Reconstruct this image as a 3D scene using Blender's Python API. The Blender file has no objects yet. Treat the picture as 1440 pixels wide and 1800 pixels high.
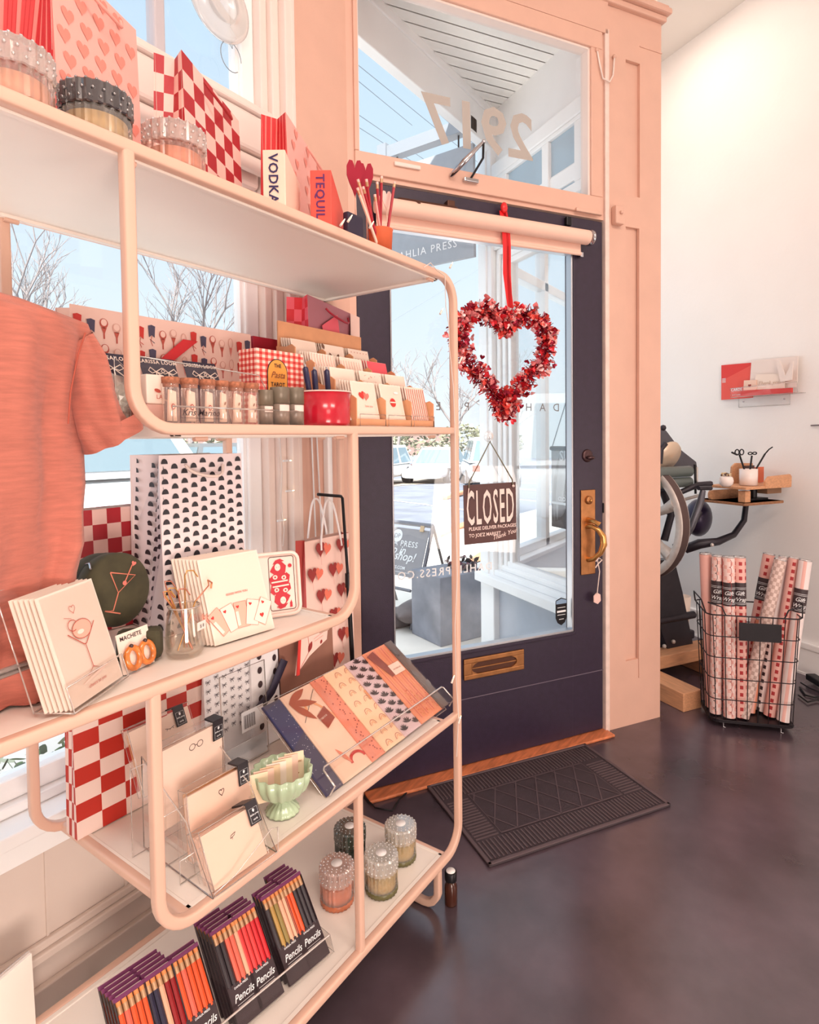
import bpy, math, random
from mathutils import Vector as V, Matrix as MX
random.seed(7)
PI = math.pi
S = bpy.context.scene
COL = S.collection

# ---------------------------------------------------------------- camera (fitted from the vanishing lines)
FPX, PIT, ROL, CY = 1044.57, .0335, -.0123, 805.6
AZ, BZ = .6113, 1.1565
H = 1.25
fw = V((math.cos(AZ), math.sin(AZ), 0)); rt = V((math.sin(AZ), -math.cos(AZ), 0)); up = V((0, 0, 1))
cf = fw * math.cos(PIT) - up * math.sin(PIT); cu = fw * math.sin(PIT) + up * math.cos(PIT)
cx = rt * math.cos(ROL) + cu * math.sin(ROL); cyv = -rt * math.sin(ROL) + cu * math.cos(ROL)
CP = V((0, 0, H))
TH = BZ - AZ
Dd = V((math.cos(TH), -math.sin(TH), 0))      # along the door wall
Nn = V((math.sin(TH), math.cos(TH), 0))       # out of the door
DN = 1.937
Zu = V((0, 0, 1)); Xu = V((1, 0, 0)); Yu = V((0, 1, 0))
def ray(px, py): return cf + cx * ((px - 720) / FPX) - cyv * ((py - CY) / FPX)
def at(px, py, n, d):
    r = ray(px, py); return CP + r * ((d - n.dot(CP)) / n.dot(r))
def ay(px, py, y): return at(px, py, Yu, y)
def ax(px, py, x): return at(px, py, Xu, x)
def az(px, py, z): return at(px, py, Zu, z)
def an(px, py, n): return at(px, py, Nn, n)
def as_(px, py, s): return at(px, py, Dd, s)
def W(s, n, z=0.): return Dd * s + Nn * n + Zu * z
def alx(P, d, px):      # distance along d from P at which the line crosses picture column px
    g = cx * FPX - cf * (px - 720); return -((P - CP).dot(g)) / d.dot(g)
def aly(P, d, py):
    g = -cyv * FPX - cf * (py - CY); return -((P - CP).dot(g)) / d.dot(g)
def fr(o, x, y=Zu):
    x = V(x).normalized(); z = x.cross(V(y)).normalized(); y = z.cross(x)
    return MX(((x.x, y.x, z.x, o[0]), (x.y, y.y, z.y, o[1]), (x.z, y.z, z.z, o[2]), (0, 0, 0, 1)))
def TR(x, y, z): return MX.Translation((x, y, z))
def RZ(a): return MX.Rotation(a, 4, 'Z')
def RX(a): return MX.Rotation(a, 4, 'X')
def RY(a): return MX.Rotation(a, 4, 'Y')

# ---------------------------------------------------------------- materials
def lin(c):
    c = c / 255.; return c / 12.92 if c <= .04045 else ((c + .055) / 1.055) ** 2.4
MATS = {}
def mat(name, rgb=(200, 200, 200), rough=.5, metal=0, noise=0, nscale=20, bump=0, bscale=60, alpha=None, coat=0, emit=0, spec=.5, trans=0, sheen=0, stretch=None):
    if name in MATS: return MATS[name]
    m = bpy.data.materials.new(name); m.use_nodes = True
    nt = m.node_tree; b = nt.nodes['Principled BSDF']
    c = (lin(rgb[0]), lin(rgb[1]), lin(rgb[2]), 1)
    b.inputs['Base Color'].default_value = c
    b.inputs['Roughness'].default_value = rough; b.inputs['Metallic'].default_value = metal
    b.inputs['Specular IOR Level'].default_value = spec
    b.inputs['Coat Weight'].default_value = coat; b.inputs['Transmission Weight'].default_value = trans
    b.inputs['Sheen Weight'].default_value = sheen
    if emit: b.inputs['Emission Color'].default_value = c; b.inputs['Emission Strength'].default_value = emit
    if noise or bump:
        tc = nt.nodes.new('ShaderNodeTexCoord'); mp = nt.nodes.new('ShaderNodeMapping')
        nt.links.new(tc.outputs['Object'], mp.inputs[0])
        if stretch: mp.inputs['Scale'].default_value = stretch
    if noise:
        n = nt.nodes.new('ShaderNodeTexNoise'); n.inputs['Scale'].default_value = nscale; n.inputs['Detail'].default_value = 6
        nt.links.new(mp.outputs[0], n.inputs['Vector'])
        r = nt.nodes.new('ShaderNodeMapRange'); r.inputs[1].default_value = .3; r.inputs[2].default_value = .7
        r.inputs[3].default_value = 1 - noise; r.inputs[4].default_value = 1 + noise
        nt.links.new(n.outputs['Fac'], r.inputs[0])
        mx = nt.nodes.new('ShaderNodeVectorMath'); mx.operation = 'SCALE'; mx.inputs[0].default_value = c[:3]
        nt.links.new(r.outputs[0], mx.inputs['Scale']); nt.links.new(mx.outputs[0], b.inputs['Base Color'])
    if bump:
        n = nt.nodes.new('ShaderNodeTexNoise'); n.inputs['Scale'].default_value = bscale; n.inputs['Detail'].default_value = 5
        nt.links.new(mp.outputs[0], n.inputs['Vector'])
        bp = nt.nodes.new('ShaderNodeBump'); bp.inputs['Strength'].default_value = bump; bp.inputs['Distance'].default_value = .002
        nt.links.new(n.outputs['Fac'], bp.inputs['Height']); nt.links.new(bp.outputs[0], b.inputs['Normal'])
    MATS[name] = m; return m
def clear(name, tint=(255, 255, 255), gloss=.08, rough=.02, haze=0, hazecol=(255, 255, 255)):
    """clear sheet: mostly transparent, a little mirror, a little haze"""
    if name in MATS: return MATS[name]
    m = bpy.data.materials.new(name); m.use_nodes = True; nt = m.node_tree; nt.nodes.clear()
    o = nt.nodes.new('ShaderNodeOutputMaterial'); t = nt.nodes.new('ShaderNodeBsdfTransparent')
    t.inputs[0].default_value = (lin(tint[0]), lin(tint[1]), lin(tint[2]), 1)
    g = nt.nodes.new('ShaderNodeBsdfGlossy'); g.inputs['Roughness'].default_value = rough
    g.inputs[0].default_value = (1, 1, 1, 1)
    last = t.outputs[0]
    if haze:
        d = nt.nodes.new('ShaderNodeBsdfDiffuse'); d.inputs[0].default_value = (lin(hazecol[0]), lin(hazecol[1]), lin(hazecol[2]), 1)
        x = nt.nodes.new('ShaderNodeMixShader'); x.inputs[0].default_value = haze
        nt.links.new(t.outputs[0], x.inputs[1]); nt.links.new(d.outputs[0], x.inputs[2]); last = x.outputs[0]
    lw = nt.nodes.new('ShaderNodeLayerWeight'); lw.inputs[0].default_value = .25
    mr = nt.nodes.new('ShaderNodeMapRange'); mr.inputs[3].default_value = gloss * .6; mr.inputs[4].default_value = min(1, gloss * 5)
    nt.links.new(lw.outputs['Fresnel'], mr.inputs[0])
    x = nt.nodes.new('ShaderNodeMixShader'); nt.links.new(mr.outputs[0], x.inputs[0])
    nt.links.new(last, x.inputs[1]); nt.links.new(g.outputs[0], x.inputs[2]); nt.links.new(x.outputs[0], o.inputs[0])
    MATS[name] = m; return m

# ---------------------------------------------------------------- mesh builder
class MB:
    def __init__(s, T=None): s.v = []; s.f = []; s.m = []; s.sm = []; s.mats = []; s.T = T or MX()
    def mi(s, m):
        if m not in s.mats: s.mats.append(m)
        return s.mats.index(m)
    def add(s, vs, fs, m, smooth=False, T=None):
        T = s.T @ T if T else s.T
        b = len(s.v); s.v += [T @ V(p) for p in vs]; k = None if callable(m) and not isinstance(m, bpy.types.Material) else s.mi(m)
        for i, f in enumerate(fs):
            s.f.append([b + j for j in f]); s.m.append(s.mi(m(i)) if k is None else k); s.sm.append(smooth)
        return s
    def box(s, x0, x1, y0, y1, z0, z1, m, T=None, c=0):
        if c <= 0:
            vs = [(x, y, z) for x in (x0, x1) for y in (y0, y1) for z in (z0, z1)]
            return s.add(vs, [(0, 1, 3, 2), (4, 6, 7, 5), (0, 4, 5, 1), (2, 3, 7, 6), (0, 2, 6, 4), (1, 5, 7, 3)], m, False, T)
        c = min(c, (x1 - x0) / 2.01, (y1 - y0) / 2.01, (z1 - z0) / 2.01)
        bm = __import__('bmesh').new(); __import__('bmesh').ops.create_cube(bm, size=1)
        for w in bm.verts: w.co = V(((x0 + x1) / 2 + w.co.x * (x1 - x0), (y0 + y1) / 2 + w.co.y * (y1 - y0), (z0 + z1) / 2 + w.co.z * (z1 - z0)))
        __import__('bmesh').ops.bevel(bm, geom=list(bm.edges), offset=c, segments=2, profile=.5, affect='EDGES')
        bm.verts.index_update()
        s.add([w.co.copy() for w in bm.verts], [[w.index for w in f.verts] for f in bm.faces], m, False, T); bm.free(); return s
    def quad(s, a, b, c, d, m, T=None, smooth=False): return s.add([a, b, c, d], [(0, 1, 2, 3)], m, smooth, T)
    def poly(s, pts, m, T=None, z=0.): return s.add([(p[0], p[1], z) for p in pts], [tuple(range(len(pts)))], m, False, T)
    def prism(s, pts, t, m, T=None, side=None):      # outline in local xy, front at z=0, back at z=-t
        n = len(pts)
        s.add([(p[0], p[1], 0) for p in pts], [tuple(range(n))], m, False, T)
        s.add([(p[0], p[1], -t) for p in pts], [tuple(range(n))[::-1]], m, False, T)
        vs = [(p[0], p[1], 0) for p in pts] + [(p[0], p[1], -t) for p in pts]
        return s.add(vs, [(i, n + i, n + (i + 1) % n, (i + 1) % n) for i in range(n)], side or m, False, T)
    def grid(s, p00, p10, p11, p01, nu, nv, mf, T=None, smooth=False):
        p00, p10, p11, p01 = V(p00), V(p10), V(p11), V(p01); vs = []
        for j in range(nv + 1):
            for i in range(nu + 1):
                a, b = i / nu, j / nv; vs.append((p00 * (1 - a) + p10 * a) * (1 - b) + (p01 * (1 - a) + p11 * a) * b)
        fs = [(j * (nu + 1) + i, j * (nu + 1) + i + 1, (j + 1) * (nu + 1) + i + 1, (j + 1) * (nu + 1) + i) for j in range(nv) for i in range(nu)]
        return s.add(vs, fs, (lambda k: mf(k % nu, k // nu)), smooth, T)
    def surf(s, fn, nu, nv, m, T=None, smooth=True, cu=False):
        vs = [fn(i / nu, j / nv) for j in range(nv + 1) for i in range(nu + (0 if cu else 1))]; w = nu + (0 if cu else 1)
        fs = [(j * w + i, j * w + (i + 1) % w, (j + 1) * w + (i + 1) % w, (j + 1) * w + i) for j in range(nv) for i in range(nu)]
        return s.add(vs, fs, m, smooth, T)
    def tube(s, pts, r, m, n=8, closed=False, T=None, prof=None, smooth=True, cap=True):
        pts = [V(p) for p in pts]; N = len(pts); rs = r if isinstance(r, (list, tuple)) else [r] * N
        tan = []
        for i in range(N):
            a = pts[(i - 1) % N] if (closed or i > 0) else pts[i]; b = pts[(i + 1) % N] if (closed or i < N - 1) else pts[i]
            t = (b - a); tan.append(t.normalized() if t.length > 1e-9 else V((0, 0, 1)))
        ref = V((0, 0, 1)) if abs(tan[0].z) < .9 else V((0, 1, 0))
        u = (ref - tan[0] * ref.dot(tan[0])).normalized(); vs = []
        P = prof or [(math.cos(2 * PI * k / n), math.sin(2 * PI * k / n)) for k in range(n)]; n = len(P)
        for i in range(N):
            u = (u - tan[i] * u.dot(tan[i])); u = u.normalized() if u.length > 1e-6 else V((1, 0, 0)); w = tan[i].cross(u)
            for a, b in P: vs.append(pts[i] + (u * a + w * b) * rs[i])
        fs = [(i * n + k, i * n + (k + 1) % n, ((i + 1) % N) * n + (k + 1) % n, ((i + 1) % N) * n + k) for i in range(N if closed else N - 1) for k in range(n)]
        s.add(vs, fs, m, smooth, T)
        if not closed and cap: s.add(vs[:n], [tuple(range(n))[::-1]], m, False, T); s.add(vs[-n:], [tuple(range(n))], m, False, T)
        return s
    def lathe(s, pr, m, n=24, T=None, smooth=True, rib=0, nr=12, a0=0, a1=2 * PI):
        full = abs(a1 - a0 - 2 * PI) < 1e-6; k = n if full else n + 1; vs = []
        for q in pr:
            r, z = q[0], q[1]; rb = q[2] if len(q) > 2 else 1
            for i in range(k):
                a = a0 + (a1 - a0) * i / n; rr = r * (1 + rib * rb * math.cos(nr * a)); vs.append((rr * math.cos(a), rr * math.sin(a), z))
        fs = [(j * k + i, j * k + (i + 1) % k, (j + 1) * k + (i + 1) % k, (j + 1) * k + i) for j in range(len(pr) - 1) for i in range(n)]
        return s.add(vs, fs, m, smooth, T)
    def ball(s, c, r, m, n=12, T=None):
        r = r if isinstance(r, (tuple, list)) else (r, r, r)
        return s.surf(lambda u, v: (c[0] + r[0] * math.cos(2 * PI * u) * math.sin(PI * v), c[1] + r[1] * math.sin(2 * PI * u) * math.sin(PI * v), c[2] - r[2] * math.cos(PI * v)), n, max(4, n // 2), m, T, True, True)
    def text(s, t, m, T=None, size=.02, x=0, y=0, z=.0005, sh=0, sx=1, sp=1, al='CENTER', bold=0, mir=False, depth=0):
        vs, fs = glyphs(t, size, sh, sp, al, bold, depth)
        vs = [((-1 if mir else 1) * p[0] * sx + x, p[1] + y, p[2] + z) for p in vs]
        return s.add(vs, [f[::-1] for f in fs] if mir else fs, m, False, T)
    def build(s, name, parent=None, world=False, root=None, bev=0, origin=None):
        me = bpy.data.meshes.new(name); vs = s.v
        if world and (root or parent):
            Mi = rootm(root or parent).inverted(); vs = [Mi @ p for p in vs]
        if origin is not None: o_ = V(origin); vs = [p - o_ for p in vs]
        me.from_pydata([tuple(p) for p in vs], [], s.f); me.polygons.foreach_set('material_index', s.m); me.polygons.foreach_set('use_smooth', s.sm)
        for m in s.mats: me.materials.append(m)
        me.update(); o = bpy.data.objects.new(name, me); COL.objects.link(o)
        if parent: o.parent = parent
        if origin is not None: o.location = origin
        if bev:
            b = o.modifiers.new('bev', 'BEVEL'); b.width = bev; b.segments = 2; b.limit_method = 'ANGLE'; b.angle_limit = .6
        return o
_gc = {}
def glyphs(t, size, sh, sp, al, bold, depth):
    k = (t, sh, sp, al, bold, depth / size)
    if k not in _gc:
        c = bpy.data.curves.new('t', 'FONT'); c.body = t; c.size = 1; c.shear = sh; c.space_character = sp; c.align_x = al; c.offset = bold; c.resolution_u = 2; c.extrude = depth / size
        o = bpy.data.objects.new('t', c); COL.objects.link(o); dg = bpy.context.evaluated_depsgraph_get(); me = o.evaluated_get(dg).to_mesh()
        _gc[k] = ([tuple(v.co) for v in me.vertices], [tuple(p.vertices) for p in me.polygons])
        o.evaluated_get(dg).to_mesh_clear(); bpy.data.objects.remove(o); bpy.data.curves.remove(c)
    vs, fs = _gc[k]; return [(a * size, b * size, c * size) for a, b, c in vs], fs

def tag(o, label, cat, group=None):
    o['label'] = label; o['category'] = cat
    if group: o['group'] = group
    return o
RM = {}
def rootm(o):
    while o.name not in RM: o = o.parent
    return RM[o.name]
def hub(name, T): o = bpy.data.objects.new(name, None); COL.objects.link(o); o.matrix_world = T; RM[o.name] = T.copy(); return struct(o)
def struct(o): o['kind'] = 'structure'; return o
def thing(name, label, cat, T=None, group=None):
    T = T or MX(); o = bpy.data.objects.new(name, None); COL.objects.link(o); o.matrix_world = T; o.empty_display_size = .02
    RM[o.name] = T.copy(); return tag(o, label, cat, group)
def dup(root, T, label=None, group=None, swap=None):
    def cp(o, par):
        c = o.copy(); COL.objects.link(c)
        if par: c.parent = par
        if swap and c.type == 'MESH' and any(ms in swap for ms in c.data.materials):
            c.data = c.data.copy()
            for i, ms in enumerate(c.data.materials):
                if ms in swap: c.data.materials[i] = swap[ms]
        for ch in [q for q in o.children]: cp(ch, c)
        return c
    r = cp(root, None); r.matrix_world = T
    if label: r['label'] = label
    if group: r['group'] = group
    return r
# 2-D shapes
def heart(cx_, cy_, s, a=0, n=18):
    out = []
    for i in range(n):
        t = 2 * PI * i / n; x = .95 * math.sin(t) ** 3; y = (13 * math.cos(t) - 5 * math.cos(2 * t) - 2 * math.cos(3 * t) - math.cos(4 * t)) / 16
        out.append((cx_ + s * (x * math.cos(a) - y * math.sin(a)), cy_ + s * (x * math.sin(a) + y * math.cos(a))))
    return out
def ell(cx_, cy_, rx, ry, a=0, n=14, a0=0, a1=2 * PI):
    full = abs(a1 - a0 - 2 * PI) < 1e-6; out = []
    for i in range(n if full else n + 1):
        t = a0 + (a1 - a0) * i / n; x = rx * math.cos(t); y = ry * math.sin(t)
        out.append((cx_ + x * math.cos(a) - y * math.sin(a), cy_ + x * math.sin(a) + y * math.cos(a)))
    return out
def leaf(cx_, cy_, l, w, a, n=8):
    out = [(i / n * l, w * math.sin(PI * i / n)) for i in range(n + 1)] + [(i / n * l, -w * math.sin(PI * i / n)) for i in range(n - 1, 0, -1)]
    return [(cx_ + x * math.cos(a) - y * math.sin(a), cy_ + x * math.sin(a) + y * math.cos(a)) for x, y in out]
def rect(x0, x1, y0, y1): return [(x0, y0), (x1, y0), (x1, y1), (x0, y1)]
def rrect(x0, x1, y0, y1, r, n=5):
    out = []
    for (a, b, t) in ((x1 - r, y0 + r, -PI / 2), (x1 - r, y1 - r, 0), (x0 + r, y1 - r, PI / 2), (x0 + r, y0 + r, PI)):
        out += [(a + r * math.cos(t + PI / 2 * i / n), b + r * math.sin(t + PI / 2 * i / n)) for i in range(n + 1)]
    return out
def stroke(mb, pts, w, m, T=None, z=.0005, closed=False):
    pts = [V((p[0], p[1])) for p in pts]; N = len(pts); L = []; R = []
    for i in range(N):
        a = pts[(i - 1) % N] if closed or i else pts[i]; b = pts[(i + 1) % N] if closed or i < N - 1 else pts[i]
        d = (b - a); d = d.normalized() if d.length > 1e-9 else V((1, 0)); q = V((-d.y, d.x)) * w / 2
        L.append((pts[i].x + q.x, pts[i].y + q.y, z)); R.append((pts[i].x - q.x, pts[i].y - q.y, z))
    fs = [(N + i, N + (i + 1) % N, (i + 1) % N, i) for i in range(N if closed else N - 1)]
    mb.add(L + R, fs, m, False, T)
def bow(mb, x, y, s, m, T, z=.0005):
    for sg in (-1, 1):
        stroke(mb, [(x, y), (x + sg * s, y + s * .6), (x + sg * s * 1.1, y - s * .2), (x, y)], s * .22, m, T, z)
        stroke(mb, [(x, y), (x + sg * s * .7, y - s * 1.1)], s * .22, m, T, z)

def spl(pts, k=5):
    P = [V(p) for p in pts]; out = []
    for i in range(len(P) - 1):
        a, b, c, d = P[max(i - 1, 0)], P[i], P[i + 1], P[min(i + 2, len(P) - 1)]
        for j in range(k): t = j / k; out.append(.5 * ((2 * b) + (c - a) * t + (2 * a - 5 * b + 4 * c - d) * t * t + (3 * b - a - 3 * c + d) * t ** 3))
    return out + [P[-1]]
# ================================================================= ROOM
peach = mat('peach_trim_paint', (223, 180, 161), .42, noise=.03, nscale=9, bump=.12, bscale=220)
peachp = mat('pale_trim_paint', (238, 222, 214), .45, noise=.02, nscale=9)
white = mat('white_exterior_paint', (249, 249, 249), .5, noise=.03, nscale=6, bump=.1, bscale=120)
wallw = mat('white_plaster', (248, 244, 241), .75, noise=.015, nscale=3, bump=.35, bscale=45)
panelm = mat('beige_panelling', (222, 206, 196), .55, noise=.03, nscale=4, bump=.1)
ceilm = mat('ceiling_paint', (240, 232, 224), .8)
glass = clear('window_glass', (250, 252, 253), .045)
floorm = mat('dark_sealed_concrete', (82, 68, 76), .24, noise=.4, nscale=3.2, bump=.45, bscale=16, spec=1.0)
doorm = mat('aubergine_door_paint', (46, 34, 54), .38, noise=.12, nscale=40, bump=.25, bscale=300)
alu = mat('brushed_aluminium', (190, 192, 198), .3, .9)
brass = mat('aged_brass', (176, 122, 78), .36, .85, noise=.2, nscale=30)
brassl = mat('brass_lever', (214, 160, 96), .28, .9)
black = mat('black_metal', (30, 28, 32), .4, .5)
chrome = mat('chrome', (200, 200, 205), .15, 1)
wood = mat('raw_plywood', (214, 158, 118), .6, noise=.14, nscale=14, stretch=(1, 9, 9))
thresh = mat('worn_wood_threshold', (206, 120, 78), .45, noise=.3, nscale=12, stretch=(1, 6, 6))

FD = fr(W(0, DN), Dd)                      # door wall: x = along, y = height, z = into the room
def fb(m, s0, s1, z0, z1, d0, d1, mt, c=0): m.box(s0, s1, z0, z1, d0, d1, mt, FD, c)

floor_pts = [(-2.7, 1.42), (1.50, 1.42)] + [tuple(W(a, b))[:2] for a, b in ((.60, 1.99), (1.70, 1.99), (1.70, 2.80))] + [(2.98, 1.55), tuple(W(3.2, 3.70))[:2], tuple(W(3.2, -3.1))[:2], (-2.7, -4.3)]
m = MB(); m.poly(floor_pts[::-1], floorm, None, 0); m.poly(floor_pts, floorm, None, -.1)
struct(m.build('floor'))
m = MB(); m.poly(floor_pts, ceilm, None, 3.66); m.poly(floor_pts[::-1], ceilm, None, 3.76)
struct(m.build('ceiling'))

# window wall (y = 1.334)
YW = 1.334
m = MB()
m.box(-2.7, 1.535, YW, YW + .12, 0, .452, panelm)
m.box(-2.7, 1.30, YW, YW + .12, 2.98, 3.66, peach)
m.box(-2.7, -2.0, YW, YW + .12, .45, 3.0, peach)
for k in range(22): m.box(1.40 - k * .17, 1.405 - k * .17, YW - .004, YW, .20, .452, panelm)
struct(m.build('wall_window_side'))
m = MB(); m.box(1.295, 1.545, YW - .012, YW + .12, 0, 3.66, peach)
struct(m.build('trim_1'))
m = MB()                                     # chair rail and baseboard under the window
m.box(-2.7, 1.295, YW - .022, YW, .178, .196, panelm, c=.003); m.box(-2.7, 1.295, YW - .012, YW, .196, .214, panelm, c=.003)
m.box(-2.7, 1.295, YW - .016, YW, 0, .12, panelm, c=.003)
struct(m.build('baseboard_window_side'))
m = MB(); m.box(-2.7, 1.22, YW - .035, YW + .11, .452, .482, white, c=.004); m.box(-2.7, 1.2, YW + .03, YW + .08, .482, .505, white, c=.004); m.box(-2.7, 1.2, YW + .06, YW + .09, .505, .54, white, c=.004)
m.box(-2.7, 1.3, YW - .01, YW, .40, .452, white)
struct(m.build('window_sill'))
m = MB()                                     # casing steps
for i, (a, b, d) in enumerate(((1.205, 1.232, .03), (1.232, 1.262, .012), (1.262, 1.298, -.014))): m.box(a, b, YW + d - .008, YW + .12, .482, 2.99, peachp, c=.004)
m.box(1.285, 1.30, YW - .024, YW, .482, 2.99, peachp, c=.003)
struct(m.build('trim_2'))
win = hub('window_1', TR(0, YW + .08, .5))
m = MB()
for a, b, z0, z1 in ((1.155, 1.205, .51, 2.98), (-2.0, -1.95, .51, 2.98)): m.box(a, b, YW + .05, YW + .1, z0, z1, white, c=.006)
m.box(1.145, 1.157, YW + .062, YW + .09, .55, 2.98, white)
m.box(-2, 1.2, YW + .05, YW + .1, .505, .55, white, c=.006); m.box(-2, 1.2, YW + .05, YW + .1, 2.93, 2.98, white, c=.006)
m.build('window_frame', win, True)
m = MB(); m.box(-2, 1.205, YW - .02, YW + .1, 2.055, 2.16, peachp, c=.01); m.box(-2, 1.205, YW - .03, YW + .1, 2.16, 2.183, peachp, c=.006); m.box(-2, 1.2, YW + .03, YW + .09, 1.98, 2.055, peachp, c=.012)
m.tube([(-2, YW + .005, 2.03), (1.19, YW + .005, 2.03)], .022, peachp, 12)
m.build('transom_bar', win, True)
m = MB()
for x in (.89, -.15, -1.2): m.box(x, x + .032, YW + .055, YW + .095, 2.18, 2.95, mat('grey_muntin', (196, 190, 196), .5), c=.006)
m.build('muntin', win, True)
m = MB(); m.box(-1.97, 1.17, YW + .074, YW + .078, .53, 2.95, glass); m.build('window_pane', win, True)

# door wall
m = MB()
fb(m, .615, .66, 0, 3.03, -.12, .004, peach); fb(m, .60, .618, 0, 3.03, -.12, -.03, mat('dark_gap', (40, 26, 26), .9))
fb(m, .655, 1.745, 2.135, 2.15, -.08, .0, peach)
fb(m, .60, 1.75, 2.88, 3.03, -.12, .012, peach)
fb(m, .66, 1.745, 3.03, 3.68, -.12, -.03, ceilm); fb(m, .3, .7, 3.03, 3.68, -.12, -.03, peach)
fb(m, 1.7, 2.06, 3.03, 3.68, -.1, -.03, ceilm)
struct(m.build('wall_door_side'))
m = MB()                                     # pilaster with sunk panels
fb(m, 1.745, 2.052, 0, .282, -.12, 0, peach); fb(m, 1.745, 2.052, 2.126, 2.256, -.12, 0, peach); fb(m, 1.745, 2.052, 2.811, 3.02, -.12, 0, peach)
for z0, z1 in ((.282, 2.126), (2.256, 2.811)):
    fb(m, 1.745, 1.854, z0, z1, -.12, 0, peach); fb(m, 1.932, 2.052, z0, z1, -.12, 0, peach); fb(m, 1.854, 1.932, z0, z1, -.12, -.014, peach)
fb(m, 1.735, 1.757, 0, 2.9, -.02, .012, mat('chipped_white_strip', (236, 212, 202), .5, noise=.08, nscale=30), .003)
fb(m, 1.925, 1.934, .2, 2.126, -.01, .004, peach)
fb(m, 1.93, 2.054, 2.88, 2.884, 0, .003, peach)
struct(m.build('pillar'))
m = MB()
fb(m, .6, 2.066, 3.005, 3.03, -.12, .02, peach, .006); fb(m, .6, 2.078, 3.03, 3.055, -.12, .04, peach, .008); fb(m, .6, 2.07, 3.055, 3.07, -.12, .028, peach, .004)
struct(m.build('cornice'))
# transom window
tw = hub('window_2', FD)
m = MB()
fb(m, .66, 1.722, 2.15, 2.222, -.05, .012, peach, .004); fb(m, .66, 1.722, 2.81, 2.88, -.05, .012, peach, .004); fb(m, 1.664, 1.722, 2.222, 2.81, -.05, .012, peach, .004); fb(m, .66, .676, 2.222, 2.81, -.05, .012, peach, .003)
fb(m, 1.655, 1.668, 2.218, 2.815, -.045, .002, peachp, .003); fb(m, .672, .682, 2.218, 2.815, -.045, .002, peachp, .003); fb(m, .67, 1.665, 2.802, 2.815, -.045, .002, peachp, .003); fb(m, .67, 1.665, 2.214, 2.222, -.045, .004, peachp, .002)
fb(m, 1.722, 1.735, 2.15, 2.88, -.04, .0, peach); fb(m, 1.58, 1.70, 2.145, 2.16, .01, .022, peach, .004); fb(m, .80, .90, 2.19, 2.205, .012, .022, peachp, .004)
m.build('transom_frame', tw, True)
m = MB(); fb(m, .67, 1.67, 2.21, 2.82, -.034, -.03, glass); m.build('transom_pane', tw, True)
num = mat('frosted_numeral', (178, 172, 166), .6)
m = MB(); m.text('2917', num, FD @ TR(1.172, 2.385, -.028) @ RZ(.02), .238, 0, -.055, 0, mir=True, bold=.022, sp=1.0); m.build('house_number', tw, True)
m = MB(); m.tube([W(1.02, DN - .02, 2.19), W(1.03, DN - .10, 2.21), W(1.15, DN - .02, 2.33)], [.008, .010, .006], chrome, 8); m.tube([W(1.10, DN - .015, 2.19), W(1.135, DN - .05, 2.26), W(1.155, DN - .02, 2.33)], .0045, black, 6)
fb(m, 1.07, 1.13, 2.178, 2.192, .012, .03, chrome, .003); m.ball(tuple(W(1.155, DN - .022, 2.335)), .008, chrome, 8); m.build('opening_arm', tw, True)
m = MB()
m.tube([W(1.69, DN - .015, 2.80), W(1.70, DN - .02, 2.74), W(1.715, DN - .02, 2.69), W(1.75, DN - .02, 2.685), W(1.775, DN - .012, 2.72), W(1.785, DN - .01, 2.80)], .0035, peachp, 6)
m.ball(tuple(W(1.69, DN - .014, 2.80)), .009, peach, 8); m.ball(tuple(W(1.785, DN - .01, 2.80)), .009, peach, 8); m.build('latch_chain', tw, True)
m = MB(); fb(m, 1.775, 1.822, 2.12, 2.195, .001, .03, peach, .005); m.ball(tuple(W(1.80, DN - .034, 2.165)), .008, peach, 8)
tag(m.build('window_crank_bracket', origin=W(1.8, DN, 2.15)), 'small peach painted block screwed to the door pilaster above the sunk panel', 'bracket')

# door
door = hub('door_1', FD)
m = MB()
fb(m, .662, .785, .016, 2.127, -.045, 0, doorm, .003); fb(m, 1.573, 1.729, .016, 2.127, -.045, 0, doorm, .003)
fb(m, .783, 1.575, .016, .452, -.045, 0, doorm, .002); fb(m, .783, 1.575, 1.985, 2.127, -.045, 0, doorm, .002)
fb(m, .66, 1.729, .266, .269, 0, .0015, mat('scuffed_line', (110, 98, 112), .5))
m.build('door_panel', door, True)
m = MB()
for a in ((.783, 1.575, .452, .462), (.783, 1.575, 1.978, 1.988)): fb(m, *a, -.03, .004, alu, .002)
for a in ((.783, .789, .452, 1.988), (1.567, 1.575, .452, 1.988)): fb(m, *a, -.03, .004, alu, .002)
for a in ((.775, 1.585, .44, .452), (1.575, 1.583, .44, 1.99)): fb(m, *a, 0, .006, doorm, .002)
m.build('glazing_bead', door, True)
m = MB(); fb(m, .783, 1.575, .455, 1.985, -.024, -.02, glass); m.build('door_pane', door, True)
m = MB()
gl = mat('window_lettering', (236, 238, 240), .5); gd = mat('grey_window_lettering', (120, 116, 116), .5)
m.text('DAHLIAPRESS.COM', gl, FD @ TR(.985, .742, -.018), .042, 0, 0, mir=True, sp=1.25, bold=.01)
m.text('DAHLIA PRESS', gd, FD @ TR(1.19, 1.352, -.018), .044, 0, 0, mir=True, sp=2.6)
m.build('door_lettering', door, True)
m = MB(); sh = [(-.028, .045), (-.024, .05), (0, .058), (.024, .05), (.028, .045), (.028, -.025), (.018, -.045), (0, -.056), (-.018, -.045), (-.028, -.025)]
m.prism(sh, .001, black, FD @ TR(1.528, .535, -.017)); m.poly([(-.026, .033), (.026, .033), (.026, .046), (0, .054), (-.026, .046)], mat('pale_blue_print', (130, 160, 190), .5), FD @ TR(1.528, .535, -.0162))
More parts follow.
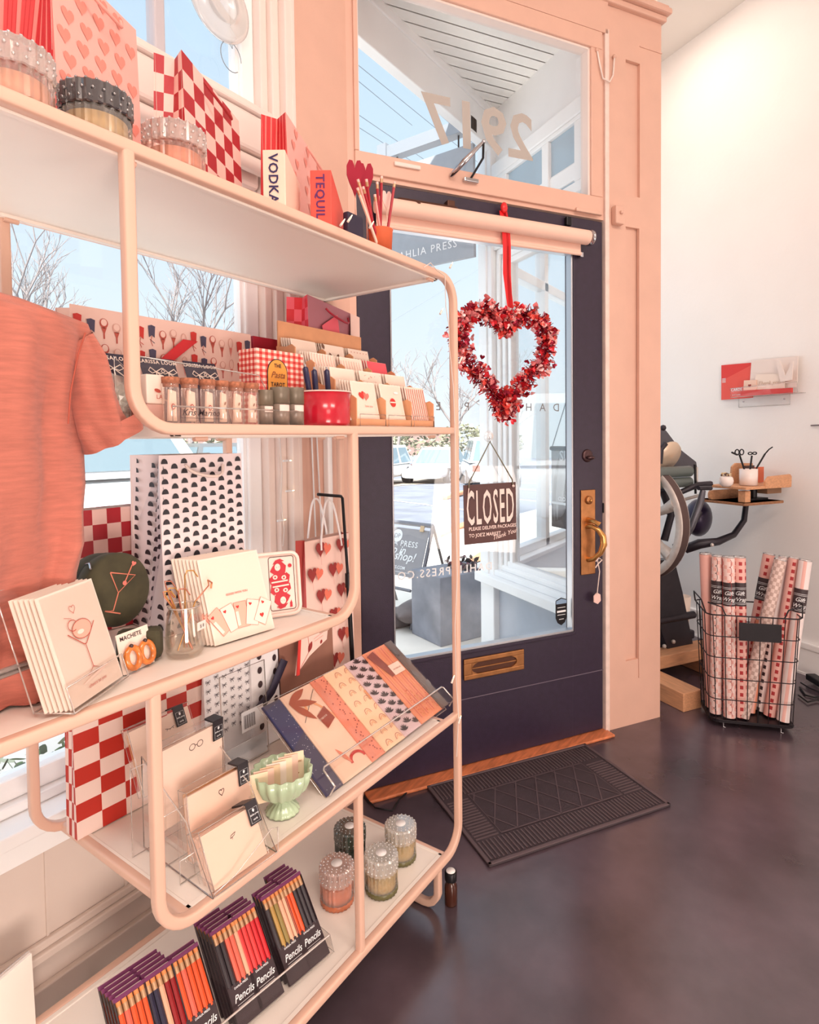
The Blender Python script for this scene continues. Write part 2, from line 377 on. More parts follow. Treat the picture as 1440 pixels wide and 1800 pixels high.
for yy, w in ((.018, .02), (.002, .022), (-.012, .02), (-.03, .012)): m.poly(rect(-w, w, yy - (.004 if yy == .002 else .0012), yy + (.004 if yy == .002 else .0012)), gl, FD @ TR(1.528, .535, -.0160))
m.build('security_decal', door, True)
# letter slot
m = MB(); q = FD @ TR(1.195, .38, 0)
out = rect(-.134, .134, -.04, .04); inn = rrect(-.105, .105, -.020, .020, .0195, 5)
m.box(-.134, .134, .021, .04, 0, .009, brass, q, .003); m.box(-.134, .134, -.04, -.021, 0, .009, brass, q, .003); m.box(-.134, -.100, -.022, .022, 0, .008, brass, q, .002); m.box(.100, .134, -.022, .022, 0, .008, brass, q, .002)
for sx in (-1, 1):
    for sy in (-1, 1):
        m.prism([(sx * .1, sy * .022), (sx * .1, sy * .004), (sx * .094, sy * .012), (sx * .084, sy * .018), (sx * .075, sy * .022)][::sx * sy], .006, brass, q @ TR(0, 0, .008))
mp = m.build('mail_slot', door, True)
m = MB(); m.box(-.1, .1, -.022, .022, 0, .002, mat('dark_bronze', (90, 58, 46), .4, .6), q); m.box(-.1, .1, -.002, .002, .002, .005, brass, q); m.build('slot_flap', mp, True)
# thumb turn and handle set
m = MB(); q = FD @ TR(1.648, 1.17, 0)
m.lathe([(0, .008), (.022, .008), (.026, .004), (.027, 0)], mat('bronze', (88, 66, 68), .3, .8), 20, q); m.ball((.004, -.008, .018), (.019, .009, .011), mat('bronze'), 10, q); m.build('thumb_turn', door, True)
m = MB(); q = FD @ TR(1.649, 0, 0)
m.box(-.037, .037, .68, 1.03, 0, .006, brass, q, .003); hp = m.build('handle_plate', door, True)
m = MB(); m.lathe([(0, .012), (.012, .012), (.017, .008), (.018, 0)], brass, 18, q @ TR(0, .988, .006)); m.ball((0, .986, .02), .007, brassl, 8, q); m.build('key_cylinder', hp, True)
m = MB(); m.tube([(.0, .905, .004), (.0, .905, .03), (.004, .90, .05), (.012, .892, .058)], [.013, .01, .009, .012], brassl, 10, T=q); m.build('thumb_latch', hp, True)
m = MB(); m.tube([(-.004, .88, .004), (.0, .882, .03), (.012, .87, .05), (.028, .845, .06), (.032, .81, .06), (.022, .775, .052), (.006, .748, .03), (.0, .742, .006)], [.012, .009, .010, .013, .0135, .011, .009, .011], brassl, 12, T=q); m.build('door_pull', hp, True)
m = MB(); fb(m, 1.729, 1.745, .93, .97, -.02, .002, black, .002); m.build('latch_bolt', door, True)
# closer
m = MB(); fb(m, .80, 1.035, 2.03, 2.075, .002, .05, mat('dark_bronze'), .01); m.ball(tuple(W(.87, DN - .055, 2.052)), .014, mat('dark_bronze'), 8); fb(m, 1.0, 1.03, 2.075, 2.10, .0, .03, mat('dark_bronze'), .003)
m.build('door_closer', door, True)
m = MB(); fb(m, .665, 1.745, .0, .012, -.06, .055, thresh, .004); struct(m.build('threshold'))
m = MB(); fb(m, 1.535, 1.56, 2.085, 2.12, .001, .018, black, .004); tag(m.build('door_latch', origin=W(1.55, DN, 2.1)), 'small black metal catch on the top rail of the dark door', 'catch')
# tag on the pull
cream = mat('cream_twine', (236, 214, 204), .8)
t = thing('key_tag', 'pale paper tag hanging on twine from the brass door pull', 'tag', TR(*W(1.665, DN - .06, .75)))
m = MB(); m.tube([W(1.66, DN - .045, .752), W(1.668, DN - .05, .70), W(1.672, DN - .03, .60)], .0022, cream, 6); m.tube([W(1.64, DN - .06, .745), W(1.655, DN - .06, .758), W(1.668, DN - .065, .75), W(1.65, DN - .062, .735), W(1.638, DN - .06, .72)], .0025, cream, 6); m.build('twine', t, True)
m = MB(); m.prism([(-.016, -.02), (.004, -.03), (.02, -.018), (.018, .008), (0, .018), (-.016, .006)], .003, mat('pink_paper', (238, 200, 190), .7), FD @ TR(1.672, .59, .03)); m.build('paper_tag', t, True)

# roller shade on the door
shade = mat('pink_shade_fabric', (244, 204, 186), .75, noise=.02)
t = thing('roller_shade', 'rolled up pale pink window shade across the top of the dark door', 'shade', FD @ TR(1.2, 2.02, .03))
m = MB(); m.tube([W(.72, DN - .045, 2.036), W(1.615, DN - .045, 2.036)], .028, shade, 18); m.build('shade_roll', t, True)
m = MB(); fb(m, .73, 1.60, 1.98, 2.03, .018, .022, shade); m.tube([W(.73, DN - .02, 1.978), W(1.60, DN - .02, 1.978)], .008, shade, 8); m.build('shade_hem', t, True)
m = MB(); m.lathe([(0, .01), (.030, .008), (.031, 0), (0, 0)], chrome, 18, FD @ TR(1.625, 2.036, .045) @ RY(PI / 2)); fb(m, 1.62, 1.634, 2.03, 2.06, 0, .05, chrome); fb(m, 1.598, 1.612, 1.965, 1.985, 0, .025, chrome, .002); m.build('shade_bracket', t, True)

# right wall
m = MB(); FR = fr(W(3.1, 0), Nn)             # x = outwards, y = height, z = away from room? (points +Dd)
m.box(-3.1, 3.68, 0, 3.66, 0, .1, wallw, FR); struct(m.build('wall_right'))
m = MB(); m.box(-3.1, 3.68, 0, .135, -.014, 0, wallw, FR, .003); m.box(-3.1, 3.68, .135, .17, -.02, 0, wallw, FR, .006); m.box(-3.1, 3.68, 0, .012, -.018, 0, wallw, FR); struct(m.build('baseboard_right'))
m = MB(); m.box(-2.8, -2.7, -4.3, 1.5, 0, 3.66, wallw); struct(m.build('wall_left'))
m = MB(); m.box(-2.8, 1.3, -4.4, -4.25, 0, 3.66, wallw); struct(m.build('wall_back'))

# bay beside the entry: side window, corner post, street window
FB = fr(W(1.74, 0), Nn)                      # x = n, y = z, local z = +Dd (into the bay)
m = MB()
m.box(2.0, 2.84, -.12, .45, 0, .1, mat('grey_blue_siding', (176, 184, 196), .6, noise=.03), FB)
m.box(2.0, 2.84, 2.28, 3.68, 0, .1, white, FB); m.box(2.0, 2.06, .45, 2.3, 0, .1, white, FB)
m.box(2.0, 2.9, 2.62, 2.70, -.03, .1, white, FB, .01); m.box(2.0, 2.84, 2.36, 2.44, -.02, .1, white, FB, .01)
struct(m.build('wall_bay'))
m = MB(); m.box(1.98, 2.9, .45, .50, -.075, .12, white, FB, .005); m.box(2.0, 2.82, .5, .53, -.03, .06, white, FB, .004); m.box(2.0, 2.8, .53, .56, -.005, .05, white, FB, .004); struct(m.build('trim_3'))
wb = hub('window_3', FB)
m = MB()
for i, (a, w, d) in enumerate(((2.79, .03, -.02), (2.755, .03, -.008), (2.72, .03, .004), (2.68, .03, .014))):
    m.box(a - w, a, .5 + .02 * i, 2.28 - .03 * i, d, .06, white, FB, .004); m.box(2.0, a, 2.28 - .03 * (i + 1), 2.28 - .03 * i, d, .06, white, FB, .004)
m.box(2.0, 2.7, .55, .585, .01, .05, white, FB, .004)
m.box(2.06, 2.14, .55, 2.2, .0, .05, white, FB, .004)
m.build('window_frame', wb, True)
m = MB(); m.box(2.1, 2.68, .58, 2.2, .028, .032, glass, FB); m.build('window_pane', wb, True)
# small high window over it
m = MB()
for z0, z1 in ((2.30, 2.345), (2.60, 2.62)): m.box(2.02, 2.7, z0, z1, -.03, -.004, white, FB, .004)
for n0 in (2.04, 2.27, 2.62): m.box(n0, n0 + .05, 2.345, 2.60, -.03, -.004, white, FB, .004)
m.box(2.05, 2.65, 2.34, 2.60, -.012, -.004, mat('reflecting_pane', (168, 190, 205), .08, 0), FB)
struct(m.build('window_4'))
m = MB(); m.box(2.76, 2.90, -.12, 3.0, -.035, .14, white, FB, .006); m.box(2.80, 2.86, .5, 2.9, -.045, -.03, white, FB, .004); struct(m.build('pillar'))
BX = 3.0                                     # street window of the bay
m = MB(); m.box(BX, 4.6, 1.49, 1.6, -.12, .5, white); m.box(BX, 4.6, 1.49, 1.6, 2.7, 3.68, white); m.box(BX, 4.6, 1.45, 1.64, .5, .53, white, c=.005)
struct(m.build('wall_street'))
m = MB()
for x in (3.04, 3.72, 4.42): m.box(x, x + .06, 1.51, 1.58, .53, 2.7, white, c=.004)
m.box(BX, 4.6, 1.51, 1.58, .53, .58, white, c=.004); m.box(BX, 4.6, 1.51, 1.58, 2.2, 2.26, white, c=.004); m.box(BX, 4.6, 1.51, 1.58, 2.64, 2.7, white, c=.004); m.box(3.06, 4.5, 1.543, 1.547, .56, 2.66, glass)
struct(m.build('window_5'))
# porch soffit and street beam
sof = mat('soffit_boards', (252, 250, 246), .5)
m = MB(); m.box(.9, 3.06, 1.47, 1.52, 2.785, 2.99, white, c=.004); m.box(.9, 3.06, 1.46, 1.48, 2.95, 3.0, white, c=.004); struct(m.build('beam'))
m = MB(); E2 = fr(W(0, DN, 2.99), Dd, Nn)    # x along door, y outwards, z up/down
for k in range(15):
    n0 = DN + .08 + k * .062
    # board ends on the street beam (y = 1.5)
    def sx(n): return (Nn.y * n - 1.5) / -Dd.y
    a0, a1 = max(.2, sx(n0)), max(.2, sx(n0 + .056))
    if a0 > 1.74: break
    m.add([tuple(W(a0, n0, 2.99)), tuple(W(1.76, n0, 2.99)), tuple(W(1.76, n0 + .056, 2.99)), tuple(W(a1, n0 + .056, 2.99))], [(0, 1, 2, 3)], sof)
    m.add([tuple(W(a1, n0 + .056, 3.0)), tuple(W(1.76, n0 + .056, 3.0)), tuple(W(1.76, n0 + .066, 3.0)), tuple(W(a1, n0 + .066, 3.0))], [(0, 1, 2, 3)], mat('groove_paint', (200, 190, 180), .6))
m.add([tuple(W(s_, n_, z_)) for z_ in (3.002, 3.05) for s_, n_ in ((.1, DN), (1.8, DN), (1.8, 2.9), (.6, 2.1))], [(0, 1, 2, 3), (7, 6, 5, 4), (0, 4, 5, 1), (1, 5, 6, 2), (2, 6, 7, 3), (3, 7, 4, 0)], sof)
struct(m.build('ceiling_porch'))
# ================================================================= OUTSIDE
GZ = -.12
conc = mat('sunlit_concrete', (232, 224, 214), .85, noise=.1, nscale=2.5)
asph = mat('pale_asphalt', (128, 131, 142), .9, noise=.22, nscale=1.6); concd = mat('tan_lot_concrete', (176, 160, 146), .9, noise=.2, nscale=1.5)
SLP = .022
def gz(p, o=0): return GZ + o - SLP * max(0, (V((p[0], p[1], 0)).dot(fw) - 6))
GN = Zu + fw * SLP; GD = GZ + SLP * 6
def ag(px, py): return at(px, py, GN, GD)
def strip(m, pts, mt, o): m.add([(x, y, gz((x, y), o)) for x, y in pts], [tuple(range(len(pts)))], mt)
m = MB(); L2 = lambda a, b: tuple(fw * a - rt * b)[:2]
strip(m, [L2(-12, -60), L2(6, -60), L2(6, 60), L2(-12, 60)], asph, -.02); strip(m, [L2(6, -60), L2(90, -60), L2(90, 60), L2(6, 60)], asph, -.02)
struct(m.build('road'))
m = MB()
for k in range(-6, 9): m.box(k * 1.5 + .01, (k + 1) * 1.5 - .01, 1.46, 4.3, GZ - .15, GZ, conc)
m.add([tuple(W(a, b, GZ)) for a, b in ((.5, 2.05), (1.74, 2.05), (1.74, 2.9), (.9, 2.3))], [(0, 1, 2, 3)], conc)
struct(m.build('sidewalk'))
m = MB(); m.box(-12, 16, 4.3, 4.45, GZ - .1, GZ + .005, white); strip(m, [(9, 13.5), (60, 9), (60, 13), (9, 17)], concd, -.008)
for k in range(9): strip(m, [(7.5 + k * 2.9, 5.2), (7.62 + k * 2.9, 5.2), (9.6 + k * 2.9, 9.6), (9.48 + k * 2.9, 9.6)], white, -.012)
struct(m.build('kerb'))
stopm = mat('orange_wood', (214, 150, 110), .7, noise=.1)
for i, (px, py) in enumerate(((800, 873), (800, 938), (830, 1002))):
    p = ag(px, py); m = MB(); m.box(-.8, .8, -.07, .07, 0, .10, stopm, TR(*p) @ RZ(.2), .02)
    tag(m.build('parking_stop', origin=p), ('orange wooden wheel stop lying furthest out on the parking lot', 'orange wooden wheel stop in the middle of the parking lot', 'orange wooden wheel stop beside the dark planter')[i], 'wheel stop')
# planter
P0 = az(775, 1138, GZ); P1 = az(877, 1112, GZ); d = (P1 - P0); wdt = d.length; T = fr(P0, d)
hh = aly(P0, Zu, 1016)
slate = mat('slate_planter', (132, 134, 144), .6, noise=.25, nscale=7)
t = thing('planter_box', 'dark grey square planter with purple leaves outside the shop door', 'planter', T)
m = MB(); m.box(0, wdt, 0, hh, -.34, 0, slate, None, .006); m.build('planter_body', t)
m = MB(); R = random.Random(3)
for k in range(150):
    x = R.uniform(.22, wdt - .01); a = R.uniform(0, 6.3); b = R.uniform(.2, 1.3); q = TR(x, hh + R.uniform(0, .035), -R.uniform(.02, .3)) @ RZ(b) @ RY(a) @ RX(R.uniform(-1, 1))
    m.poly(leaf(0, 0, R.uniform(.03, .06), .012, 0), R.choice([mat('purple_leaf', (120, 70, 84), .6), mat('dusty_leaf', (150, 130, 124), .6), mat('dark_leaf', (70, 62, 60), .6)]), q)
m.build('foliage', t)
# sidewalk sign
F0 = az(723, 1107, GZ); R0 = az(800, 1078, GZ); v = (R0 - F0); hd = v.cross(Zu).normalized()
if hd.dot(rt) > 0: hd = -hd
mid = (F0 + R0) / 2; sh_ = aly(mid, Zu, 925); top = mid + Zu * sh_
t = thing('sidewalk_sign', 'grey folding shop sign with white lettering standing on the sidewalk', 'sign', TR(*mid))
fm = mat('sign_frame_grey', (124, 124, 132), .4, .3); bm_ = mat('sign_board_grey', (150, 148, 152), .6, noise=.05); sw = .62
m = MB()
for a in (0, sw): m.tube([F0 + hd * a, top + hd * a], .017, fm, 4); m.tube([R0 + hd * a, top + hd * a], .013, mat('sign_rear_leg', (132, 124, 120), .5), 4)
m.tube([top, top + hd * sw], .017, fm, 4); m.tube([F0 + Zu * .28 + (top - F0) * .0, F0 + Zu * .28 + hd * sw], .012, fm, 4); m.tube([F0 + (top - F0) * .25, R0 + (top - R0) * .25], .010, fm, 4)
m.build('sign_frame', t, True)
upv = (top - F0).normalized(); TS = fr(F0 + hd * sw + upv * 0, -hd, upv)
L = (top - F0).length
m = MB(); m.box(.03, sw - .03, L * .47, L * .95, .0, .006, bm_, TS @ TR(0, 0, -.01)); m.build('sign_board', t, True)
m = MB(); q = TS @ TR(0, 0, -.002); c_ = sw / 2 - .02
m.poly(ell(c_, L * .865, .05, .05, 0, 24), gl, q); m.text('DP', bm_, q, .05, c_, L * .865 - .018, .001)
m.text('DAHLIA PRESS', gl, q, .062, c_, L * .765, sp=1.15, bold=.01); m.text('pop in', gl, q, .09, c_ - .0, L * .685, sh=.3, bold=.012); m.text('to shop!', gl, q, .095, c_ + .06, L * .625, sh=.3, bold=.012)
m.text('DAHLIAPRESS.COM', gl, q, .034, c_, L * .535, bold=.02); m.poly(rect(c_ - .2, c_ + .2, L * .505, L * .509), gl, q)
m.build('sign_lettering', t, True)
m = MB(); m.box(sw - .11, sw - .075, L * .93, L * 1.01, -.0, .01, mat('brass_hinge', (226, 190, 150), .3, .5), TS); m.build('sign_hinge', t, True)
sbm = mat('grey_rubber_sandbag', (110, 98, 96), .55, noise=.15)
for i, (px, py, sc, zz) in enumerate(((705, 1083, .24, .075), (738, 1068, .24, .19))):
    p = az(px + 8, py, GZ + zz * .6); m = MB()
    m.surf(lambda u, v: (lambda a, t_: (t_ * .30, math.cos(a) * .12 * math.sqrt(max(0, 1 - abs(t_) ** 3)) , math.sin(a) * .075 * math.sqrt(max(0, 1 - abs(t_) ** 3))))(2 * PI * u, v * 2 - 1), 16, 12, sbm, TR(*p) @ RZ(-.35 + i * .3) @ RX(.2 * i), True, True)
    tag(m.build('sandbag', origin=p), ('lower dark sandbag under the sidewalk sign', 'upper dark sandbag lying on another beside the sidewalk sign')[i], 'sandbag')
# blade sign on its bracket
bx = 2.70; Ts = fr((bx, 2.10, 0), -Yu)
t = thing('hanging_shop_sign', 'grey hanging sign with white letters outside above the door', 'sign', TR(bx, 1.8, 2.2))
gsm = mat('sign_slate_blue', (158, 166, 176), .6, noise=.05)
m = MB(); m.box(bx - .012, bx + .012, 1.47, 2.06, 2.17, 2.735, gsm); m.build('sign_panel', t, True)
m = MB(); m.text('DAHLIA PRESS', gl, fr((bx - .0135, 1.775, 2.235), -Yu), .056, 0, 0, sp=1.2, bold=.006); m.build('sign_lettering', t, True)
m = MB(); m.box(bx - .03, bx + .03, 1.47, 2.02, 2.80, 2.865, mat('galvanised_bracket', (150, 156, 164), .5, .3)); m.box(bx - .04, bx + .04, 2.0, 2.06, 2.785, 2.88, mat('galvanised_bracket'))
for y in (1.56, 1.95): m.tube([(bx, y, 2.73), (bx, y, 2.81)], .005, black, 6)
m.build('sign_bracket', t, True)
# overhead wires
wm = mat('grey_wire', (140, 148, 158), .6)
for i, (a, b) in enumerate((((627, 75), (870, 285)), ((627, 112), (858, 300)), ((627, 140), (700, 200)), ((628, 200), (760, 290)), ((628, 222), (700, 268)), ((680, 570), (860, 462)))):
    pa, pb = ay(*a, 9 + i * .3), ay(*b, 11 + i * .3); e_ = (pb - pa); m = MB(); m.tube([pa - e_ * .2, pa, (pa + pb) / 2, pb, pb + e_ * .5], .010 if i < 5 else .007, wm, 5)
    tag(m.build('overhead_wire', origin=pa), 'thin grey wire crossing the sky outside', 'wire', 'overhead wires')
# cars
def car(name, label, p, yaw, col, L=4.4, Wd=1.8, Hh=1.45, suv=False):
    t = thing(name, label, 'car', TR(*p) @ RZ(yaw)); body = mat('car_paint_' + name + str(col[0]), col, .3, .1, coat=.5); gw = mat('car_glass', (120, 140, 150), .1); tm = mat('tyre', (60, 58, 62), .8); rm = mat('car_rim', (200, 200, 205), .3, .6)
    b = Hh * .52; prof = [(-L / 2, .28), (-L / 2, b * .9), (-L * .47, b), (L * .22, b * 1.03), (L * .46, b * .82), (L / 2, b * .6), (L / 2, .28)]
    m = MB()
    def sec(u, v):
        x = -L / 2 + L * v; zt = b * (1.02 if v < .7 else 1.02 - (v - .7) * .9) * (1 if v > .03 else .93); a = 2 * PI * u; c, s_ = math.cos(a), math.sin(a); e = .42
        y = Wd / 2 * math.copysign(abs(c) ** e, c) * (1 - .12 * abs(2 * v - 1) ** 4); z = .26 + (zt - .26) * (.5 + .5 * math.copysign(abs(s_) ** e, s_)); return (x, y, z)
    m.surf(sec, 28, 16, body, None, True, True); m.add([sec(i / 28, 0) for i in range(28)], [tuple(range(28))], body); m.add([sec(i / 28, 1) for i in range(28)], [tuple(range(28))[::-1]], body)
    for y in (-.62, .62): m.box(L / 2 - .05, L / 2 + .01, y - .2, y + .2, b * .62, b * .8, mat('headlamp', (225, 225, 225), .2), None, .02); m.box(-L / 2 - .01, -L / 2 + .06, y - .16, y + .16, b * .66, b * .9, mat('tail_lamp', (200, 70, 60), .3), None, .02)
    m.box(-L / 2 - .012, -L / 2 + .02, -.22, .22, b * .45, b * .6, mat('number_plate', (215, 200, 190), .5)); m.build('car_body', t)
    x0, x1 = (-L * .47, L * .20) if suv else (-L * .38, L * .20); r0, r1 = (x0 + .25, x1 - .55) if suv else (x0 + .6, x1 - .7)
    m = MB(); lo = [(x0, -Wd / 2 + .06), (x1, -Wd / 2 + .06), (x1, Wd / 2 - .06), (x0, Wd / 2 - .06)]; hi = [(r0, -Wd / 2 + .28), (r1, -Wd / 2 + .28), (r1, Wd / 2 - .28), (r0, Wd / 2 - .28)]
    m.add([(x, y, b * .98) for x, y in lo] + [(x, y, Hh) for x, y in hi], [(0, 1, 5, 4), (1, 2, 6, 5), (2, 3, 7, 6), (3, 0, 4, 7), (4, 5, 6, 7)], body); m.build('cabin', t)
    m = MB()
    def lerp(a, c, f): return a + (c - a) * f
    for i in range(4):
        a, c = lo[i], lo[(i + 1) % 4]; A, C = hi[i], hi[(i + 1) % 4]; cuts = ((.05, .46), (.54, .95)) if i in (0, 2) else ((.06, .94),)
        for f0, f1 in cuts:
            q = []
            for f, g in ((f0, .08), (f1, .08), (f1, .86), (f0, .86)):
                bx_, by_ = lerp(a[0], c[0], f), lerp(a[1], c[1], f); tx, ty = lerp(A[0], C[0], f), lerp(A[1], C[1], f); q.append((lerp(bx_, tx, g), lerp(by_, ty, g), lerp(b * .98, Hh, g)))
            n_ = (V(q[1]) - V(q[0])).cross(V(q[3]) - V(q[0])).normalized() * .012; m.add([tuple(V(k) + n_) for k in q], [(0, 1, 2, 3)], gw)
    m.build('car_window', t)
    for x in (-L * .31, L * .31):
        for y in (-1, 1):
            m = MB(); q = TR(x, y * (Wd / 2 - .1), .32) @ RX(-PI / 2 * y); m.lathe([(.0, .125), (.2, .12), (.21, .10), (.30, .11), (.32, .08), (.32, -.1), (.2, -.1)], tm, 22, q); m.lathe([(0, .13), (.05, .13), (.06, .122), (.19, .122), (.2, .11)], rm, 16, q, rib=.06, nr=5); m.build('wheel', t)
    return t
for nm, lb, px, py, yw, cl, sz, sv in (
        ('white_car', 'white hatchback parked beyond the lot, seen through the door beside the dark stile', 660, 851, 3.42, (232, 230, 228), (4.2, 1.8, 1.5), True),
        ('silver_car', 'silver sedan parked on the lot next to a white hatchback', 770, 845, 3.42, (214, 214, 216), (4.5, 1.8, 1.42), False),
        ('white_van', 'white car seen from behind above the closed sign', 858, 851, .60, (236, 238, 240), (4.3, 1.85, 1.75), True),
        ('dark_suv', 'dark grey car parked across the street behind the half moon bag', 446, 866, -.3, (120, 122, 124), (4.5, 1.9, 1.6), True)):
    p = ag(px, py) - Zu * .02
    car(nm, lb, p, yw, cl, *sz, sv)
p = az(190, 905, GZ - .02); car('white_truck', 'large white vehicle parked close outside the display window', V((3.4, 6.9, GZ)), -.15, (226, 230, 232), 5.0, 2.0, 1.95, True)
# no-parking board in the window line of sight
m = MB(); q = fr((.945, 2.35, .86), Xu); m.box(-.16, .16, 0, .13, -.01, 0, mat('sign_white', (240, 240, 240), .5), q, .003); m.box(-.16, .16, .07, .125, 0, .001, mat('sign_red', (200, 40, 50), .5), q); m.text('NO', gl, q, .055, -.08, .078, .002, bold=.02)
m.box(-.006, .006, -.98, 0, -.012, -.004, black, q)
tag(m.build('parking_sign', origin=(.945, 2.35, GZ)), 'small red and white notice board outside behind the checkered bag', 'sign')
# far wall, hedge, shrubs
R = random.Random(11)
brick = mat('pinkish_fence', (206, 168, 156), .8, noise=.1)
m = MB(); m.box(12, 46, 27, 27.3, GZ, 1.7, brick); struct(m.build('wall_far'))
leafc = [mat('pale_leaf_a', (172, 170, 146), .8), mat('pale_leaf_b', (196, 190, 168), .8), mat('olive_leaf', (128, 130, 104), .8)]
def bush(name, label, c, r, n, cat='bush', group=None, cols=leafc, ls=.22):
    m = MB()
    for k in range(n):
        a = R.uniform(0, 2 * PI); b = math.acos(R.uniform(-.2, 1)); rr = R.uniform(.6, 1) ** .5
        p = V((c[0] + r[0] * rr * math.cos(a) * math.sin(b), c[1] + r[1] * rr * math.sin(a) * math.sin(b), c[2] + r[2] * (rr * math.cos(b) + .1)))
        m.poly(leaf(-ls / 2, 0, ls * R.uniform(.6, 1.2), ls * .28, 0, 4), R.choice(cols), TR(*p) @ RZ(R.uniform(0, 6)) @ RX(R.uniform(0, 3)))
    return tag(m.build(name, origin=(c[0], c[1], GZ)), label, cat, group)
for i in range(9): bush('shrub', 'pale winter shrub along the far side of the parking lot', (10.5 + i * 4.6, 22 + R.uniform(-1, 1), .25), (2.0, 1.5, R.uniform(1.6, 2.6)), 620, 'shrub', 'shrubs beyond the parking lot', ls=.34)
for i in range(4): bush('shrub', 'pale green shrub across the street behind the display window', (.5 + i * 3.1, 18.2, .05), (1.4, 1.2, 2.0), 620, 'shrub', 'shrubs across the street', ls=.28)
bush('ground_ivy', 'low green ivy bed growing outside under the display window', (.62, 1.98, -.02), (1.5, .42, .26), 1500, 'ivy', cols=[mat('ivy_green', (96, 120, 74), .6), mat('ivy_pale', (186, 190, 160), .6), mat('ivy_dark', (70, 84, 56), .6)], ls=.06)['kind'] = 'stuff'
bark = mat('pale_bark', (150, 140, 138), .85)
def tree(label, p, hgt, r0, seed, lean=0, spread=.6, group=None, depth=6):
    rr = random.Random(seed); m = MB()
    def br(a, dr, l, r, k):
        e1 = a + dr * l * .5 + V((rr.uniform(-1, 1), rr.uniform(-1, 1), rr.uniform(-.3, .6))) * l * .06; e2 = e1 + (dr + V((rr.uniform(-1, 1), rr.uniform(-1, 1), .1)) * .12).normalized() * l * .5
        m.tube([a, e1, e2], [r, r * .85, r * .68], bark, 5 if k > 3 else 4, cap=False)
        if k <= 0: return
        for q in range(3 if k > 2 else 2 + (rr.random() < .6)):
            nd = (dr + V((rr.uniform(-1, 1), rr.uniform(-1, 1), rr.uniform(-.35, .75))) * spread).normalized(); br(e2 if q else e1, nd, l * rr.uniform(.6, .82), r * .62, k - 1)
    br(V(p), V((lean, 0, 1)).normalized(), hgt * .3, r0, depth); return tag(m.build('bare_tree', origin=p), label, 'tree', group)
pt = CP + ray(70, 780) * 13; tree('leafless tree with fine twigs behind the coral shirt', (pt.x, pt.y, gz(pt)), 6.7, .09, 3)
tree('leafless tree with fine twigs beside the post of the display window', (13.2, 19.0, gz((13.2, 19))), 10.2, .12, 5)
for i, (x, y, h) in enumerate(((17, 19.5, 6.4), (21, 19, 7), (25, 18.5, 7.6), (30, 17.5, 8), (36, 18, 9))): tree('bare pale tree standing beyond the parking lot', (x, y, gz((x, y))), h, .12, 20 + i, 0, .75, 'bare trees beyond the parking lot', 5)
# hanging glass disc lamp in the display window
t = thing('hanging_disc', 'white glass disc with an inner ring hanging high in the display window', 'ornament', TR(1.03, YW + .03, 2.46))
dm = clear('frosted_disc', (235, 236, 236), .1, .2, .45)
q = fr(ay(386, 6, YW + .03), Xu)
m = MB(); m.lathe([(.0, .004), (.045, .004), (.05, .012), (.056, .004), (.085, .008), (.098, .004), (.098, -.002), (.0, -.002)], dm, 40, q @ RZ(0)); m.build('disc', t, True)
m = MB(); lp = q @ TR(.035, -.125, 0); m.tube([lp @ V((.035 * math.cos(a), .04 * math.sin(a), 0)) for a in [x * .3 for x in range(0, 19)]], .0012, wm, 5); m.tube([q @ V((.03, -.09, 0)), q @ V((.04, -.1, 0)), q @ V((0, .5, 0))], .001, wm, 4); m.build('wire_loop', t, True)
# poster in the bay window
p0 = as_(970, 925, 1.95); p1 = as_(1003, 929, 1.95); q = fr(p0, -Nn); PW = .42; hp = aly(p0, Zu, 790)
t = thing('press_poster', 'monochrome poster with a large wheel hanging in the side window of the entry', 'poster', TR(*p0))
pg = mat('poster_grey', (178, 178, 180), .6); pd = mat('poster_dark', (76, 72, 74), .6)
m = MB(); m.box(0, PW, 0, hp, -.004, 0, pg, q)
m.poly(rect(0, PW, 0, hp * .30), pd, q, .0006)
for r_, mm in ((.36, mat('poster_mid', (140, 138, 140), .6)), (.33, pg), (.25, pd), (.21, mat('poster_mid')), (.1, pd)): m.poly([(x, y) for x, y in ell(.30, hp * .36, r_ * .8, r_ * 1.1, 0, 40) if 0 <= x <= PW and 0 <= y <= hp * .95], mm, q, .0008 + .0003 * (.36 - r_) * 10)
m.poly(rect(.0, PW, hp * .30, hp * .33), gl, q, .005)
m.text('SUPPORT', gl, q, .075, .23, hp * .86, .005, bold=.01); m.text('CLOSEST NEIGHBOR', gl, q, .03, .2, hp * .35, .005, bold=.02); m.build('poster_print', t, True)
m = MB(); m.tube([q @ V((0, hp + .006, 0)), q @ V((PW, hp + .006, 0))], .012, pd, 8); m.tube([q @ V((0, hp, 0)), q @ V((PW / 2, hp + .42, 0)), q @ V((PW, hp, 0))], .003, wm, 5); m.build('poster_rail', t, True)
# ================================================================= DISPLAY SHELF
tubem = mat('peach_powder_coat', (227, 186, 165), .38, noise=.02, nscale=8)
boardm = mat('cream_shelf_board', (248, 238, 228), .5, noise=.015, nscale=5)
YF, YB = .8225, 1.235
ZT, ZM, Z3, Z4, Z1 = 1.671, 1.2687, .878, .491, .128       # tube centre heights
XR = ay(806, 900, .8125).x; XU = ay(235, 500, .8125).x; XM = ay(628, 900, .8125).x; XL = ay(281, 1420, .8125).x; X0 = -.35
cpr = [(math.copysign(abs(math.cos(a)) ** .45, math.cos(a)), math.copysign(abs(math.sin(a)) ** .45, math.sin(a))) for a in [2 * PI * (k + .5) / 16 for k in range(16)]]
def arc(x, z, r, a0, n=7): return [(x + r * math.cos(a0 + PI / 2 * i / n), z + r * math.sin(a0 + PI / 2 * i / n)) for i in range(n + 1)]
def path(m, pts, y, r=.0098): m.tube([(x, y, z) for x, z in pts], r, tubem, prof=cpr)
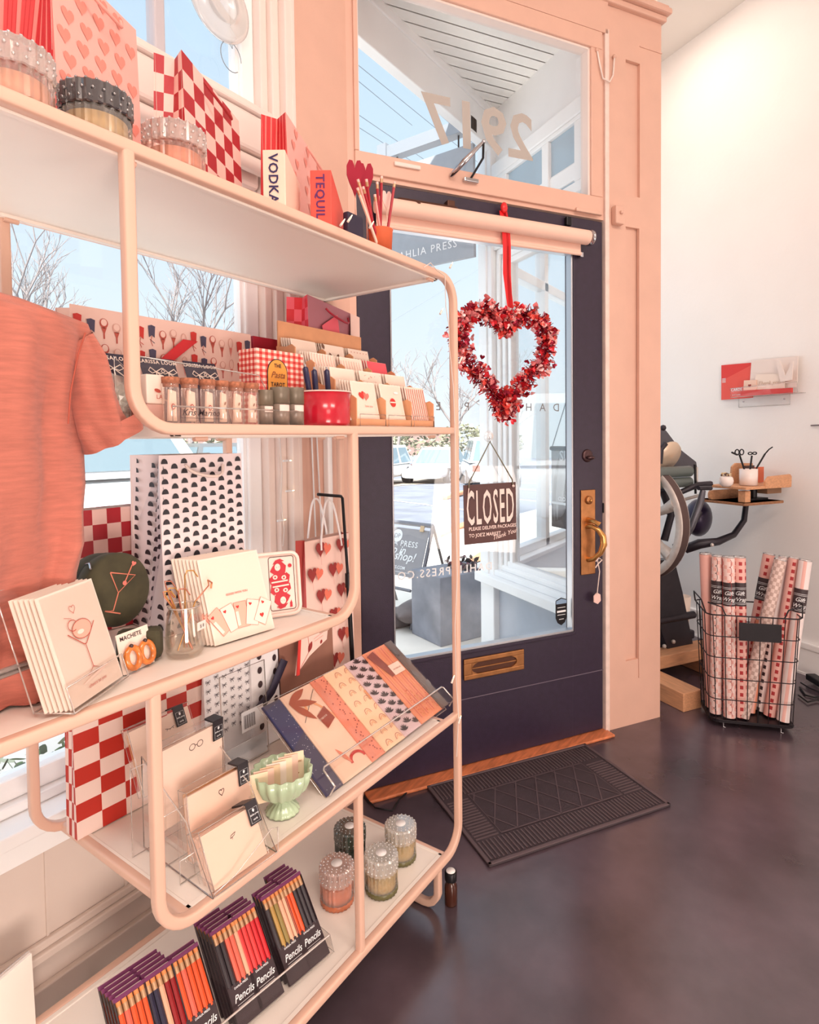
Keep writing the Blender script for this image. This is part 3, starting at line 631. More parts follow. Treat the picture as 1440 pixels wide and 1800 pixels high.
sh = thing('display_shelf', 'peach metal tube display shelf with cream boards standing by the window', 'shelf', TR(XM, 1.03, 0))
r_ = .062
for y, nm in ((YF, 'front_frame'), (YB, 'rear_frame')):
    m = MB()
    path(m, [(X0, ZT)] + arc(XR - r_, ZT - r_, r_, 0)[::-1] + arc(XR - r_, Z1 + r_, r_, -PI / 2)[::-1] + [(X0, Z1)], y)
    path(m, [(XU, ZT)] + arc(XU + r_, ZM + r_, r_, PI)[:] + [(XR, ZM)], y, .0093)
    path(m, [(XM, ZM)] + arc(XM - r_, Z3 + r_, r_, -PI / 2)[::-1] + [(X0, Z3)], y, .0095)
    path(m, [(XL, Z3)] + arc(XL + r_, Z4 + r_, r_, PI) + [(XR, Z4)], y, .0091)
    path(m, [(XM, Z4), (XM, Z1)], y, .0087)
    m.build(nm, sh, True)
def board(x0, x1, z, name='shelf_board'):
    m = MB(); t = z + .0072
    m.box(x0 + .012, x1 - .012, YF + .018, YB - .018, t - .014, t - .001, boardm)
    for a, b, c, d in ((x0, x1, YF + .008, YF + .02), (x0, x1, YB - .02, YB - .008), (x0, x0 + .014, YF + .008, YB - .008), (x1 - .014, x1, YF + .008, YB - .008)): m.box(a, b, c, d, t - .02, t + .001, boardm, None, .002)
    for x in (x0 + .05, (x0 + x1) / 2, x1 - .03):
        for y in (YF + .012, YB - .012): m.tube([(x - .012, y, t - .022), (x + .012, y, t - .022)], .005, tubem, 6)
    m.build(name, sh, True); return t
tT = board(X0, XR - .065, ZT); tM = board(XU + .07, XR - .065, ZM); t3 = board(X0, XM - .055, Z3); t4 = board(XL + .05, XR - .065, Z4); t1 = board(X0, XR - .065, Z1)
for x, z in ((XR - .066, ZT), (XR - .066, ZM), (XM - .056, Z3), (XL + .052, Z4), (XR - .066, Z4), (XR - .066, Z1)):
    m = MB(); m.tube([(x, YF, z), (x, YB, z)], .0085, tubem, prof=cpr); m.build('crossbar', sh, True)
for x in (1.285, .60):
    m = MB(); m.tube([(x, YF + .004, Z1), (x, YF + .004, .05)] + [(x, YF + .05 - .046 * math.cos(a), .058 - .046 * math.sin(a)) for a in (.4, .8, 1.2, 1.57)] + [(x, YB - .05, .012)] + [(x, YB - .05 + .046 * math.sin(a), .058 - .046 * math.cos(a)) for a in (.4, .8, 1.2, 1.57)] + [(x, YB - .004, Z1)], .0095, tubem, prof=cpr); m.build('foot', sh, True)

# ---------------------------------------------------------------- helpers for goods
def camdir(deg): a = math.radians(deg); return fw * math.cos(a) + rt * math.sin(a)
def stand(bl, br, tl, z):
    P0, P1 = az(*bl, z), az(*br, z); w = (P1 - P0).length; xd = (P1 - P0).normalized(); Pt = at(*tl, xd, xd.dot(P0)); y = Pt - P0
    return fr(P0, xd, y), w, y.length
def giftbag(label, T, w, h, d, face, side, deco=None, handle=None, name='gift_bag', group=None, nu=1, nv=1, ns=2, crease=.35, sidefn=None, inside=None):
    """face/side: material or fn(i, j) -> material; T: x along the face, y up, z to the viewer, origin at the near bottom corner"""
    t = thing(name, label, 'gift bag', T, group); F_ = face if not isinstance(face, bpy.types.Material) else (lambda i, j: face); G_ = side if not isinstance(side, bpy.types.Material) else (lambda i, j: side)
    m = MB(); c = d * crease
    m.grid((0, 0, 0), (w, 0, 0), (w, h, -.008), (0, h, -.008), nu, nv, F_)
    m.grid((w, 0, -d), (0, 0, -d), (0, h, -d + .008), (w, h, -d + .008), nu, nv, F_)
    for x, s in ((0, 1), (w, -1)):
        a = ns // 2 if ns > 1 else 1
        m.grid((x, 0, -d), (x, 0, -d / 2), (x + s * c, h, -d / 2), (x, h, -d + .008), a, nv, lambda i, j: G_(i, j)); m.grid((x, 0, -d / 2), (x, 0, 0), (x, h, -.008), (x + s * c, h, -d / 2), a, nv, lambda i, j: G_(i + a, j))
    m.quad((0, 0, 0), (0, 0, -d), (w, 0, -d), (w, 0, 0), G_(0, 0))
    if inside:
        m.grid((.001, h * .5, -.010), (w - .001, h * .5, -.010), (w - .001, h - .001, -.0095), (.001, h - .001, -.0095), 1, 1, lambda i, j: inside)
        m.grid((.001, h * .5, -d + .010), (w - .001, h * .5, -d + .010), (w - .001, h - .001, -d + .0095), (.001, h - .001, -d + .0095), 1, 1, lambda i, j: inside)
    if deco: deco(m, w, h)
    m.build('bag_body', t)
    if handle:
        hm_, kind = handle
        if kind == 'ribbon':
            for z in (.0, -d):
                m = MB(); m.tube(spl([(w * .27, h - .02, z + .002), (w * .32, h - .032, z + .010), (w * .5, h - .042, z + .016), (w * .66, h - .040, z + .012), (w * .72, h - .022, z + .002)]), .003, hm_, 6); m.build('handle', t)
        else:
            for z in (.0, -d):
                m = MB(); m.tube(spl([(w * .28, h - .03, z + .003), (w * .30, h + .004, z), (w * .4, h + kind * .8, z - .004), (w * .5, h + kind, z - .006), (w * .6, h + kind * .8, z - .004), (w * .70, h + .004, z), (w * .72, h - .03, z + .003)]), .003, hm_, 6); m.build('handle', t)
    return t
def cards(n, label, T, w, h, deco, cm=None, name='greeting_card', cat='card', group=None, gap=.004, th=.0022, sleeve=True, dx=0, dy=0):
    """a stack of n like cards, the printed one in front; every card is a thing"""
    cm = cm or mat('card_stock', (244, 226, 212), .6)
    m = MB(); m.box(0, w, 0, h, -th, 0, cm)
    if sleeve: m.poly(rect(.003, w - .003, .002, h - .003), clear('sleeve', (255, 253, 252), .10, .12), None, .0012)
    if deco: deco(m, w, h)
    o = m.build(name); o.matrix_world = T; tag(o, label, cat, group or (label if n > 1 else None))
    lift = gap * T[2][2] / max(.2, T[2][1])
    for k in range(1, n):
        c = o.copy(); COL.objects.link(c); c.matrix_world = T @ TR(dx * k, (dy + lift) * k, -gap * k)
    return o
clearm = clear('clear_acrylic', (253, 252, 251), .05, .03, .0)
edgem = clear('acrylic_edge', (250, 240, 234), .35, .1, .35, (255, 245, 238))
def sheet(m, pts, th=.003):   # clear sheet with bright edges; pts in order, in local coords
    m.add(pts, [tuple(range(len(pts)))], clearm); m.tube([V(p) for p in pts], th * .45, edgem, 4, True)
txt = mat('ink', (58, 40, 44), .6); redp = mat('red_print', (206, 52, 46), .6); cream_c = mat('card_stock', (244, 226, 212), .6)
rose = mat('soft_red_print', (216, 120, 108), .6)
# ================================================================= GOODS ON THE TOP BOARD
zt = tT + .001
stripe_r = mat('bag_red', (204, 26, 32), .5); stripe_p = mat('bag_stripe_pink', (240, 120, 112), .5); pinkbag = mat('bag_pink', (240, 178, 168), .55); heartp = mat('bag_heart_pink', (234, 142, 128), .55); bag_in = mat('bag_inside', (238, 222, 214), .7)
chk_r = mat('check_red', (176, 30, 42), .5); chk_w = mat('check_cream', (240, 200, 190), .55)
def heartdeco(m, w, h):
    nc = 5
    for j in range(9):
        for i in range(nc):
            x = w * (i + .5 + (.0 if j % 2 else .25)) / nc; y = h * (j + .5) / 9
            if x < w - .014: m.poly(heart(x, y, .0135, .1), heartp, None, .0012 - .008 * y / h)
def striped(i, j): return stripe_p if i % 4 == 3 else stripe_r
def topbag(label, px, py, y, rpx, lpx, az_, h=None, **k):
    C0 = ay(px, py, y); hh = (C0.z - zt) if h is None else h; C0 = V((C0.x, C0.y, zt)); T = fr(C0, camdir(az_)); top = C0 + Zu * hh
    w = alx(top, camdir(az_), rpx); d = alx(top, camdir(az_ - 90), lpx) if lpx is not None else k.pop('dd'); k.pop('dd', None)
    return giftbag(label, T, w, hh, d, **k)
topbag('pink gift bag with pale hearts and red striped gusset, above the shirt', 101, 110, .93, 246, None, 13, h=.30, dd=.13, face=pinkbag, side=striped, ns=24, deco=heartdeco, handle=(mat('ribbon_pink', (240, 170, 158), .5), 'ribbon'), inside=bag_in)
topbag('red and pink checkered gift bag on the top board', 326, 86, .94, 426, 263, 8, face=lambda i, j: chk_r if (i + j) % 2 else chk_w, side=lambda i, j: chk_r if (i + j) % 2 else chk_w, nu=6, nv=8, ns=4, handle=(mat('ribbon_red', (170, 40, 46), .5), 'ribbon'), inside=bag_in)
topbag('pink heart gift bag with a red striped gusset behind the vodka box', 508, 196, 1.0, 598, 453, 8, face=pinkbag, side=striped, ns=24, deco=heartdeco, handle=(mat('ribbon_pink'), 'ribbon'), inside=bag_in)
# cut glass candle jars
def jar(label, P, r, h, gtint, lid, wax, grp=None, T=None):
    t = thing('candle_jar', label, 'candle', TR(*P) if T is None else T, grp); hl = h * .42; hb = h - hl
    g1 = clear('cut_glass_' + label[:9], gtint, .16, .08, .12, gtint); g2 = clear('lid_glass_' + lid[0], lid[1], .26, .10, lid[2], lid[1])
    g3 = clear('bead_glass_' + lid[0], lid[1], .5, .05, .35, tuple(min(255, c + 25) for c in lid[1]))
    m = MB(); m.lathe([(r * .9, 0), (r * .98, .004), (r, .01), (r, hb - .004), (r * .97, hb)], g1, 96, None, False, .025, 24); m.build('glass_jar', t)
    m = MB(); m.lathe([(0, .006), (r * .88, .006), (r * .90, hb * .84), (0, hb * .84)], mat('wax_' + label[:9], wax, .5), 32); m.build('wax', t)
    m = MB(); m.lathe([(r * .80, .0005), (r * .99, .001), (r * 1.012, .006), (r * 1.008, .013), (r * .97, .0135)], mat('amber_base_' + lid[0], lid[3], .3), 48, None, True, .03, 24); m.build('jar_base', t)
    m = MB(); m.lathe([(r * 1.0, hb), (r * 1.04, hb + .002), (r * 1.05, hb + hl * .88), (r * 1.0, hb + hl * .95), (r * .90, hb + hl * .985), (r * .30, hb + hl * .99), (0, hb + hl * .99)], g2, 88, None, False, .028, 22)
    for rr_, zz_, nn_ in ((1.045, .25, 22), (1.045, .58, 22), (1.0, .94, 22), (.80, .99, 18), (.58, .99, 13)):
        for k in range(nn_): m.ball((r * rr_ * math.cos(2 * PI * (k + zz_) / nn_), r * rr_ * math.sin(2 * PI * (k + zz_) / nn_), hb + hl * zz_), r * .052, g3, 6)
    m.lathe([(r * .92, hb + hl * .1), (r * .92, hb + hl * .75), (r * .8, hb + hl * .85), (0, hb + hl * .88)], g2, 60, None, False, .05, 18); m.build('lid', t)
    m = MB(); m.lathe([(0, hb + hl + .0005), (r * .34, hb + hl + .0003), (r * .35, hb + hl - .002)], mat('white_sticker', (244, 240, 238), .5), 20); m.build('sticker', t); return t
LIDS = {'pink': ('pink', (252, 242, 238), .3, (170, 96, 60)), 'clear': ('clear', (255, 255, 252), .3, (96, 92, 54)), 'green': ('green', (64, 84, 76), .5, (40, 54, 44)), 'smoke': ('smoke', (96, 92, 98), .35, (150, 120, 70)), 'rose': ('rose', (252, 236, 230), .3, (190, 110, 76))}
def jt(px, y): p = ay(px, 300, y); return V((p.x, y, zt))
jar('cut glass jar with a pink lid on the top board, cropped by the picture edge', jt(28, .885), .047, .088, (252, 240, 236), LIDS['pink'], (240, 184, 150))
jar('smoky grey lidded glass candle jar on the top board', jt(172, .885), .047, .082, (240, 236, 230), LIDS['smoke'], (226, 186, 120))
jar('rosy lidded glass candle jar in front of the top checkered bag', jt(308, .885), .047, .082, (250, 226, 218), LIDS['rose'], (240, 180, 148))
# spirit gift boxes
def spirit(label, px, py, pxr, py2, y, rpx, col, word, inkc, acc):
    C0 = ay(px, py, y); h = C0.z - zt; C0 = V((C0.x, C0.y, zt)); T = fr(C0, camdir(90)); top = C0 + Zu * h; w = alx(top, camdir(90), pxr); P1 = top + camdir(90) * w; d = alx(P1, camdir(0), rpx)
    t = thing('boxed_book', label, 'box', T); bm2 = mat('box_' + word, col, .5)
    m = MB(); m.box(0, w, 0, h, -d, 0, bm2, None, .0015); m.text(word, mat('ink_' + word, inkc, .5), MX.Translation((w / 2, h * .93, 0)) @ RZ(-PI / 2), w * .58, 0, -w * .22, .0012, al='LEFT', bold=.022, sp=1.1); m.build('box_body', t)
    m = MB(); q = fr((w, 0, 0), (0, 0, -1)); m.poly(leaf(d * .2, h * .25, h * .55, d * .2, 1.25), mat('accent_' + word, acc, .5), q, .0012); m.text(word, mat('ink_' + word), q @ TR(d * .5, h * .4, .0014) @ RZ(1.2), .006, bold=.02); stroke(m, [(d * .15, h * .8), (d * .7, h * .35)], .002, mat('ink_' + word), q, .0016); m.build('box_print', t)
spirit('cream box with VODKA in dark letters on its spine', 461, 263, 501, 265, .87, 527, (244, 214, 194), 'VODKA', (44, 34, 84), (230, 214, 190))
spirit('coral red box with TEQUILA in purple letters on its spine', 545, 299, 582, 297, .87, 610, (232, 82, 68), 'TEQUILA', (90, 30, 96), (150, 160, 70))
# pencil cup
Pc = ay(669, 400, .875); Pc = V((Pc.x, .875, zt)); rc = .029
t = thing('pencil_cup', 'orange terracotta cup with pencils at the end of the top board', 'cup', TR(*Pc)); tc_ = mat('terracotta', (222, 106, 66), .7, noise=.08)
m = MB(); m.lathe([(0, .003), (rc * .82, .003), (rc * .86, .0), (rc, .066), (rc * 1.04, .068), (rc * .94, .068), (rc * .78, .006), (0, .006)], tc_, 28); m.build('cup_body', t)
pr = mat('pencil_red', (168, 28, 44), .4); pp = mat('pencil_pink', (236, 160, 150), .4); pc_ = mat('pencil_cream', (240, 206, 186), .4); fer = mat('ferrule', (206, 166, 130), .3, .7); ers = mat('eraser', (236, 196, 186), .7); gold = mat('gold', (222, 170, 100), .3, .9)
def pencil(label, tx, ty, col, base, grp, head=None, y=.875):
    p1 = ay(tx, ty, y); p0 = V(base); dr = (p1 - p0); L = dr.length; T = fr(p0, dr.cross(Yu), dr); t = thing('pencil', label, 'pencil', T, grp); pm = mat('pencil_' + col)
    m = MB(); m.tube([(0, 0, 0), (0, L - .016, 0)], .0036, pm, 6, smooth=False); m.build('pencil_shaft', t)
    m = MB(); m.tube([(0, L - .016, 0), (0, L - .006, 0)], .0038, fer, 8); m.build('ferrule', t); m = MB(); m.tube([(0, L - .006, 0), (0, L, 0)], .0034, ers, 8); m.build('eraser', t)
for i, (x, y_, c, dx) in enumerate(((628, 330, 'cream', -.012), (629, 315, 'pink', -.006), (644, 315, 'red', -.004), (638, 328, 'red', -.009), (663, 320, 'red', .002), (671, 310, 'red', .006), (659, 342, 'pink', .0), (694, 320, 'red', .012))):
    pencil(('cream pencil leaning furthest out of the terracotta cup', 'thin pink pencil with its eraser up in the terracotta cup', 'red pencil beside the red wooden hearts', 'red pencil leaning behind the cream pencil', 'red pencil with a pale ferrule in the middle of the cup', 'tallest red pencil standing in the terracotta cup', 'short pink pencil in the middle of the terracotta cup', 'red pencil leaning out over the door side of the cup')[i], x, y_, c, Pc + V((dx, (i % 3 - 1) * .008, .01)), None)
for i, (x, y_, s_) in enumerate(((624, 308, .026), (643, 312, .025))):
    p1 = ay(x, y_, .91); t = thing('heart_stick', ('dark red felt heart on a stick behind the pencils', 'second dark red felt heart on a stick, touching the pencil cup pencils')[i], 'decoration', fr(p1, camdir(80)))
    m = MB(); m.prism([(a * .8, b * 1.9) for a, b in heart(0, 0, s_)], .006, mat('felt_red', (160, 24, 52), .8)); m.build('felt_heart', t, bev=.001); L = p1.z - zt - .02; m = MB(); m.tube([(0, -.01, -.003), (.003, -L, -.003)], .002, pc_, 6); m.build('stick', t)
p1 = ay(680, 350, .90); t = thing('paper_heart', 'pale pink paper heart standing in the terracotta cup', 'decoration', fr(p1, camdir(70))); m = MB(); m.prism([(a * .7, b * 1.4) for a, b in heart(0, 0, .02)], .002, mat('pink_paper', (238, 200, 190), .7)); m.tube([(0, -.02, -.001), (0, -.06, -.001)], .0015, pc_, 5); m.build('heart_shape', t)
t = thing('book_clip', 'small navy pouch lying against the terracotta cup', 'pouch', TR(*(ay(618, 420, .868)))); b0 = ay(612, 395, .868); b1 = ay(640, 430, .868); m = MB(); m.box(b0.x, b1.x, .868, .884, zt, zt + .075, mat('navy_cloth', (44, 38, 60), .7), None, .004); m.build('pouch_body', t, True)
# fairy lights on the shelf
t = thing('fairy_lights', 'string of tiny warm lights wound round the display shelf', 'lights', TR(XR, YF, 1.3)); wirem = mat('light_wire', (226, 214, 208), .5); bulb = mat('warm_bulb', (255, 214, 150), .3, emit=7)
m = MB(); pts = [ay(*q, .806) for q in ((745, 470), (757, 462), (768, 475), (782, 485), (784, 540), (789, 570), (790, 610), (797, 680), (800, 760), (801, 900), (804, 1010), (800, 1100), (802, 1195), (806, 1260), (803, 1330))]; m.tube(pts, .0012, wirem, 5); m.build('wire', t, True)
for q in ((602, 392), (615, 385), (653, 396), (793, 467), (796, 1195), (808, 1266), (809, 635), (776, 548)):
    p = ay(*q, .800); m = MB(); m.tube([p - V((.006, 0, .007)), p + V((.003, 0, .004))], [.0028, .0024], mat('bulb_socket', (240, 226, 216), .5), 6); m.tube([p, p + V((.007, -.001, .010))], [.002, .0005], bulb, 6); m.build('bulb', t, True)
# ================================================================= GOODS ON THE MIDDLE BOARD
zm = tM + .001
# large racket-print bag
C0 = ay(132, 745, 1.13); C0 = V((C0.x, 1.13, zm)); T = fr(C0, Xu); C1 = ay(447, 700, 1.13); w_ = C1.x - C0.x; h0 = aly(C0, Zu, 512); h1 = aly(V((C1.x, 1.13, zm)), Zu, 603); hb = (h0 + h1) / 2
pbag = mat('bag_blush', (242, 206, 194), .55); nav = mat('navy_print', (76, 70, 96), .6); pkp = mat('dusty_print', (222, 170, 156), .6); dr_ = mat('deep_print', (190, 84, 70), .6)
def rackets(m, w, h):
    k = 0
    for j in range(4):
        for i in range(17):
            x = w * (i + .5) / 17; y = h * (.86 - j * .215) - (i % 2) * .006; k = (i * 3 + j * 5) % 5; z = .0016
            if y < .02 or x > w - .012: continue
            Q8 = MX.Translation((x, y, z - .008 * y / h)) @ MX.Diagonal((.78, .78, 1, 1))
            if k in (0, 3):
                c = redp if k == 0 else nav; m.poly([(0 - .010, 0 + .018), (0, 0 + .021), (0 + .010, 0 + .018), (0 + .008, 0 - .012), (0, 0 - .006), (0 - .008, 0 - .012)], c, Q8, 0); stroke(m, [(0, 0 - .008), (0 - .003, 0 - .022), (0 + .002, 0 - .034)], .0018, dr_, Q8, 0); stroke(m, [(0 - .006, 0 - .017), (0 + .008, 0 - .026)], .0016, c, Q8, 0)
            elif k in (1, 4):
                m.poly(ell(0, 0 + .006, .0105, .012), pkp if k == 4 else dr_, Q8, 0); m.poly(ell(0, 0 + .008, .0075, .0085), pbag, Q8, .0003); m.poly([(0 - .007, 0 - .004), (0 + .007, 0 - .004), (0 + .002, 0 - .018), (0 + .002, 0 - .032), (0 - .002, 0 - .032), (0 - .002, 0 - .018)], dr_, Q8, 0)
            else:
                stroke(m, ell(0, 0 + .004, .008, .014, 0, 12), .002, pkp, Q8, 0, True); m.poly([(0 - .005, 0 - .01), (0 + .005, 0 - .01), (0, 0 - .036)], rose, Q8, 0)
giftbag('wide blush gift bag printed with small rackets, lying behind the cork glass vials', T, w_, hb, .07, pbag, pbag, deco=rackets, inside=mat('bag_dark_inside', (96, 84, 104), .7), nv=2)
m = MB(); m.poly([(.075, .058), (.088, .058 + .0), (.262, .190), (.226, .190)], mat('satin_red', (214, 20, 34), .3), T, .006); m.poly([(.075, .058), (.226, .190), (.262, .190), (.088, .05)][::-1], mat('satin_red'), T, .0045)
tag(m.build('ribbon', origin=C0), 'wide red satin ribbon slanting across the racket print bag', 'ribbon')
# dark cards with cream loops
navc = mat('navy_card', (50, 44, 64), .6); loopc = mat('cream_loop', (244, 226, 214), .6)
for i, (x0, x1, yt, lb) in enumerate(((180, 236, 616, 'navy jewellery card with a cream bow beside the coral sleeve'), (258, 320, 624, 'navy jewellery card with two cream loops behind the first cork vials'), (336, 392, 632, 'navy jewellery card with two little bow earrings in front of the racket bag'))):
    y = 1.04; a, b = ay(x0, 650, y), ay(x1, 650, y); t = thing('earring_card', lb, 'card', fr((a.x, y - .03, zm), Xu, V((0, .42, 1)))); w = b.x - a.x; hh = aly(V((a.x, y, zm)), Zu, yt) / .92
    m = MB(); m.box(0, w, 0, hh, -.002, 0, navc); m.text('LARISSA LOOM', loopc, None, .011, w / 2, hh - .013, .0008, bold=.02, sp=1.1); m.build('card_backing', t)
    m = MB()
    for k, cxx in enumerate((.35, .70) if i else (.45,)):
        cx0 = w * cxx; cy0 = hh - .032
        for s in (-1, 1): m.tube([(cx0, cy0, .003), (cx0 + s * .012, cy0 + .007, .006), (cx0 + s * .017, cy0, .006), (cx0 + s * .009, cy0 - .004, .004), (cx0, cy0, .003)], .0010, loopc, 5); m.tube([(cx0, cy0, .003), (cx0 + s * .008 + .006, cy0 - .016, .006), (cx0 + s * .012 + .012, cy0 - .034, .005)], .0011, loopc, 5)
    m.build('loop', t)
# clear tray left of the post, added film imitates a window reflection
t = thing('clear_tray', 'clear tray with film imitating a window reflection between the coral sleeve and the shelf post', 'tray', TR(.53, .93, zm)); refl_film = clear('reflection_film', (252, 252, 250), .12, .12, .35, (236, 236, 226)); R = random.Random(5)
m = MB(); x0, x1 = ay(182, 700, .95).x, ay(236, 700, .95).x
for k in range(5):
    y = .93 + k * .015; m.surf(lambda u, v: (x0 + (x1 - x0) * u, y + .01 * math.sin(9 * u + 7 * v + k), zm + .003 + v * .085 * (1 - .35 * u)), 8, 8, refl_film, None, False)
m.build('reflection_film', t, True)
m = MB(); q = fr((x0, .915, zm + .002), Xu); sheet(m, [q @ V(p) for p in ((0, 0, 0), (x1 - x0 + .09, 0, 0), (x1 - x0 + .09, .02, 0), (x1 - x0 + .01, .05, 0), (0, .105, 0))]); m.build('tray_wall', t, True); m = MB(); q2 = q @ TR(0, 0, -.09); sheet(m, [q2 @ V(p) for p in ((0, 0, 0), (x1 - x0 + .09, 0, 0), (x1 - x0 + .09, .02, 0), (0, .12, 0))]); m.build('tray_wall', t, True)
# folded cream pouch
a, b = ay(259, 740, .90), ay(290, 740, .90); w = b.x - a.x
t = thing('paper_pouch', 'folded cream paper pouch with a brown mark next to the cork vials', 'pouch', fr((a.x, .90, zm), Xu))
hp = aly(V((a.x, .90, zm)), Zu, 657); m = MB(); m.box(0, w, 0, hp * .42, -.03, 0, mat('blush_block', (222, 178, 166), .6), None, .002); m.box(-.001, w, hp * .42, hp, -.02, .002, cream_c, None, .002); m.poly(ell(w * .55, hp * .68, .006, .003, -.3), dr_, None, .004); m.text('LA', dr_, None, .010, w * .65, hp * .52, .004); m.build('pouch_body', t)
# cork vials
corkm = mat('cork', (176, 112, 84), .85, noise=.3, nscale=180, bump=.4, bscale=300); vg = clear('vial_glass', (255, 250, 247), .08, .03, .12, (255, 226, 210))
def vial(i, p0, p1, lb, y=.872):
    a, b = ay(p0, 700, y), ay(p1, 700, y); r = (b.x - a.x) / 2 * .86; P = V(((a.x + b.x) / 2, y + .002, zm)); hh = aly(P, Zu, 663 + i * 2.2)
    t = thing('cork_vial', lb, 'vial', TR(*P), None)
    m = MB(); m.lathe([(0, .001), (r * .9, .001), (r, .004), (r, hh * .76), (r * .93, hh * .80), (r * .93, hh * .86), (r * .98, hh * .87)], vg, 24); m.build('glass_tube', t)
    m = MB(); m.lathe([(0, hh * .80), (r * .88, hh * .80), (r * .9, hh * .87), (r * 1.02, hh * .87), (r * 1.04, hh - .001), (r, hh), (0, hh)], corkm, 24); m.build('cork', t)
    m = MB(); s = r * .62; m.prism([(-s, .006), (s, .006), (s * .9, hh * .7), (-s * .7, hh * .74)], .004, mat('rolled_note', (246, 222, 206), .7), fr((0, -r * .35, 0), (1, 0.15, 0)))
    if i < 3: m.poly(ell(0, hh * .38, s * .5, s * .6), dr_, fr((0, -r * .35, 0), (1, .15, 0)), .0012); m.poly(ell(0, hh * .38, s * .28, s * .35), cream_c, fr((0, -r * .35, 0), (1, .15, 0)), .0016)
    else: m.poly(leaf(0, hh * .45, .008, .002, 1), mat('leaf_print', (150, 100, 70), .6), fr((0, -r * .35, 0), (1, .15, 0)), .0012); m.poly(leaf(.004, hh * .30, .008, .002, 1.3), mat('leaf_print'), fr((0, -r * .35, 0), (1, .15, 0)), .0012)
    m.build('note', t)
for i, (a_, b_) in enumerate(((286, 317), (319, 350), (353, 380), (381, 403), (403, 429), (429, 455))):
    vial(i, a_, b_, ('cork topped glass vial next to the folded cream pouch', 'second cork glass vial counting from the cream pouch', 'third cork glass vial counting from the cream pouch', 'fourth cork glass vial, a narrow one in mid row', 'fifth cork glass vial, two away from the grey tins', 'cork glass vial standing against the first grey tin')[i])
t = thing('acrylic_tray', 'clear acrylic tray front with handwritten name holding the cork vials', 'tray', TR(.72, .85, zm)); xa, xb = ay(303, 700, .850).x, ay(531, 700, .850).x
m = MB(); q = fr((xa, .850, zm + .001), Xu); sheet(m, [q @ V(p) for p in ((0, 0, 0), (xb - xa, 0, 0), (xb - xa, .028, 0), (0, .028, 0))]); q2 = fr((xa, .905, zm + .001), Xu); sheet(m, [q2 @ V(p) for p in ((-.04, 0, 0), (xb - xa, 0, 0), (xb - xa - .06, .098, 0), (-.04, .11, 0))]); m.build('acrylic_panel', t, True)
m = MB(); m.text('Kris Marino', txt, q, .015, .052, .014, .0014, sh=.35, bold=.006); stroke(m, [(.015, .010), (.095, .009)], .0006, txt, q, .0012); m.build('lettering', t, True)
# grey tins
tinm = mat('olive_tin', (124, 112, 96), .4, .2, noise=.1); tinb = mat('smoky_jar', (134, 116, 104), .3, noise=.15, nscale=90)
for i, (a_, b_, y, lb) in enumerate(((454, 478, .868, 'slim olive grey tin next to the last cork vial'), (478, 506, .862, 'olive grey tin with a white label in the middle of three'), (505, 531, .866, 'olive grey tin beside the red enamel mug'))):
    a, b = ay(a_, 700, y), ay(b_, 700, y); r = (b.x - a.x) / 2 * .92; P = V(((a.x + b.x) / 2, y, zm)); hh = aly(P, Zu, (686, 681, 682)[i]); t = thing('small_tin', lb, 'tin', TR(*P))
    m = MB(); m.lathe([(0, .001), (r * .94, .001), (r * .96, hh * .56), (r * .9, hh * .57)], tinb, 24); m.build('tin_body', t); m = MB(); m.lathe([(r * .9, hh * .575), (r, hh * .58), (r, hh * .985), (r * .96, hh), (0, hh)], tinm, 24); m.build('lid', t)
    m = MB(); m.lathe([(r * .975, hh * .38), (r * .975, hh * .54)], mat('label_white', (240, 214, 204), .6), 8, None, True, a0=-PI * .75, a1=-PI * .35); m.build('label', t)
# gingham box
gr = mat('gingham_red', (206, 44, 40), .5); gm_ = mat('gingham_mid', (228, 116, 104), .5); gw_ = mat('gingham_cream', (248, 212, 198), .5)
def ging(i, j): return gr if (i % 2 and j % 2) else (gw_ if not (i % 2 or j % 2) else gm_)
y = .965; a, b = ay(453, 740, y), ay(535, 740, y); hh = aly(V((a.x, y, zm)), Zu, 611); w = b.x - a.x; T = fr((a.x, y, zm), Xu); c_ = ay(425, 740, 1.0)
t = thing('gingham_box', 'red gingham box with a yellow arched label reading THE Pasta TAROT', 'box', T); dd = .055
m = MB(); m.grid((0, 0, 0), (w, 0, 0), (w, hh, 0), (0, hh, 0), 17, 27, ging); m.grid((0, 0, -dd), (0, 0, 0), (0, hh, 0), (0, hh, -dd), 9, 27, ging); m.grid((w, 0, 0), (w, 0, -dd), (w, hh, -dd), (w, hh, 0), 9, 27, ging); m.quad((0, hh, 0), (w, hh, 0), (w, hh, -dd), (0, hh, -dd), gm_); m.quad((w, 0, -dd), (0, 0, -dd), (0, hh, -dd), (w, hh, -dd), gr); m.quad((0, 0, 0), (0, 0, -dd), (w, 0, -dd), (w, 0, 0), gr); m.build('box_body', t)
ylm = mat('label_orange', (236, 160, 70), .5); m = MB(); lw = w * .40; cxn = w * .42; ytop = hh * .93
arch = [(cxn - lw / 2, hh * .3), (cxn + lw / 2, hh * .3)] + [(cxn + lw / 2 * math.cos(k * PI / 12), hh * .70 + lw * .55 * math.sin(k * PI / 12)) for k in range(13)]
m.poly([(cxn + (x - cxn) * 1.08, yy * 1.0 + .002) for x, yy in arch], txt, None, .0008); m.poly(arch, ylm, None, .0012); m.text('THE', txt, None, .011, cxn, hh * .78, .002, bold=.02); m.text('Pasta', mat('brown_script', (150, 84, 50), .6), None, .019, cxn, hh * .645, .002, sh=.4, bold=.01); m.text('TAROT', txt, None, .012, cxn, hh * .535, .002, bold=.02)
m.build('label', t); m = MB(); m.poly(rect(.018, .04, hh * .3, hh * .55), ylm, fr((0, 0, -dd), (0, 0, 1)), .0012); m.build('side_label', t)
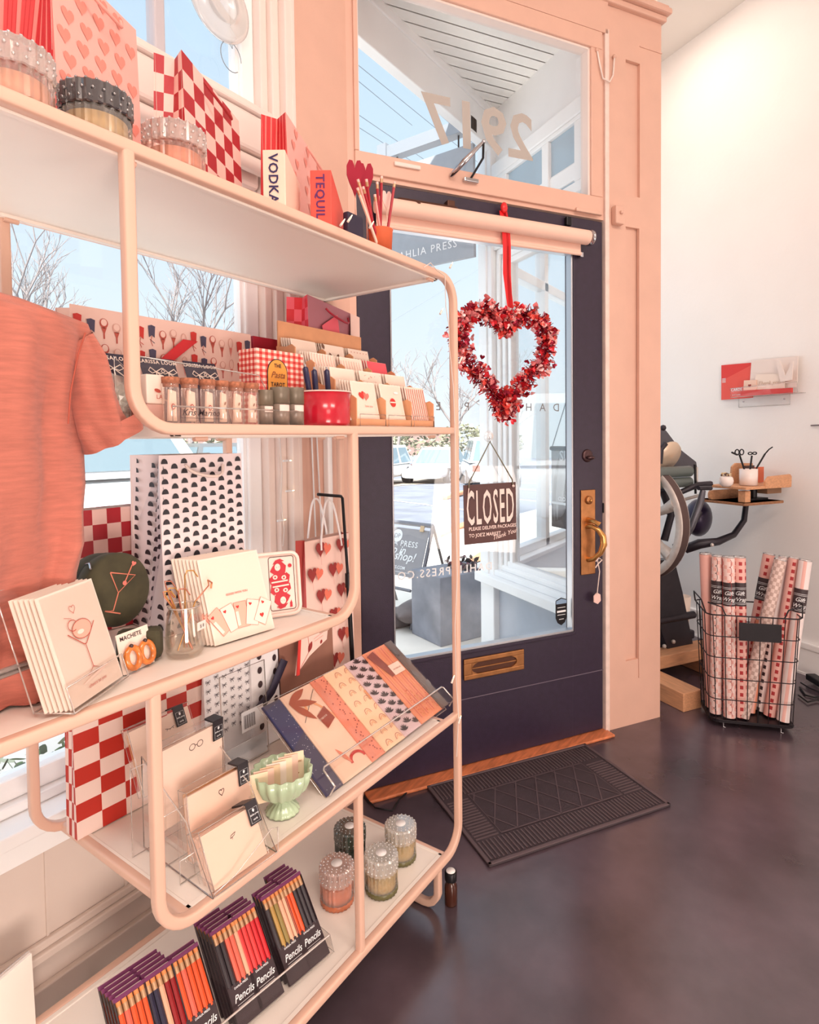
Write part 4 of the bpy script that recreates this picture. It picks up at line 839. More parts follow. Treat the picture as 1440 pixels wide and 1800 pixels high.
# dark red box behind
y = 1.14; a, b = ay(446, 640, y), ay(497, 640, y); hh = aly(V((a.x, y, zm)), Zu, 590); m = MB(); m.box(a.x, b.x, y, y + .05, zm, zm + hh, mat('crimson_box', (172, 26, 52), .5), None, .001); tag(m.build('crimson_box', origin=(a.x, y, zm)), 'plain crimson box standing behind the red gingham box', 'box')
# enamel mug with pens
a, b = ay(535, 740, .885), ay(604, 740, .885); r = (b.x - a.x) / 2 * .93; P = V(((a.x + b.x) / 2, .885, zm)); hh = aly(P, Zu, 690); em = mat('enamel_red', (190, 24, 46), .22, coat=.4, noise=.1, nscale=40)
t = thing('enamel_mug', 'red enamel mug with a white rim holding navy pens', 'mug', TR(*P)); m = MB(); m.lathe([(0, .001), (r * .94, .001), (r * .97, .008), (r, hh * .98), (r * .96, hh * .98), (r * .92, .008), (0, .006)], em, 36); m.build('mug_body', t); m = MB(); m.tube([(r * math.cos(k * PI / 16), r * math.sin(k * PI / 16), hh) for k in range(32)], .0016, mat('enamel_rim', (244, 216, 206), .3), 6, True); m.build('rim', t)
m = MB(); m.tube([(r * .9, .0, hh * .85), (r * 1.45, .0, hh * .8), (r * 1.55, .0, hh * .5), (r * 1.3, .0, hh * .25), (r * .95, .0, hh * .2)], .004, em, 8); m.build('handle', t)
penm = mat('navy_pen', (36, 34, 70), .3)
for i, (bx_, tx, ty, lb) in enumerate(((548, 536, 640, 'navy pen leaning out of the mug toward the gingham box'), (556, 552, 645, 'navy pen with a silver clip in the middle of the red mug'), (578, 574, 645, 'navy pen standing on the door side of the red mug'))):
    p1 = ay(tx, ty, .90); p0 = V((ay(bx_, 740, .90).x, .895, zm + .02)); dr = (p1 - p0); L = dr.length; T = fr(p0, dr.cross(Yu), dr); t = thing('pen', lb, 'pen', T)
    m = MB(); m.tube([(0, 0, 0), (0, L * .75, 0), (0, L * .92, 0), (0, L * .95, 0)], [.0062, .0062, .0058, .003], penm, 12); m.build('pen_body', t); m = MB(); m.tube([(0, L * .94, 0), (0, L, 0)], .0022, alu, 8); m.tube([(.001, L * .93, .0075), (0, L * .65, .0085)], .0012, alu, 5); m.build('clip', t); m = MB(); m.text('STUDIO', gl, MX.Translation((0, 0, .0066)) @ RZ(-PI / 2), .007, -L * .55, -.0025, 0, bold=.02); m.build('print', t)
# checker bag behind the rack
cp1 = mat('hot_red_check', (216, 40, 52), .5); cp2 = mat('pink_check', (236, 96, 112), .5); mauve = mat('mauve_face', (176, 110, 122), .5)
C0 = ay(545, 517, 1.09); hh = C0.z - zm; C0 = V((C0.x, C0.y, zm)); T = fr(C0, camdir(20)); top = C0 + Zu * hh; w = alx(top, camdir(20), 632); d = alx(top, camdir(-70), 499)
def mdeco(m, w, h):
    m.poly([(w * .2, h * .80), (w * .5, h * .93), (w * .6, h * .6), (w * .3, h * .5)], cp2, None, .0012); m.poly(rect(w * .78, w - .002, h * .55, h - .004), mat('bag_blush'), None, .0012); m.text('LOVE', cp2, None, .02, w * .86, h * .72, .002, sx=.6)
giftbag('small gift bag with a red and pink checked gusset behind the card rack', T, w, hh, d, mauve, lambda i, j: cp1 if (i + j) % 2 else cp2, deco=mdeco, handle=(mat('crimson_box'), 'ribbon'), ns=4, nv=11)
# tiered kraft card rack
kraft = mat('kraft_board', (222, 160, 118), .7, noise=.05, nscale=30)
x0, x1 = 1.004, 1.318; y0 = .842; t = thing('card_rack', 'tiered kraft cardboard rack full of greeting cards at the end of the middle board', 'rack', TR((x0 + x1) / 2, .95, zm))
tiers = [(0, 0.0), (.062, .045), (.124, .088), (.186, .130)]; cw = (x1 - x0) / 3
m = MB()
m.box(x0, x1, y0 + .245, y0 + .249, zm, zm + .262, kraft); m.box(x0, x1, y0 + .0, y0 + .249, zm, zm + .003, kraft); m.build('back_panel', t, True)
m = MB()
for dy, dz in tiers: m.box(x0, x1, y0 + dy, y0 + dy + .003, zm, zm + dz + .018, kraft)
m.build('tier_front', t, True)
for k in range(4):
    x = x0 + k * cw - (.003 if k == 3 else 0); m = MB()
    pts = []
    for i, (dy, dz) in enumerate(tiers): pts += [(dy, dz + (.018 if i else .04)), (dy, dz + .062), (dy + .012, dz + .070), (dy + .026, dz + .066), (dy + .03, dz + .05 if i < 3 else dz + .066)]
    pts = [(0, 0)] + pts + [(.249, .20), (.249, 0)]
    m.prism(pts, .003, kraft, fr((x, y0, zm), Yu)); m.build('divider', t, True)
m = MB()
for k in range(3): sheet(m, [(x0 + k * cw + .006, y0 - .003, zm + .002), (x0 + (k + 1) * cw - .006, y0 - .003, zm + .002), (x0 + (k + 1) * cw - .006, y0 - .003, zm + .028), (x0 + k * cw + .006, y0 - .003, zm + .028)], .002)
m.build('acrylic_lip', t, True)
R = random.Random(9)
def d_two(m, w, h): m.poly(heart(w * .38, h * .68, .011, .3), redp, None, .0018); m.poly(heart(w * .55, h * .66, .011, -.2), rose, None, .0018); m.text('love you', rose, None, .008, w * .6, h * .4, .0018)
def d_round(m, w, h): m.poly(ell(w * .5, h * .55, .011, .011), redp, None, .0018); m.poly(rect(w * .36, w * .64, h * .54, h * .57), cream_c, None, .0021); m.poly(ell(w * .72, h * .8, .009, .003), gl, None, .0018)
def d_str(m, w, h):
    for k in range(9): m.poly(rect(w * (k + .3) / 9, w * (k + .55) / 9, .004, h - .005), rose, None, .0018)
def d_fire(m, w, h):
    m.poly([(w * .5, .004), (w * .72, h * .25), (w * .95, .004)], redp, None, .0018)
    for a in range(7): stroke(m, [(w * .3, h * .1), (w * .3 + .03 * math.cos(a * .4 + .5), h * .1 + .045 * math.sin(a * .4 + .5))], .0008, dr_, None, .0018)
def d_dots(m, w, h):
    for k in range(70): m.poly(ell(w * R.uniform(.06, .94), h * R.uniform(.08, .92), .0012, .0009, R.uniform(0, 3), 5), dr_, None, .0018)
def d_sticks(m, w, h):
    for k in range(5): m.poly(rect(w * (.2 + k * .15), w * (.2 + k * .15) + .003, h * .35, h * .7), (nav, redp, rose, dr_, rose)[k], None, .0018)
def d_wave(m, w, h):
    for k in range(9): stroke(m, [(w * (k + .5) / 9 + .0015 * math.sin(q_ * 1.3), h * q_ / 10 * .96 + .002) for q_ in range(11)], .0009, rose, None, .0018)
def d_zig(m, w, h):
    for k in range(8): stroke(m, [(w * (k + .6) / 8.5, h * .1), (w * (k + .1) / 8.5, h * .9)], .0009, dr_, None, .0018)
def d_pink(m, w, h): m.poly(rect(.001, w - .001, .001, h - .001), mat('watermelon', (226, 84, 96), .5), None, .0016)
def d_heart1(m, w, h): m.poly([(x, y) for x, y in heart(w * .5, h * .45, .007)], redp, None, .0018); stroke(m, [(w * .1, h * .12), (w * .9, h * .12)], .0006, dr_, None, .0018)
def d_leop(m, w, h):
    for k in range(13): m.poly(leaf(w * (.1 + .27 * (k % 4)), h * (.12 + .24 * (k // 4)), .017, .005, 1.9 - .7 * (k % 3)), mat('brown_spot', (120, 84, 66), .6), None, .0018)
def d_tiny(m, w, h):
    for k in range(24): m.poly(ell(w * (.12 + .15 * (k % 6)), h * (.3 + .2 * (k // 6)), .0012, .002, 0, 6), dr_, None, .0018)
decs = [[d_two, d_round, d_str], [d_fire, d_dots, d_sticks], [d_wave, d_zig, d_pink], [d_heart1, d_leop, d_tiny]]
nm_ = [['with two printed hearts', 'with a round red seal', 'with fine red stripes'], ['with a red tent and sparks', 'with tiny scattered dots', 'with a row of coloured sticks'], ['with thin wavy lines', 'with slanting brown lines', 'in plain watermelon pink'], ['with one small red heart', 'with brown leaf spots', 'with tiny brown drops']]
rown = ['lowest', 'second lowest', 'third', 'top']
for j in range(4):
    for i in range(3):
        w = cw - .020; h = .100 if j == 0 else .094; dy, dz = tiers[j]; base = V((x0 + i * cw + .010, y0 + dy + .008, zm + .006 + dz * .92))
        cards(5, 'card %s, %s row of the kraft rack' % (nm_[j][i], rown[j]), fr(base, Xu, V((0, .22, 1))), w, h, decs[j][i], gap=.0065, dx=-.0012, dy=.001)
# a pen and tube beside the rack
t = thing('brush_pen', 'slim dark pen with a white stripe between the red mug and the kraft rack', 'pen', fr(ay(612, 745, .86), Xu)); m = MB(); m.tube([(0.0, .004, 0), (-.006, .05, -.01)], .006, mat('dark_bronze'), 10); m.tube([(.003, .008, .006), (-.002, .045, -.003)], .0014, gl, 5); m.build('pen_body', t)

# ================================================================= T-SHIRT
coral = mat('heather_coral', (196, 116, 99), .9, noise=.13, nscale=14, bump=.5, bscale=120, sheen=.2, stretch=(2, 2, 14))
YS = .97
t = thing('tshirt', 'heather coral T-shirt hanging beside the shelf with a rolled cuff', 'shirt', TR(.36, YS, 1.4))
L_ = [(505, -60), (530, 40), (552, 100), (572, 150), (600, 158), (650, 150), (740, 140), (850, 146), (900, 140), (950, 138), (1000, 120), (1050, 112), (1100, 104), (1160, 96), (1215, 90), (1262, 84)]
rows = [(ay(x, y, YS).x, ay(x, y, YS).z) for y, x in L_]
def shp(u, v):
    k = v * (len(rows) - 1); i = min(int(k), len(rows) - 2); f = k - i; xr = rows[i][0] * (1 - f) + rows[i + 1][0] * f; z = rows[i][1] * (1 - f) + rows[i + 1][1] * f
    xl = .02; a = 2 * PI * u; c, s_ = math.cos(a), math.sin(a); xm, hw = (xl + xr) / 2, (xr - xl) / 2
    dp = .045 + .03 * min(1, v * 3); fold = (.014 * math.sin(c * 8 + v * 5) + .008 * math.sin(c * 19 - v * 9) + .004 * math.sin(c * 33 + v * 14)) * min(1, v * 2.5)
    z = max(z, t3 + .004)
    return (xm + hw * math.copysign(abs(c) ** .8, c), YS + (dp * math.copysign(abs(s_) ** .9, s_)) + fold * (1 if s_ < 0 else .3), z)
m = MB(); m.surf(shp, 72, 60, coral, None, True, True); m.build('shirt_body', t, True)
sp_ = [ay(150, 596, YS), ay(158, 640, YS - .01), ay(168, 690, YS - .02), ay(183, 745, YS - .03), ay(199, 775, YS - .035)]
def slv(u, v):
    k = v * 4; i = min(int(k), 3); f = k - i; c = sp_[i] * (1 - f) + sp_[i + 1] * f; a = 2 * PI * u; r1 = (.034, .052, .060, .060, .058)[i] * (1 - f) + (.034, .052, .060, .060, .058)[i + 1] * f
    fo = 1 + .10 * math.sin(5 * a + v * 4) + .05 * math.sin(9 * a - 6 * v); d = V((.83, 0, .55)); e = V((0, 1, 0)); return c + d * (r1 * .62 * math.cos(a) * fo) + e * (r1 * .9 * math.sin(a) * fo) - V((.012, 0, 0)) * 1
m = MB(); m.surf(slv, 40, 24, coral, None, True, True); m.build('sleeve', t, True)
def cuf(u, v):
    a = 2 * PI * u; c = ay(192 + 10 * v, 735 + 30 * v, YS - .035); w_ = .062 * (1 + .05 * math.sin(5 * a + 1)) * (1.06 - .1 * abs(v - .5)); d = V((.86, 0, .5)); return c + d * (w_ * .60 * math.cos(a)) + V((0, 1, 0)) * (w_ * .95 * math.sin(a))
m = MB(); m.surf(cuf, 40, 8, coral, None, True, True); sm_ = ay(130, 1030, 1)
m.build('cuff', t, True)
m = MB(); seam = [ay(x, y, YS - .072) for x, y in ((150, 585), (137, 625), (124, 690), (120, 745))]; m.tube(seam, .0012, mat('seam_coral', (186, 92, 74), .9), 6); m.build('seam', t, True)
# ================================================================= GOODS ON THE THIRD BOARD
z3 = t3 + .001
def holder(t, w, h, d, lip, back=1.0):   # clear easel: back sheet, base, front lip (local frame of a leaning card)
    m = MB(); R3 = rootm(t).to_3x3(); bk = R3.inverted() @ Zu.cross(R3 @ V((1, 0, 0))) * d; B_ = lambda x, y: tuple(V((x, y, 0)) + bk)
    sheet(m, [B_(-.004, -.003), B_(w + .004, -.003), B_(w + .004, h * back), B_(-.004, h * back)]); sheet(m, [(-.004, -.003, .006), (w + .004, -.003, .006), (w + .004, lip, .006), (-.004, lip, .006)]); sheet(m, [(-.004, -.003, .006), (w + .004, -.003, .006), B_(w + .004, -.003), B_(-.004, -.003)]); m.build('acrylic_sheet', t)
# coupe card stack
T, w, h = stand((126, 1250), (216, 1188), (62, 1053), z3 + .008)
def d_coupe(m, w, h):
    o = dr_; cx0, s = w * .52, w
    stroke(m, [(cx0 - .24 * s, h * .60), (cx0 - .02 * s, h * .46), (cx0 + .02 * s, h * .46), (cx0 + .26 * s, h * .62)], .0014, o, None, .002); stroke(m, [(cx0, h * .46), (cx0 + .01 * s, h * .24), (cx0 - .12 * s, h * .19), (cx0 + .12 * s, h * .20), (cx0 + .01 * s, h * .24)], .0013, o, None, .002)
    m.poly(ell(cx0 + .02 * s, h * .60, .17 * s, .085 * h), mat('shrimp_pink', (246, 180, 160), .6), None, .0018); stroke(m, ell(cx0 + .02 * s, h * .60, .17 * s, .085 * h, 0, 20), .001, o, None, .0021, True)
    stroke(m, ell(cx0 - .12 * s, h * .66, .08 * s, .05 * h, 0, 10, .5, 5.2), .0012, o, None, .0023); m.poly(ell(cx0 - .02 * s, h * .58, .06 * s, .02 * h), cream_c, None, .0023); stroke(m, heart(cx0 - .04 * s, h * .80, .0065), .0008, o, None, .002, True)
    stroke(m, [(cx0 - .1 * s, h * .72), (cx0 - .22 * s, h * .75)], .0006, o, None, .002); m.poly(ell(cx0 + .05 * s, h * .17, .3 * s, .012 * h, .15), mat('card_shadow_print', (236, 204, 190), .6), None, .0016); m.text('cheers to you', o, None, .007, cx0, h * .085, .002, sh=.3)
cards(6, 'cream greeting card with a drawn coupe glass, in the clear easel by the green case', T, w, h, d_coupe, gap=.0055, dx=-.002)
t = thing('card_easel', 'clear acrylic easel holding the coupe glass cards', 'easel', T); holder(t, w, h, .052, .032, 1.06)
# cropped acrylic riser
a, b = ay(-30, 1192, .83), ay(86, 1152, .93); t = thing('acrylic_riser', 'clear acrylic riser shelf cropped at the picture edge above the third board', 'riser', TR(*a)); m = MB(); e_ = (b - a).normalized(); m.tube([a, b], .004, edgem, 4); m.tube([a + Zu * -.007, b + Zu * -.007], .003, edgem, 4); m.add([a, b, b + V((-.02, .14, 0)), a + V((-.02, .14, 0))], [(0, 1, 2, 3)], clearm); m.build('riser_top', t, True)
m = MB(); sheet(m, [tuple(b), tuple(b + V((-.02, .14, 0))), (b.x - .02, b.y + .14, z3), (b.x, b.y, z3)]); m.build('riser_leg', t, True)
# green velvet case
vel = mat('green_velvet', (66, 62, 42), .85, noise=.35, nscale=22, sheen=.05); cc = ay(211, 1036, .985); axd = (camdir(118) * 1 + Zu * .10).normalized(); T = fr(cc, Zu.cross(axd), Zu - axd * axd.z) if False else MX.Translation(cc) @ axd.to_track_quat('Z', 'Y').to_matrix().to_4x4()
r = .0625; t = thing('round_case', 'round green velvet zip case embroidered with a pink martini glass', 'case', T)
m = MB(); m.lathe([(0, .0), (r * .93, .0), (r, -.006), (r, -.028), (r * .97, -.030), (r, -.032), (r, -.060), (r * .93, -.066), (0, -.066)], vel, 56); m.build('case_body', t)
m = MB(); m.lathe([(r * 1.01, -.029), (r * 1.015, -.031)], mat('zip_dark', (40, 36, 30), .6), 48); m.tube([(r * 1.0 * math.cos(2.2), r * math.sin(2.2), -.03), (r * 1.08 * math.cos(2.25), r * 1.08 * math.sin(2.25), -.012), (r * 1.06 * math.cos(2.4), r * 1.06 * math.sin(2.4), .0)], .0018, chrome, 6); m.build('zip', t)
m = MB(); em_ = mat('pink_embroidery', (206, 120, 96), .6); q = RZ(-.45)
for pts in (((-.028, .022), (.020, .030), (-.002, -.006), (-.028, .022)), ((-.002, -.006), (-.001, -.036), (-.016, -.040), (.014, -.038)), ((.008, .045), (.004, .012))): stroke(m, pts, .0022, em_, q, .0012)
m.poly(ell(.004, .012, .004, .004), rose, q, .0016); m.poly(heart(.010, .048, .005), rose, q, .0016); m.build('embroidery', t)
# smaller case behind the earrings
p = az(243, 1170, z3); t = thing('velvet_box', 'small dark green velvet box behind the earring card', 'box', fr(p, camdir(72))); m = MB(); m.box(-.035, .036, .002, .054, -.04, -.008, vel, None, .01); m.build('box_body', t)
# earring card
T, w, h = stand((217, 1188), (272, 1163), (203, 1118), z3 + .001); t = thing('earring_card', 'cream earring card reading MACHETE with two amber hoops', 'card', T)
m = MB(); m.box(0, w, 0, h, -.0015, 0, cream_c); m.text('MACHETE', txt, None, .0095, w * .42, h * .82, .001, bold=.012); m.build('card_backing', t)
amb = mat('amber_resin', (214, 120, 50), .2, coat=.5, noise=.3, nscale=90)
for x in (.30, .74):
    m = MB(); m.tube([(w * x + .0125 * math.cos(k * PI / 8), h * .34 + .016 * math.sin(k * PI / 8), .006) for k in range(16)], .0048, amb, 10, True); m.ball((w * x - .002, h * .34 + .019, .009), .0036, mat('dark_stud', (70, 50, 50), .2), 8); m.build('hoop_earring', t)
# glass vase with wire stems
p = az(326, 1150, z3); r = .0325; t = thing('glass_vase', 'small rounded clear glass vase with a price sticker on the third board', 'vase', TR(*p)); vgl = clear('vase_glass', (252, 250, 246), .10, .04, .02)
m = MB(); m.lathe([(0, .001), (r * .8, .001), (r * .96, .008), (r, .03), (r * .93, .055), (r * .80, .078), (r * .80, .084)], vgl, 40); m.lathe([(r * .76, .084), (r * .76, .078), (r * .88, .055), (r * .94, .03), (r * .9, .012), (r * .7, .007), (0, .006)], vgl, 40); m.tube([(r * .8 * math.cos(k * PI / 14), r * .8 * math.sin(k * PI / 14), .084) for k in range(28)], .0012, edgem, 5, True); m.build('vase_glass', t)
m = MB(); m.prism(rect(-.011, .011, -.007, .007), .0005, mat('sticker_white', (240, 226, 218), .6), fr((.012, -r * .93, .052), (1, .3, 0))); m.text('$ 8', txt, fr((.012, -r * .93, .052), (1, .3, 0)), .008, 0, -.003, .001); m.build('sticker', t)
R = random.Random(4)
for k in range(8):
    a = R.uniform(2.2, 4.6) if k < 6 else R.uniform(-.5, .3); P0 = p + V((.012 * math.cos(a + 3), .012 * math.sin(a + 3), .008)); L = R.uniform(.10, .15); o = V((math.cos(a), math.sin(a) * .6, 0)); rim_ = p + o * .021 + V((0, 0, .085)); e1 = p + o * (.034 + .01 * (k > 5)) + V((0, 0, L)); e2 = e1 + o * .006 + V((.004, 0, .008)); e3 = e2 + V((.012, 0, -.002)); e4 = e3 + V((.008, 0, -.012))
    if k > 5: e1 = p + V((.05, 0, .108)); e2 = e1 + V((.008, .002 * k, .006)); e3 = e2 + V((.008, 0, -.006)); e4 = e3 + V((-.002, 0, -.01)); rim_ = p + V((.022, 0, .086))
    m = MB(); m.tube([P0, rim_, e1, e2, e3, e4], .0012, gold if k % 2 else mat('rose_gold', (214, 140, 116), .3, .8), 6); tag(m.build('drink_stirrer', origin=P0), 'thin curled metal drink stirrer standing in the small glass vase', 'stirrer', 'stirrers in the vase')
# half moon bag
C0 = az(291, 1121, z3); hh = aly(C0, Zu, 801); T = fr(C0, camdir(41)); top = C0 + Zu * hh; w = alx(top, camdir(41), 428); d = alx(top, camdir(-49), 225)
moon = mat('moon_black', (40, 36, 44), .5); lil = mat('bag_lilac_white', (240, 226, 228), .5)
def moons(m, w, h):
    nc = 9; nr = 18
    for i in range(nc):
        for j in range(nr):
            x = w * (i + .5) / nc; y = h * (j + .15 + (.5 if i % 2 else 0)) / nr
            if y + .008 < h - .002: m.poly(ell(x, y, w / nc * .34, h / nr * .52, 0, 8, 0, PI), moon, None, .0012 - .008 * y / h)
    for x, s in ((0, 1),):
        for k, (za, zb) in enumerate(((-d, -d / 2), (-d / 2, 0))):
            for cc_ in range(2 if k == 0 else 2):
                for j in range(nr):
                    y = h * (j + .15 + (.5 if cc_ else 0)) / nr; f = (cc_ + .5) / 2; zc = za + (zb - za) * f; xo = d * .28 * (y / h) * (f if k == 0 else 1 - f) - .0014
                    if y + .008 < h: m.poly(ell(0, 0, d / 4 * .36, h / nr * .52, 0, 8, 0, PI), moon, MX(((.0, 0, -1, xo), (0, 1, 0, y), (1, 0, 0, zc), (0, 0, 0, 1))) @ RY(.0), 0)
giftbag('tall white gift bag covered in black half moons on the third board', T, w, hh, d, lil, lil, deco=moons, crease=.28, handle=(mat('white_cord', (240, 222, 214), .6), 'ribbon'), inside=mat('bag_inside'), nv=2)
# red tissue showing over the bag and the checkered bag behind
C0 = ay(222, 1100, 1.12); C0 = V((C0.x - .13, 1.14, z3)); hh = aly(C0, Zu, 905); T = fr(C0, camdir(38)); m0 = alx(C0 + Zu * hh, camdir(38), 262)
giftbag('red and cream checkered gift bag standing behind the coral shirt on the third board', T, m0, hh, .06, lambda i, j: chk_r if (i + j) % 2 else chk_w, lambda i, j: chk_r if (i + j) % 2 else chk_w, nu=7, nv=8, inside=bag_in)
# playing card greeting cards
T, w, h = stand((378, 1136), (483, 1104), (346, 985), z3 + .002)
def d_poker(m, w, h):
    for k in range(5):
        a = .55 - k * .28; cx0 = w * (.24 + k * .13); q = MX.Translation((cx0, h * .12, 0)) @ RZ(a); m.poly(rect(-.013, .013, 0, .046), (mat('shrimp_pink'), cream_c, mat('shrimp_pink'), cream_c, cream_c)[k], q, .0016 + k * .0003); stroke(m, rect(-.013, .013, 0, .046), .0008, dr_, q, .0017 + k * .0003, True)
        m.poly(heart(-.006, .038, .0035), redp, q, .0019 + k * .0003); m.poly(rect(-.012, -.006, .004, .03), cream_c, q, .0018 + k * .0003) if k < 4 else None
    m.poly(heart(w * .82, h * .20, .005), redp, None, .0032); m.text('GOOD WITH YOU', dr_, None, .0055, w * .5, h * .52, .002, bold=.02)
cards(8, 'cream greeting card with a drawn hand of playing cards on the third board', T, w, h, d_poker, gap=.0062, dx=-.0035)
# queen tray
P0 = az(398, 1110, z3) + V((0, .05, 0)); Pb = az(531, 1076, z3 + .004); xd = (Pb - P0); xd.z = 0; w = xd.length; T = fr(P0 + Zu * .002, xd, V((0, .20, 1))); hh = aly(V((Pb.x, Pb.y, z3)), Zu, 970); t = thing('melamine_tray', 'white rounded tray printed with a red playing card queen, leaning behind the cards', 'tray', T)
trm = mat('tray_white', (248, 220, 208), .25, coat=.3); m = MB(); m.prism(rrect(0, w, 0, hh, .018), .004, trm); m.tube([(x, y, .003) for x, y in rrect(.003, w - .003, .003, hh - .003, .016)], .004, trm, 8, True); m.build('tray_body', t)
qr = mat('queen_red', (192, 22, 44), .5); m = MB(); X1 = w - .012; X0_ = X1 - .052
stroke(m, rrect(X0_, X1, .012, hh - .010, .005), .0012, txt, None, .0012, True)
cxq = (X0_ + X1) / 2 - .004
for s, oy in ((1, hh / 2), (-1, hh / 2)):
    def Pq(l): return [(cxq + s * (x - 0), oy + s * y) for x, y in l]
    def A(l, c, z): m.poly(Pq(l) if s == 1 else Pq(l), c, None, z)
    A([(-.020, .0), (.018, .0), (.021, .016), (.012, .024), (.014, .036), (.006, .044), (-.004, .047), (-.014, .036), (-.020, .026), (-.012, .020), (-.022, .012)], qr, .0014)
    A(ell(-.004, .034, .006, .0075), trm, .0018); A([(-.014, .040), (.010, .046), (.002, .051), (-.008, .048)], qr, .0020); A(ell(-.010, .014, .005, .0045), trm, .0018); A(ell(-.010, .014, .002, .002), qr, .0022); A(ell(.008, .012, .005, .0045), trm, .0018); A(ell(.008, .012, .002, .002), qr, .0022); A([(-.018, .002), (.016, .004), (.016, .007), (-.018, .005)], trm, .0018)
    stroke(m, Pq([(-.007, .035), (-.005, .033)]), .0006, txt, None, .0022); stroke(m, Pq([(-.002, .035), (0, .034)]), .0006, txt, None, .0022)
    for k in range(4): A(ell(.014 - k * .002, .028 - k * .006, .0012, .0012, 0, 6), trm, .0018)
m.poly(rect(X1 - .012, X1 - .007, .016, .026), qr, None, .0016); m.poly([(X1 - .011, .026), (X1 - .008, .026), (X1 - .0085, .031)], qr, None, .0016); m.poly(ell(X1 - .008, hh - .03, .004, .004), qr, None, .0016); m.build('tray_print', t)
# tall heart bag on its black stand
TB = (1.06, 1.15); P0 = ay(536, 1190, 1.13); P0 = V((P0.x, 1.13, 0)); zb = CP.z; Pt = ay(545, 952, 1.13); Pbm = ay(560, 1196, 1.13); wbag = ay(618, 1000, 1.13).x - ay(536, 1000, 1.13).x; hh = Pt.z - Pbm.z
T = fr((ay(540, 1000, 1.13).x, 1.13, Pbm.z), Xu)
dkh = mat('oxblood_heart', (150, 50, 48), .6); orh = mat('orange_heart', (230, 118, 96), .6)
def balloons(m, w, h):
    for j in range(6):
        for i in range(3):
            x = w * (i + .32 + (.4 if j % 2 else 0)) / 2.3; y = h * (j + .6) / 6
            if x > w - .02: continue
            m.poly([(a, y + (b - y) * 1.3) for a, b in heart(x - .008, y, .018)], dkh, None, .0014); m.poly([(a, y + (b - y) * 1.2) for a, b in heart(x + .018, y - .002, .016, -.3)], orh, None, .0018); stroke(m, [(x - .006, y - .018), (x - .004, y - .045)], .0007, rose, None, .0012)
giftbag('tall blush gift bag with pairs of heart balloons hanging from the black stand', T, wbag, hh, .05, mat('bag_blush'), mat('bag_red2', (196, 62, 52), .5), deco=balloons, handle=(mat('white_cord2', (246, 238, 236), .5), .105))
m = MB(); q = fr(ay(520, 1188, 1.085), Xu); m.prism([(0, .0), (.05, .035), (.115, .06), (.125, .12), (.03, .115), (.012, .06)], .003, mat('bag_blush'), q); m.prism([(.0, .0), (.012, .12), (.02, .12), (.01, .0)], .002, redp, q @ TR(0, 0, .004))
stroke(m, [(.012, .01), (.05, .05), (.04, .115)], .0012, dr_, q, .0012); stroke(m, [(.065, .075), (.105, .085)], .0008, rose, q, .0012); stroke(m, [(.068, .068), (.10, .075)], .0008, rose, q, .0012); m.poly(leaf(.045, .045, .03, .007, 1.1), dkh, q, .0012); m.poly(leaf(.09, .055, .012, .004, 1.1), dkh, q, .0012)
tag(m.build('gift_envelope', origin=ay(520, 1188, 1.085)), 'open blush envelope hanging under the third board next to the black stand', 'envelope')
t = thing('display_stand', 'black adjustable metal stand holding the heart balloon bag', 'stand', TR(1.22, 1.12, t4)); m = MB()
yk = 1.10; pA = ay(602, 872, yk); pB = ay(559, 869, yk); pC = ay(612, 1020, yk); pD = ay(622, 1160, yk); m.tube([(pC.x, yk, pC.z), (pA.x + .0, yk, pA.z - .006), (pA.x - .006, yk, pA.z), (pB.x, yk, pB.z)], .0042, black, 8); m.build('upper_arm', t, True)
m = MB(); m.tube([(pD.x, yk, t4 + .004), (pC.x, yk, pC.z)], .0065, black, 8); m.tube([(pC.x, yk, pC.z + .02), (pC.x, yk, pC.z - .02)], .0085, black, 8); m.build('pole', t, True)
m = MB(); m.tube([(pC.x, yk, pC.z - .005), (pC.x + .02, yk - .01, pC.z - .005)], .0035, black, 6); m.ball((pC.x + .024, yk - .012, pC.z - .005), .007, black, 8); m.build('clamp_knob', t, True)
m = MB(); m.box(pD.x - .05, pD.x + .05, yk - .06, yk + .08, t4 + .001, t4 + .006, black, None, .002); m.build('base_plate', t, True)
